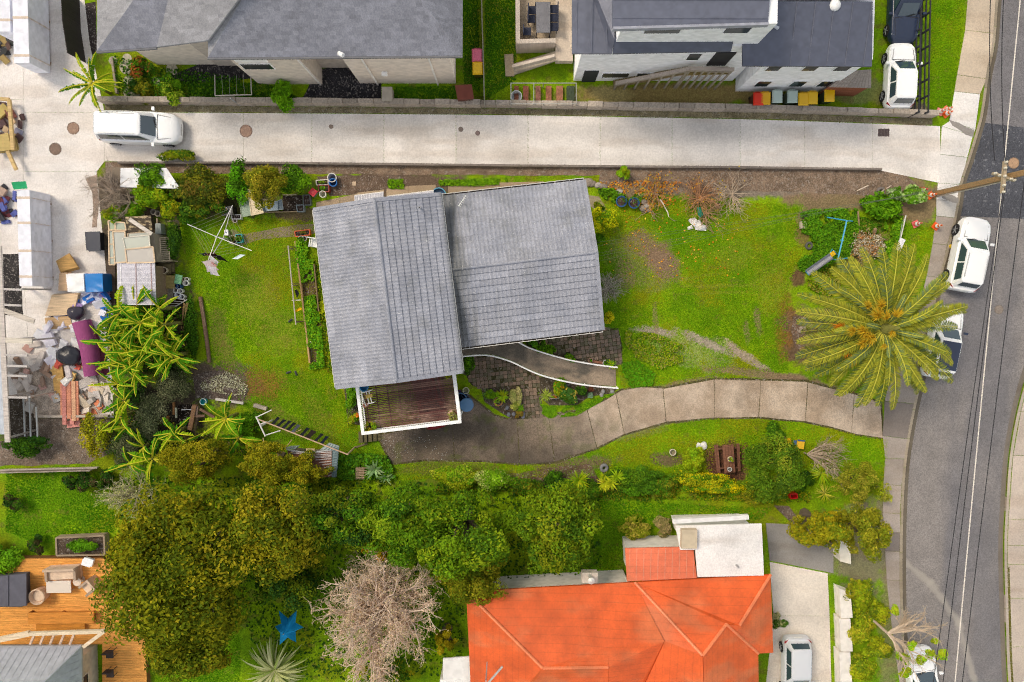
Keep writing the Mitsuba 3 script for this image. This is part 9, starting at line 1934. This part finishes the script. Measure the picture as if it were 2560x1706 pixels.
bare('bare_shrub', 'grey straggly shrub along the edge of the orange deck', cR, 880, 900, 22, 0.8, 0.02, 3, (0.4, 0.36, 0.28), 0.5, up=0.4, leaf=[(0.34, 0.33, 0.2)], leafn=500)
kt_ = bare('street_tree', 'pale barked kerb tree with bare forks and bright green leaf tufts', cV, -60, 850, 14, 1.35, 0.05, 3, (0.5, 0.4, 0.3), 2.6, lean=(1.2, 0.1), up=0.25, spread=0.4, cat='tree', h=1)
tf = MB()
for x, y, r_ in ((60, 500, 0.35), (280, 1020, 0.3), (180, 1200, 0.45), (420, 1200, 0.45), (540, 1130, 0.3), (700, 1150, 0.42), (610, 960, 0.25), (200, 1420, 0.4)): crown(tf, at(cV, x, y, 2.9), (r_, r_, 0.25), int(900 * r_), 0.13, [YG, LIME, (0.3, 0.36, 0.02)], 5, 0.5)
part('street_tree', 'leaf_tufts', tf, 'leaf')

# ------------------------------------------------------------------ trees of the southern gardens
def BT(lab, c, x, y, zc, r, n, cols, leaf=0.17, cl=46, ex=(), **k):
    q = at(c, x, y, zc); e_ = [(at(c, a_, b_, z_), r_, n_) for a_, b_, z_, r_, n_ in ex]
    return tree('tree', lab, q * [1, 1, 0], q, r, n, leaf, cols, clumps=cl, cr=0.25, trunk=0.28, extra=e_, **k)
MU = [(0.2, 0.185, 0.008), (0.16, 0.165, 0.008), (0.1, 0.13, 0.008), (0.25, 0.215, 0.012)]
BT('mustard coloured bushy tree at the lower left of the lot', cD, 1560, 1260, 2.2, (2.1, 1.5, 1.9), 14000, MU, 0.11, 50)
BT('mustard coloured tree hanging over the rusty shed roof', cE, 420, 1340, 2.2, (1.8, 1.35, 1.8), 11000, MU, 0.11, 44)
BT('mustard coloured bush on the right end of the rusty roof', cE, 960, 1420, 2.1, (1.5, 1.0, 1.4), 8000, MU, 0.11, 36)
BT('huge olive yellow tree filling the lower left gardens', cR, 1185, 815, 4.6, (4.3, 5.0, 4.2), 32000, MU + [(0.07, 0.1, 0.008)], 0.2, 110, w=[3, 4, 4, 1.5, 3])
BT('olive green tree at the bottom of the huge tree beside the deck', cR, 1230, 1260, 3.6, (3.0, 2.6, 2.8), 15000, [(0.15, 0.16, 0.008), (0.1, 0.13, 0.008), (0.2, 0.17, 0.01), (0.06, 0.1, 0.008)], 0.18, 60)
BT('olive yellow tree at the right shoulder of the huge tree', cS, 180, 500, 4.2, (3.3, 3.0, 3.4), 17000, MU + [(0.07, 0.1, 0.008)], 0.18, 64)
BT('deep green tree behind the shed near the lot boundary', cS, 560, 440, 3.2, (2.5, 1.9, 2.6), 11000, [(0.05, 0.13, 0.008), (0.09, 0.17, 0.008), (0.13, 0.17, 0.01), DKG], 0.17, 46)
BT('dark green tree between the blue parasol and the bare tree', cS, 240, 850, 2.6, (2.0, 2.2, 2.0), 8000, [DKG, (0.05, 0.11, 0.008), (0.1, 0.14, 0.008)], 0.17, 36)
BT('bright green tree at the top centre of the southern gardens', cS, 1010, 500, 3.6, (2.8, 2.2, 2.8), 15000, [(0.1, 0.2, 0.008), (0.07, 0.16, 0.008), (0.16, 0.23, 0.01), (0.04, 0.1, 0.008)], 0.17, 60)
BT('bright green broad tree left of the neighbours lawn', cS, 1420, 540, 3.8, (3.2, 2.5, 3.0), 17000, [(0.12, 0.21, 0.008), (0.08, 0.17, 0.008), (0.18, 0.24, 0.01), (0.05, 0.11, 0.008)], 0.17, 66)
BT('mixed green tree filling the gap between the broad tree and the neighbours lawn', cT, 590, 190, 3.2, (3.1, 2.5, 2.8), 14000, [(0.13, 0.2, 0.008), (0.09, 0.16, 0.008), (0.18, 0.21, 0.01), (0.05, 0.11, 0.008)], 0.17, 56)
BT('olive green tree tucked between the broad tree and red roof', cS, 1480, 780, 2.8, (2.3, 2.0, 2.3), 9000, [(0.14, 0.16, 0.008), (0.09, 0.13, 0.008), (0.2, 0.19, 0.012)], 0.17, 40)
BT('tree with orange flower heads above the bare pinkish tree', cS, 850, 600, 2.4, (1.5, 1.3, 1.6), 5000, [(0.5, 0.26, 0.01), (0.12, 0.18, 0.01), (0.3, 0.25, 0.012), (0.09, 0.15, 0.01)], 0.16, 26)
BT('yellow green bush at the foot of the bare pinkish tree', cS, 880, 1520, 1.2, (1.9, 1.1, 1.2), 5500, [(0.28, 0.26, 0.01), (0.16, 0.2, 0.01), GR3], 0.15, 26)
BT('yellow bush against the white outhouse', cS, 1290, 1260, 1.2, (0.8, 0.9, 1.1), 2600, [(0.32, 0.26, 0.01), (0.2, 0.2, 0.01)], 0.14, 14)
BT('yellow green tree beside the footpath below the lot corner', cT, 1960, 170, 2.2, (1.9, 1.5, 1.9), 8000, [(0.24, 0.23, 0.01), (0.3, 0.24, 0.01), (0.14, 0.18, 0.01)], 0.14, 36)
BT('olive tree right beside the footpath near the white pillar', cT, 2150, 190, 2.2, (1.6, 1.9, 1.9), 7500, [(0.2, 0.2, 0.012), (0.13, 0.16, 0.01), (0.26, 0.24, 0.02)], 0.14, 34)
for i, (x, y, r_, lb) in enumerate(((2160, 520, 1.1, 'upper yellow green shrub between the white wall and footpath'), (2230, 620, 1.0, 'second yellow green shrub along the footpath'), (2150, 700, 1.0, 'yellow green shrub against the white wall, third from the top'), (2250, 820, 1.0, 'yellow green shrub at the footpath, fourth from the top'), (2170, 900, 1.0, 'lowest yellow green shrub along the white wall'))):
    shrub('shrub', lb, cT, x, y, r_, 1.1, 2600, 0.15, [(0.26, 0.3, 0.01), (0.2, 0.27, 0.01), (0.32, 0.3, 0.02), (0.11, 0.17, 0.01)], clumps=14)
shrub('shrub', 'rounded ochre green bush on the lawn beside the white garage', cT, 1010, 185, 1.1, 1.1, 2600, 0.14, [(0.22, 0.22, 0.02), (0.15, 0.18, 0.01), (0.3, 0.26, 0.04)], clumps=14, ry=0.7)
shrub('shrub', 'brownish bush between the round bush and the white garage', cT, 1140, 180, 0.7, 0.9, 1500, 0.13, [(0.28, 0.22, 0.1), (0.2, 0.18, 0.06)], clumps=10)
shrub('shrub', 'climbing green plant at the corner of the pale driveway', cT, 1745, 660, 0.55, 0.8, 1100, 0.14, [GR3, (0.3, 0.28, 0.14)], clumps=8)
shrub('hedge', 'bright green bed of shrubs left of the orange deck', cR, 20, 760, 1.2, 1.0, 2600, 0.16, [(0.1, 0.24, 0.01), GR1, GR2], cat='hedge', clumps=14, ry=1.3)
shrub('shrub', 'salad greens growing in the timber framed bed', cR, 510, 715, 1.0, 0.5, 2200, 0.12, [(0.09, 0.25, 0.01), GR2, GR1], clumps=12, ry=0.42, z0=0.4)
for i, (x, y, lb) in enumerate(((460, 310, 'left of three dark bushes along the back of the corner lawn'), (550, 310, 'middle of three dark bushes along the back of the corner lawn'), (640, 300, 'right of three dark bushes along the back of the corner lawn'), (80, 440, 'dark bush at the left edge of the corner lawn'), (230, 705, 'dark low bush beside the timber framed bed'))):
    shrub('shrub', lb, cR, x, y, 0.6, 0.9, 1200, 0.15, [DKG, GR3, (0.06, 0.05, 0.02)], clumps=8)
shrub('shrub', 'tuft of wattle foliage overhanging the footpath at the lot corner', cN, 2230, 740, 0.5, 1.4, 700, 0.1, [YG, (0.3, 0.3, 0.04)], clumps=10, ry=0.7)

# ------------------------------------------------------------------ ground cover and grass
cover('clover', 'round leaved bright green ground cover beside the low shed', Polygon(p2(cE, 1400, 1220, 1600, 1190, 1900, 1180, 2130, 1210, 2230, 1400, 2260, 1540, 1400, 1545)), 5200, 0.19, [GR1, (0.09, 0.27, 0.02), GR2, GR3], (0.05, 0.35))
cover('vegetable_leaves', 'dense bright green leaves in the vegetable bed', Polygon(p2(cF, 815, 0, 1035, 0, 1055, 290, 870, 320)).union(Polygon(p2(cB, 1395, 1130, 1560, 1130, 1660, 1568, 1430, 1568))), 3200, 0.13, [(0.1, 0.32, 0.015), GR2, LIME, GR1], (0.05, 0.3))
cover('vegetable_leaves', 'bright green leaves in the lower half of the vegetable bed', Polygon(p2(cF, 890, 520, 1060, 490, 1110, 720, 1150, 900, 1200, 1500, 990, 1535, 975, 1420, 1090, 1440, 1100, 1250, 950, 1200, 930, 900)), 3800, 0.13, [(0.09, 0.3, 0.015), GR2, GR1, LIME], (0.05, 0.3))
cover('weeds', 'weedy green strip between the vegetable bed and house', Polygon(p2(cF, 1045, 0, 1130, 0, 1200, 560, 1310, 1568, 1230, 1568, 1110, 700)), 2400, 0.11, [GR1, OLV, YG, GR3], (0.02, 0.16))
cover('weeds', 'yellow green weeds beside the house wall', Polygon(p2(cF, 1110, 600, 1195, 560, 1205, 730, 1120, 760)), 420, 0.12, [(0.3, 0.34, 0.01), YG], (0.05, 0.25))
cover('weeds', 'rank green weeds around the swing frame', Polygon(p2(cK, 500, 520, 650, 480, 1200, 470, 1240, 700, 1180, 900, 1120, 1090, 900, 1150, 660, 1300, 500, 1250, 460, 1150, 560, 1060, 660, 1050, 640, 820, 520, 770)), 15000, 0.12, [GR1, (0.09, 0.26, 0.01), GR2, (0.05, 0.14, 0.008)], (0.03, 0.3))
cover('weeds', 'bright weeds between the brush pile and the pole', Polygon(p2(cK, 1540, 640, 1780, 560, 1790, 700, 1720, 1000, 1620, 1150, 1570, 1000, 1560, 800)), 3200, 0.14, [GR2, (0.1, 0.28, 0.01), LIME, GR1], (0.03, 0.3))
cover('weeds', 'green weeds between the vines and the brush pile', Polygon(p2(cK, 1250, 580, 1540, 600, 1560, 760, 1420, 790, 1240, 760)), 2200, 0.12, [GR1, GR3, (0.16, 0.2, 0.02)], (0.02, 0.2))
cover('dead_flowers', 'pale dead flower heads below the brush pile', Polygon(p2(cK, 1140, 860, 1480, 800, 1560, 950, 1480, 1080, 1150, 1050)), 2600, 0.1, [(0.46, 0.42, 0.3), (0.3, 0.26, 0.12), (0.5, 0.46, 0.4), (0.24, 0.2, 0.06)], (0.05, 0.4))
cover('weeds', 'dry yellowing weeds around the foot of the palm', Polygon(p2(cL, 220, 130, 560, 100, 700, 180, 800, 300, 420, 420, 240, 330)), 2400, 0.11, [YG, (0.3, 0.26, 0.06), GR1, OLV], (0.02, 0.2))
cover('weeds', 'scruffy weeds on the front lawn below the gravel scar', Polygon(p2(cX, 80, 160, 330, 180, 560, 280, 560, 420, 360, 480, 160, 380, 70, 260)), 4600, 0.11, [(0.18, 0.27, 0.01), GR1, YG, (0.25, 0.24, 0.05)], (0.02, 0.17))
cover('weeds', 'bright green weed patch at the end of the ramp', Polygon(p2(cX, 40, 420, 180, 410, 330, 520, 300, 620, 120, 640, 60, 520)), 1500, 0.11, [(0.08, 0.28, 0.008), GR1, GR2], (0.02, 0.14))
cover('weeds', 'green plants under the orange shrub along the bank', Polygon(p2(cJ, 130, 240, 420, 250, 560, 330, 840, 330, 820, 440, 480, 470, 330, 420)), 1500, 0.13, [GR1, GR2, GR3], (0.02, 0.22))
cover('fallen_leaves', 'orange autumn leaves scattered over the bank', Polygon(p2(cJ, 60, 150, 700, 130, 1400, 150, 1300, 480, 800, 520, 200, 300)), 700, 0.12, [(0.5, 0.2, 0.02), (0.5, 0.3, 0.04), (0.4, 0.14, 0.02), (0.3, 0.16, 0.06)], (0.02, 0.1), flat=3)
cover('fallen_leaves', 'yellow leaves dotted across the front lawn', Polygon(p2(cJ, 100, 400, 2200, 650, 2300, 1560, 400, 1560)), 150, 0.12, [(0.62, 0.36, 0.05), (0.6, 0.22, 0.02)], (0.03, 0.06), flat=4)
cover('fallen_petals', 'white petals scattered around the steps and driveway', Polygon(p2(cY, 280, 460, 700, 480, 1500, 520, 1700, 880, 760, 880, 640, 600)), 170, 0.045, [(0.7, 0.68, 0.6)], (0.035, 0.05), flat=5)
cover('pebbles', 'pale pebbles and small white flowers beside the lawn', Polygon(p2(cD, 1800, 60, 1960, -10, 2120, 60, 2270, 200, 2230, 330, 2050, 340, 1880, 240)).union(Point(*at(cD, 1650, 200)[:2]).buffer(0.3)).convex_hull, 1500, 0.065, [(0.4, 0.4, 0.28), (0.5, 0.5, 0.36), (0.16, 0.15, 0.07)], (0.01, 0.08), flat=2)
cover('bark_mulch', 'brown chips of bark mulch around the picnic table', Polygon(p2(cN, 490, 330, 570, 300, 900, 260, 870, 640, 490, 610)), 1500, 0.08, [(0.14, 0.06, 0.035), (0.2, 0.1, 0.06), (0.08, 0.04, 0.03)], (0.01, 0.04), flat=3)
cover('weeds', 'ferny green cover along the boundary behind the house', Polygon(p2(crop(900, 420, 6.533), 430, 190, 740, 190, 720, 340, 640, 345, 480, 340)).union(Polygon(p2(crop(900, 420, 6.533), 1280, 200, 2400, 170, 2400, 260, 1900, 300, 1300, 290))), 1600, 0.12, [GR2, GR1, LIME], (0.02, 0.14))
cover('weeds', 'low lawn weeds along the beds by the ramp', Polygon(p2(cI, 840, 960, 880, 1160, 1000, 1190, 1420, 1180, 1900, 1010, 1960, 1010, 1400, 1330, 1000, 1370, 900, 1300)), 3400, 0.09, [(0.11, 0.27, 0.008), GR1, LIME], (0.02, 0.09))
cover('undergrowth', 'tangled dark green undergrowth below the banana plants', Polygon(p2(cC, 270, 640, 1300, 620, 1450, 900, 1420, 1560, 280, 1560)), 4200, 0.15, [GR3, DKG, GR1, (0.14, 0.1, 0.05)], (0.02, 0.7))
cover('undergrowth', 'dark tangled undergrowth in the bottom left corner', Polygon(p2(cD, 330, 400, 1200, 700, 1500, 900, 2300, 900, 2300, 1200, 1000, 1250, 360, 1380)), 4600, 0.12, [GR3, DKG, (0.12, 0.09, 0.05), OLV], (0.02, 0.5))
cover('undergrowth', 'green undergrowth along the southern boundary hedge', Polygon(p2(cM, 120, 620, 1100, 660, 1600, 640, 2340, 520, 2340, 800, 100, 720)), 4200, 0.12, [GR3, GR1, OLV], (0.02, 0.3))
cover('undergrowth', 'low mixed greenery along the boundary right of the hedge', Polygon(p2(cN, -150, 540, 500, 640, 1000, 700, 1500, 740, 1500, 850, -150, 800)), 3000, 0.11, [GR1, GR3, OLV, (0.3, 0.28, 0.01)], (0.02, 0.3))
cover('undergrowth', 'shaded undergrowth beneath the southern trees', Polygon(p2(NAT, 280, 1190, 900, 1190, 1500, 1230, 1500, 1420, 1160, 1480, 1160, 1690, 660, 1690, 620, 1560, 380, 1560, 330, 1440)), 9000, 0.2, [DKG, GR3, (0.05, 0.09, 0.008)], (0.02, 0.5))
cover('climber', 'green ground cover in the beds of the cream house', Polygon(p2(NAT, 285, 140, 400, 170, 640, 200, 750, 245, 300, 255)), 3000, 0.13, [DKG, GR3, (0.03, 0.1, 0.01), GR1], (0.02, 0.2))

# mown grass: blades over the lawns, thinner where the ground is worn
solid = [Polygon(p2(NAT, *xy)) for xy in ((784, 530, 936, 505, 1103, 490, 1460, 455, 1507, 825, 1155, 870, 1157, 929, 840, 969), (890, 960, 1135, 940, 1150, 1056, 905, 1085))]
solid.append(full.buffer(0.05)); solid += [Polygon([tuple(P(*cI(x, y))[:2]) for x, y in ((-160, 60), (560, 160), (1790, 60), (2050, 100), (2060, 640), (2020, 960), (1400, 900), (920, 1380), (600, 1380), (60, 1140), (-220, 700))])]
def grass(lab, polys, n, cols, h=(0.03, 0.085), wdt=0.022, cut=None):
    area = shapely.union_all([Polygon(q).buffer(0) for q in polys])
    for s_ in solid: area = area.difference(s_)
    x0, y0, x1, y1 = area.bounds; q = rng.uniform((x0, y0), (x1, y1), (int(n * (x1 - x0) * (y1 - y0) / area.area), 2))
    q = q[shapely.contains_xy(area, q[:, 0], q[:, 1])]
    q = q[rng.random(len(q)) > in_blob(q) * 1.05]
    k = len(q); g = meshkit.fbm(np.c_[q * 0.5, np.zeros(k)], 4, 11); g2 = meshkit.fbm(np.c_[q * 2.4, np.zeros(k)], 2, 5)
    ln = rng.uniform(h[0], h[1], k)[:, None] * (0.6 + 0.8 * g2[:, None]); a = rng.uniform(0, 2 * np.pi, k); d = np.stack([np.cos(a), np.sin(a)], 1)
    base = np.c_[q, np.zeros(k)]; sd = np.c_[-d[:, 1], d[:, 0], np.zeros(k)] * wdt * rng.uniform(0.6, 1.3, (k, 1)); tip = base + np.c_[d * ln * rng.uniform(0.4, 1.3, (k, 1)), ln * 0.8]
    v = np.stack([base - sd, base + sd, tip], 1).reshape(-1, 3); f = np.arange(3 * k).reshape(-1, 3)
    w_ = np.clip((g - 0.32) / 0.36 + rng.normal(size=k) * 0.22, 0, 0.999)
    cid = np.array([ci(c_) for c_ in cols], float)[(w_ * len(cols)).astype(int)]
    mb = MB().raw(v, f, np.stack([np.repeat(cid, 3) + 0.5, np.repeat(np.clip(0.38 + 0.3 * g2 + rng.normal(size=k) * 0.08, 0.05, 1), 3)], 1))
    put(thing('grass', lab, None, None, 'stuff'), mb, 'leaf')
GC = [(0.1, 0.225, 0.004), (0.125, 0.265, 0.005), (0.155, 0.29, 0.005), (0.195, 0.295, 0.006), (0.25, 0.27, 0.008)]
grass('mown back lawn grass west of the house', [p2(NAT, 450, 560, 800, 540, 850, 970, 900, 1080, 980, 1160, 850, 1145, 700, 1100, 600, 1000, 520, 900)], 60000, GC)
grass('mown front lawn grass east of the house', [p2(NAT, 1490, 500, 1560, 500, 2010, 510, 2010, 620, 1970, 720, 1970, 930, 1560, 975, 1490, 900), p2(NAT, 2180, 540, 2340, 560, 2310, 690, 2180, 820)], 80000, GC)
grass('lawn grass along the south side of the driveway', [p2(NAT, 960, 1160, 1400, 1160, 1600, 1080, 1760, 1045, 2000, 1055, 2220, 1100, 2205, 1240, 1900, 1180, 1500, 1190, 1000, 1200)], 42000, GC[1:])
grass('street verge grass beside the old footpath', [p2(NAT, 2330, -40, 2416, -40, 2402, 116, 2386, 229, 2372, 282, 2320, 290)], 15000, GC[:4])
grass('lawn grass of the southern neighbours', [p2(NAT, 15, 1180, 280, 1180, 290, 1330, 100, 1360, 15, 1330), p2(NAT, 380, 1560, 600, 1590, 600, 1706, 390, 1706), p2(NAT, 1440, 1250, 1930, 1270, 1900, 1300, 1680, 1300, 1560, 1360, 1560, 1440, 1300, 1460)], 30000, [(0.05, 0.16, 0.004), (0.075, 0.2, 0.005), (0.11, 0.24, 0.006)], (0.04, 0.1), 0.03)
grass('shaded lawn strips around the cream house', [p2(NAT, 640, 215, 690, 215, 760, 252, 640, 252), p2(NAT, 985, 218, 1140, 215, 1140, 252, 985, 252), p2(NAT, 470, 190, 640, 210, 640, 252, 470, 252), p2(NAT, 1157, -20, 1195, -20, 1200, 230, 1160, 215), p2(NAT, 1212, -20, 1290, -20, 1290, 200, 1215, 250)], 14000, [(0.03, 0.11, 0.006), (0.045, 0.14, 0.006)], (0.04, 0.1), 0.03)

_pal.extend(mi.Float(np.array([c[k] for c in PAL], np.float32)) for k in range(3))
dr.eval(*_pal)
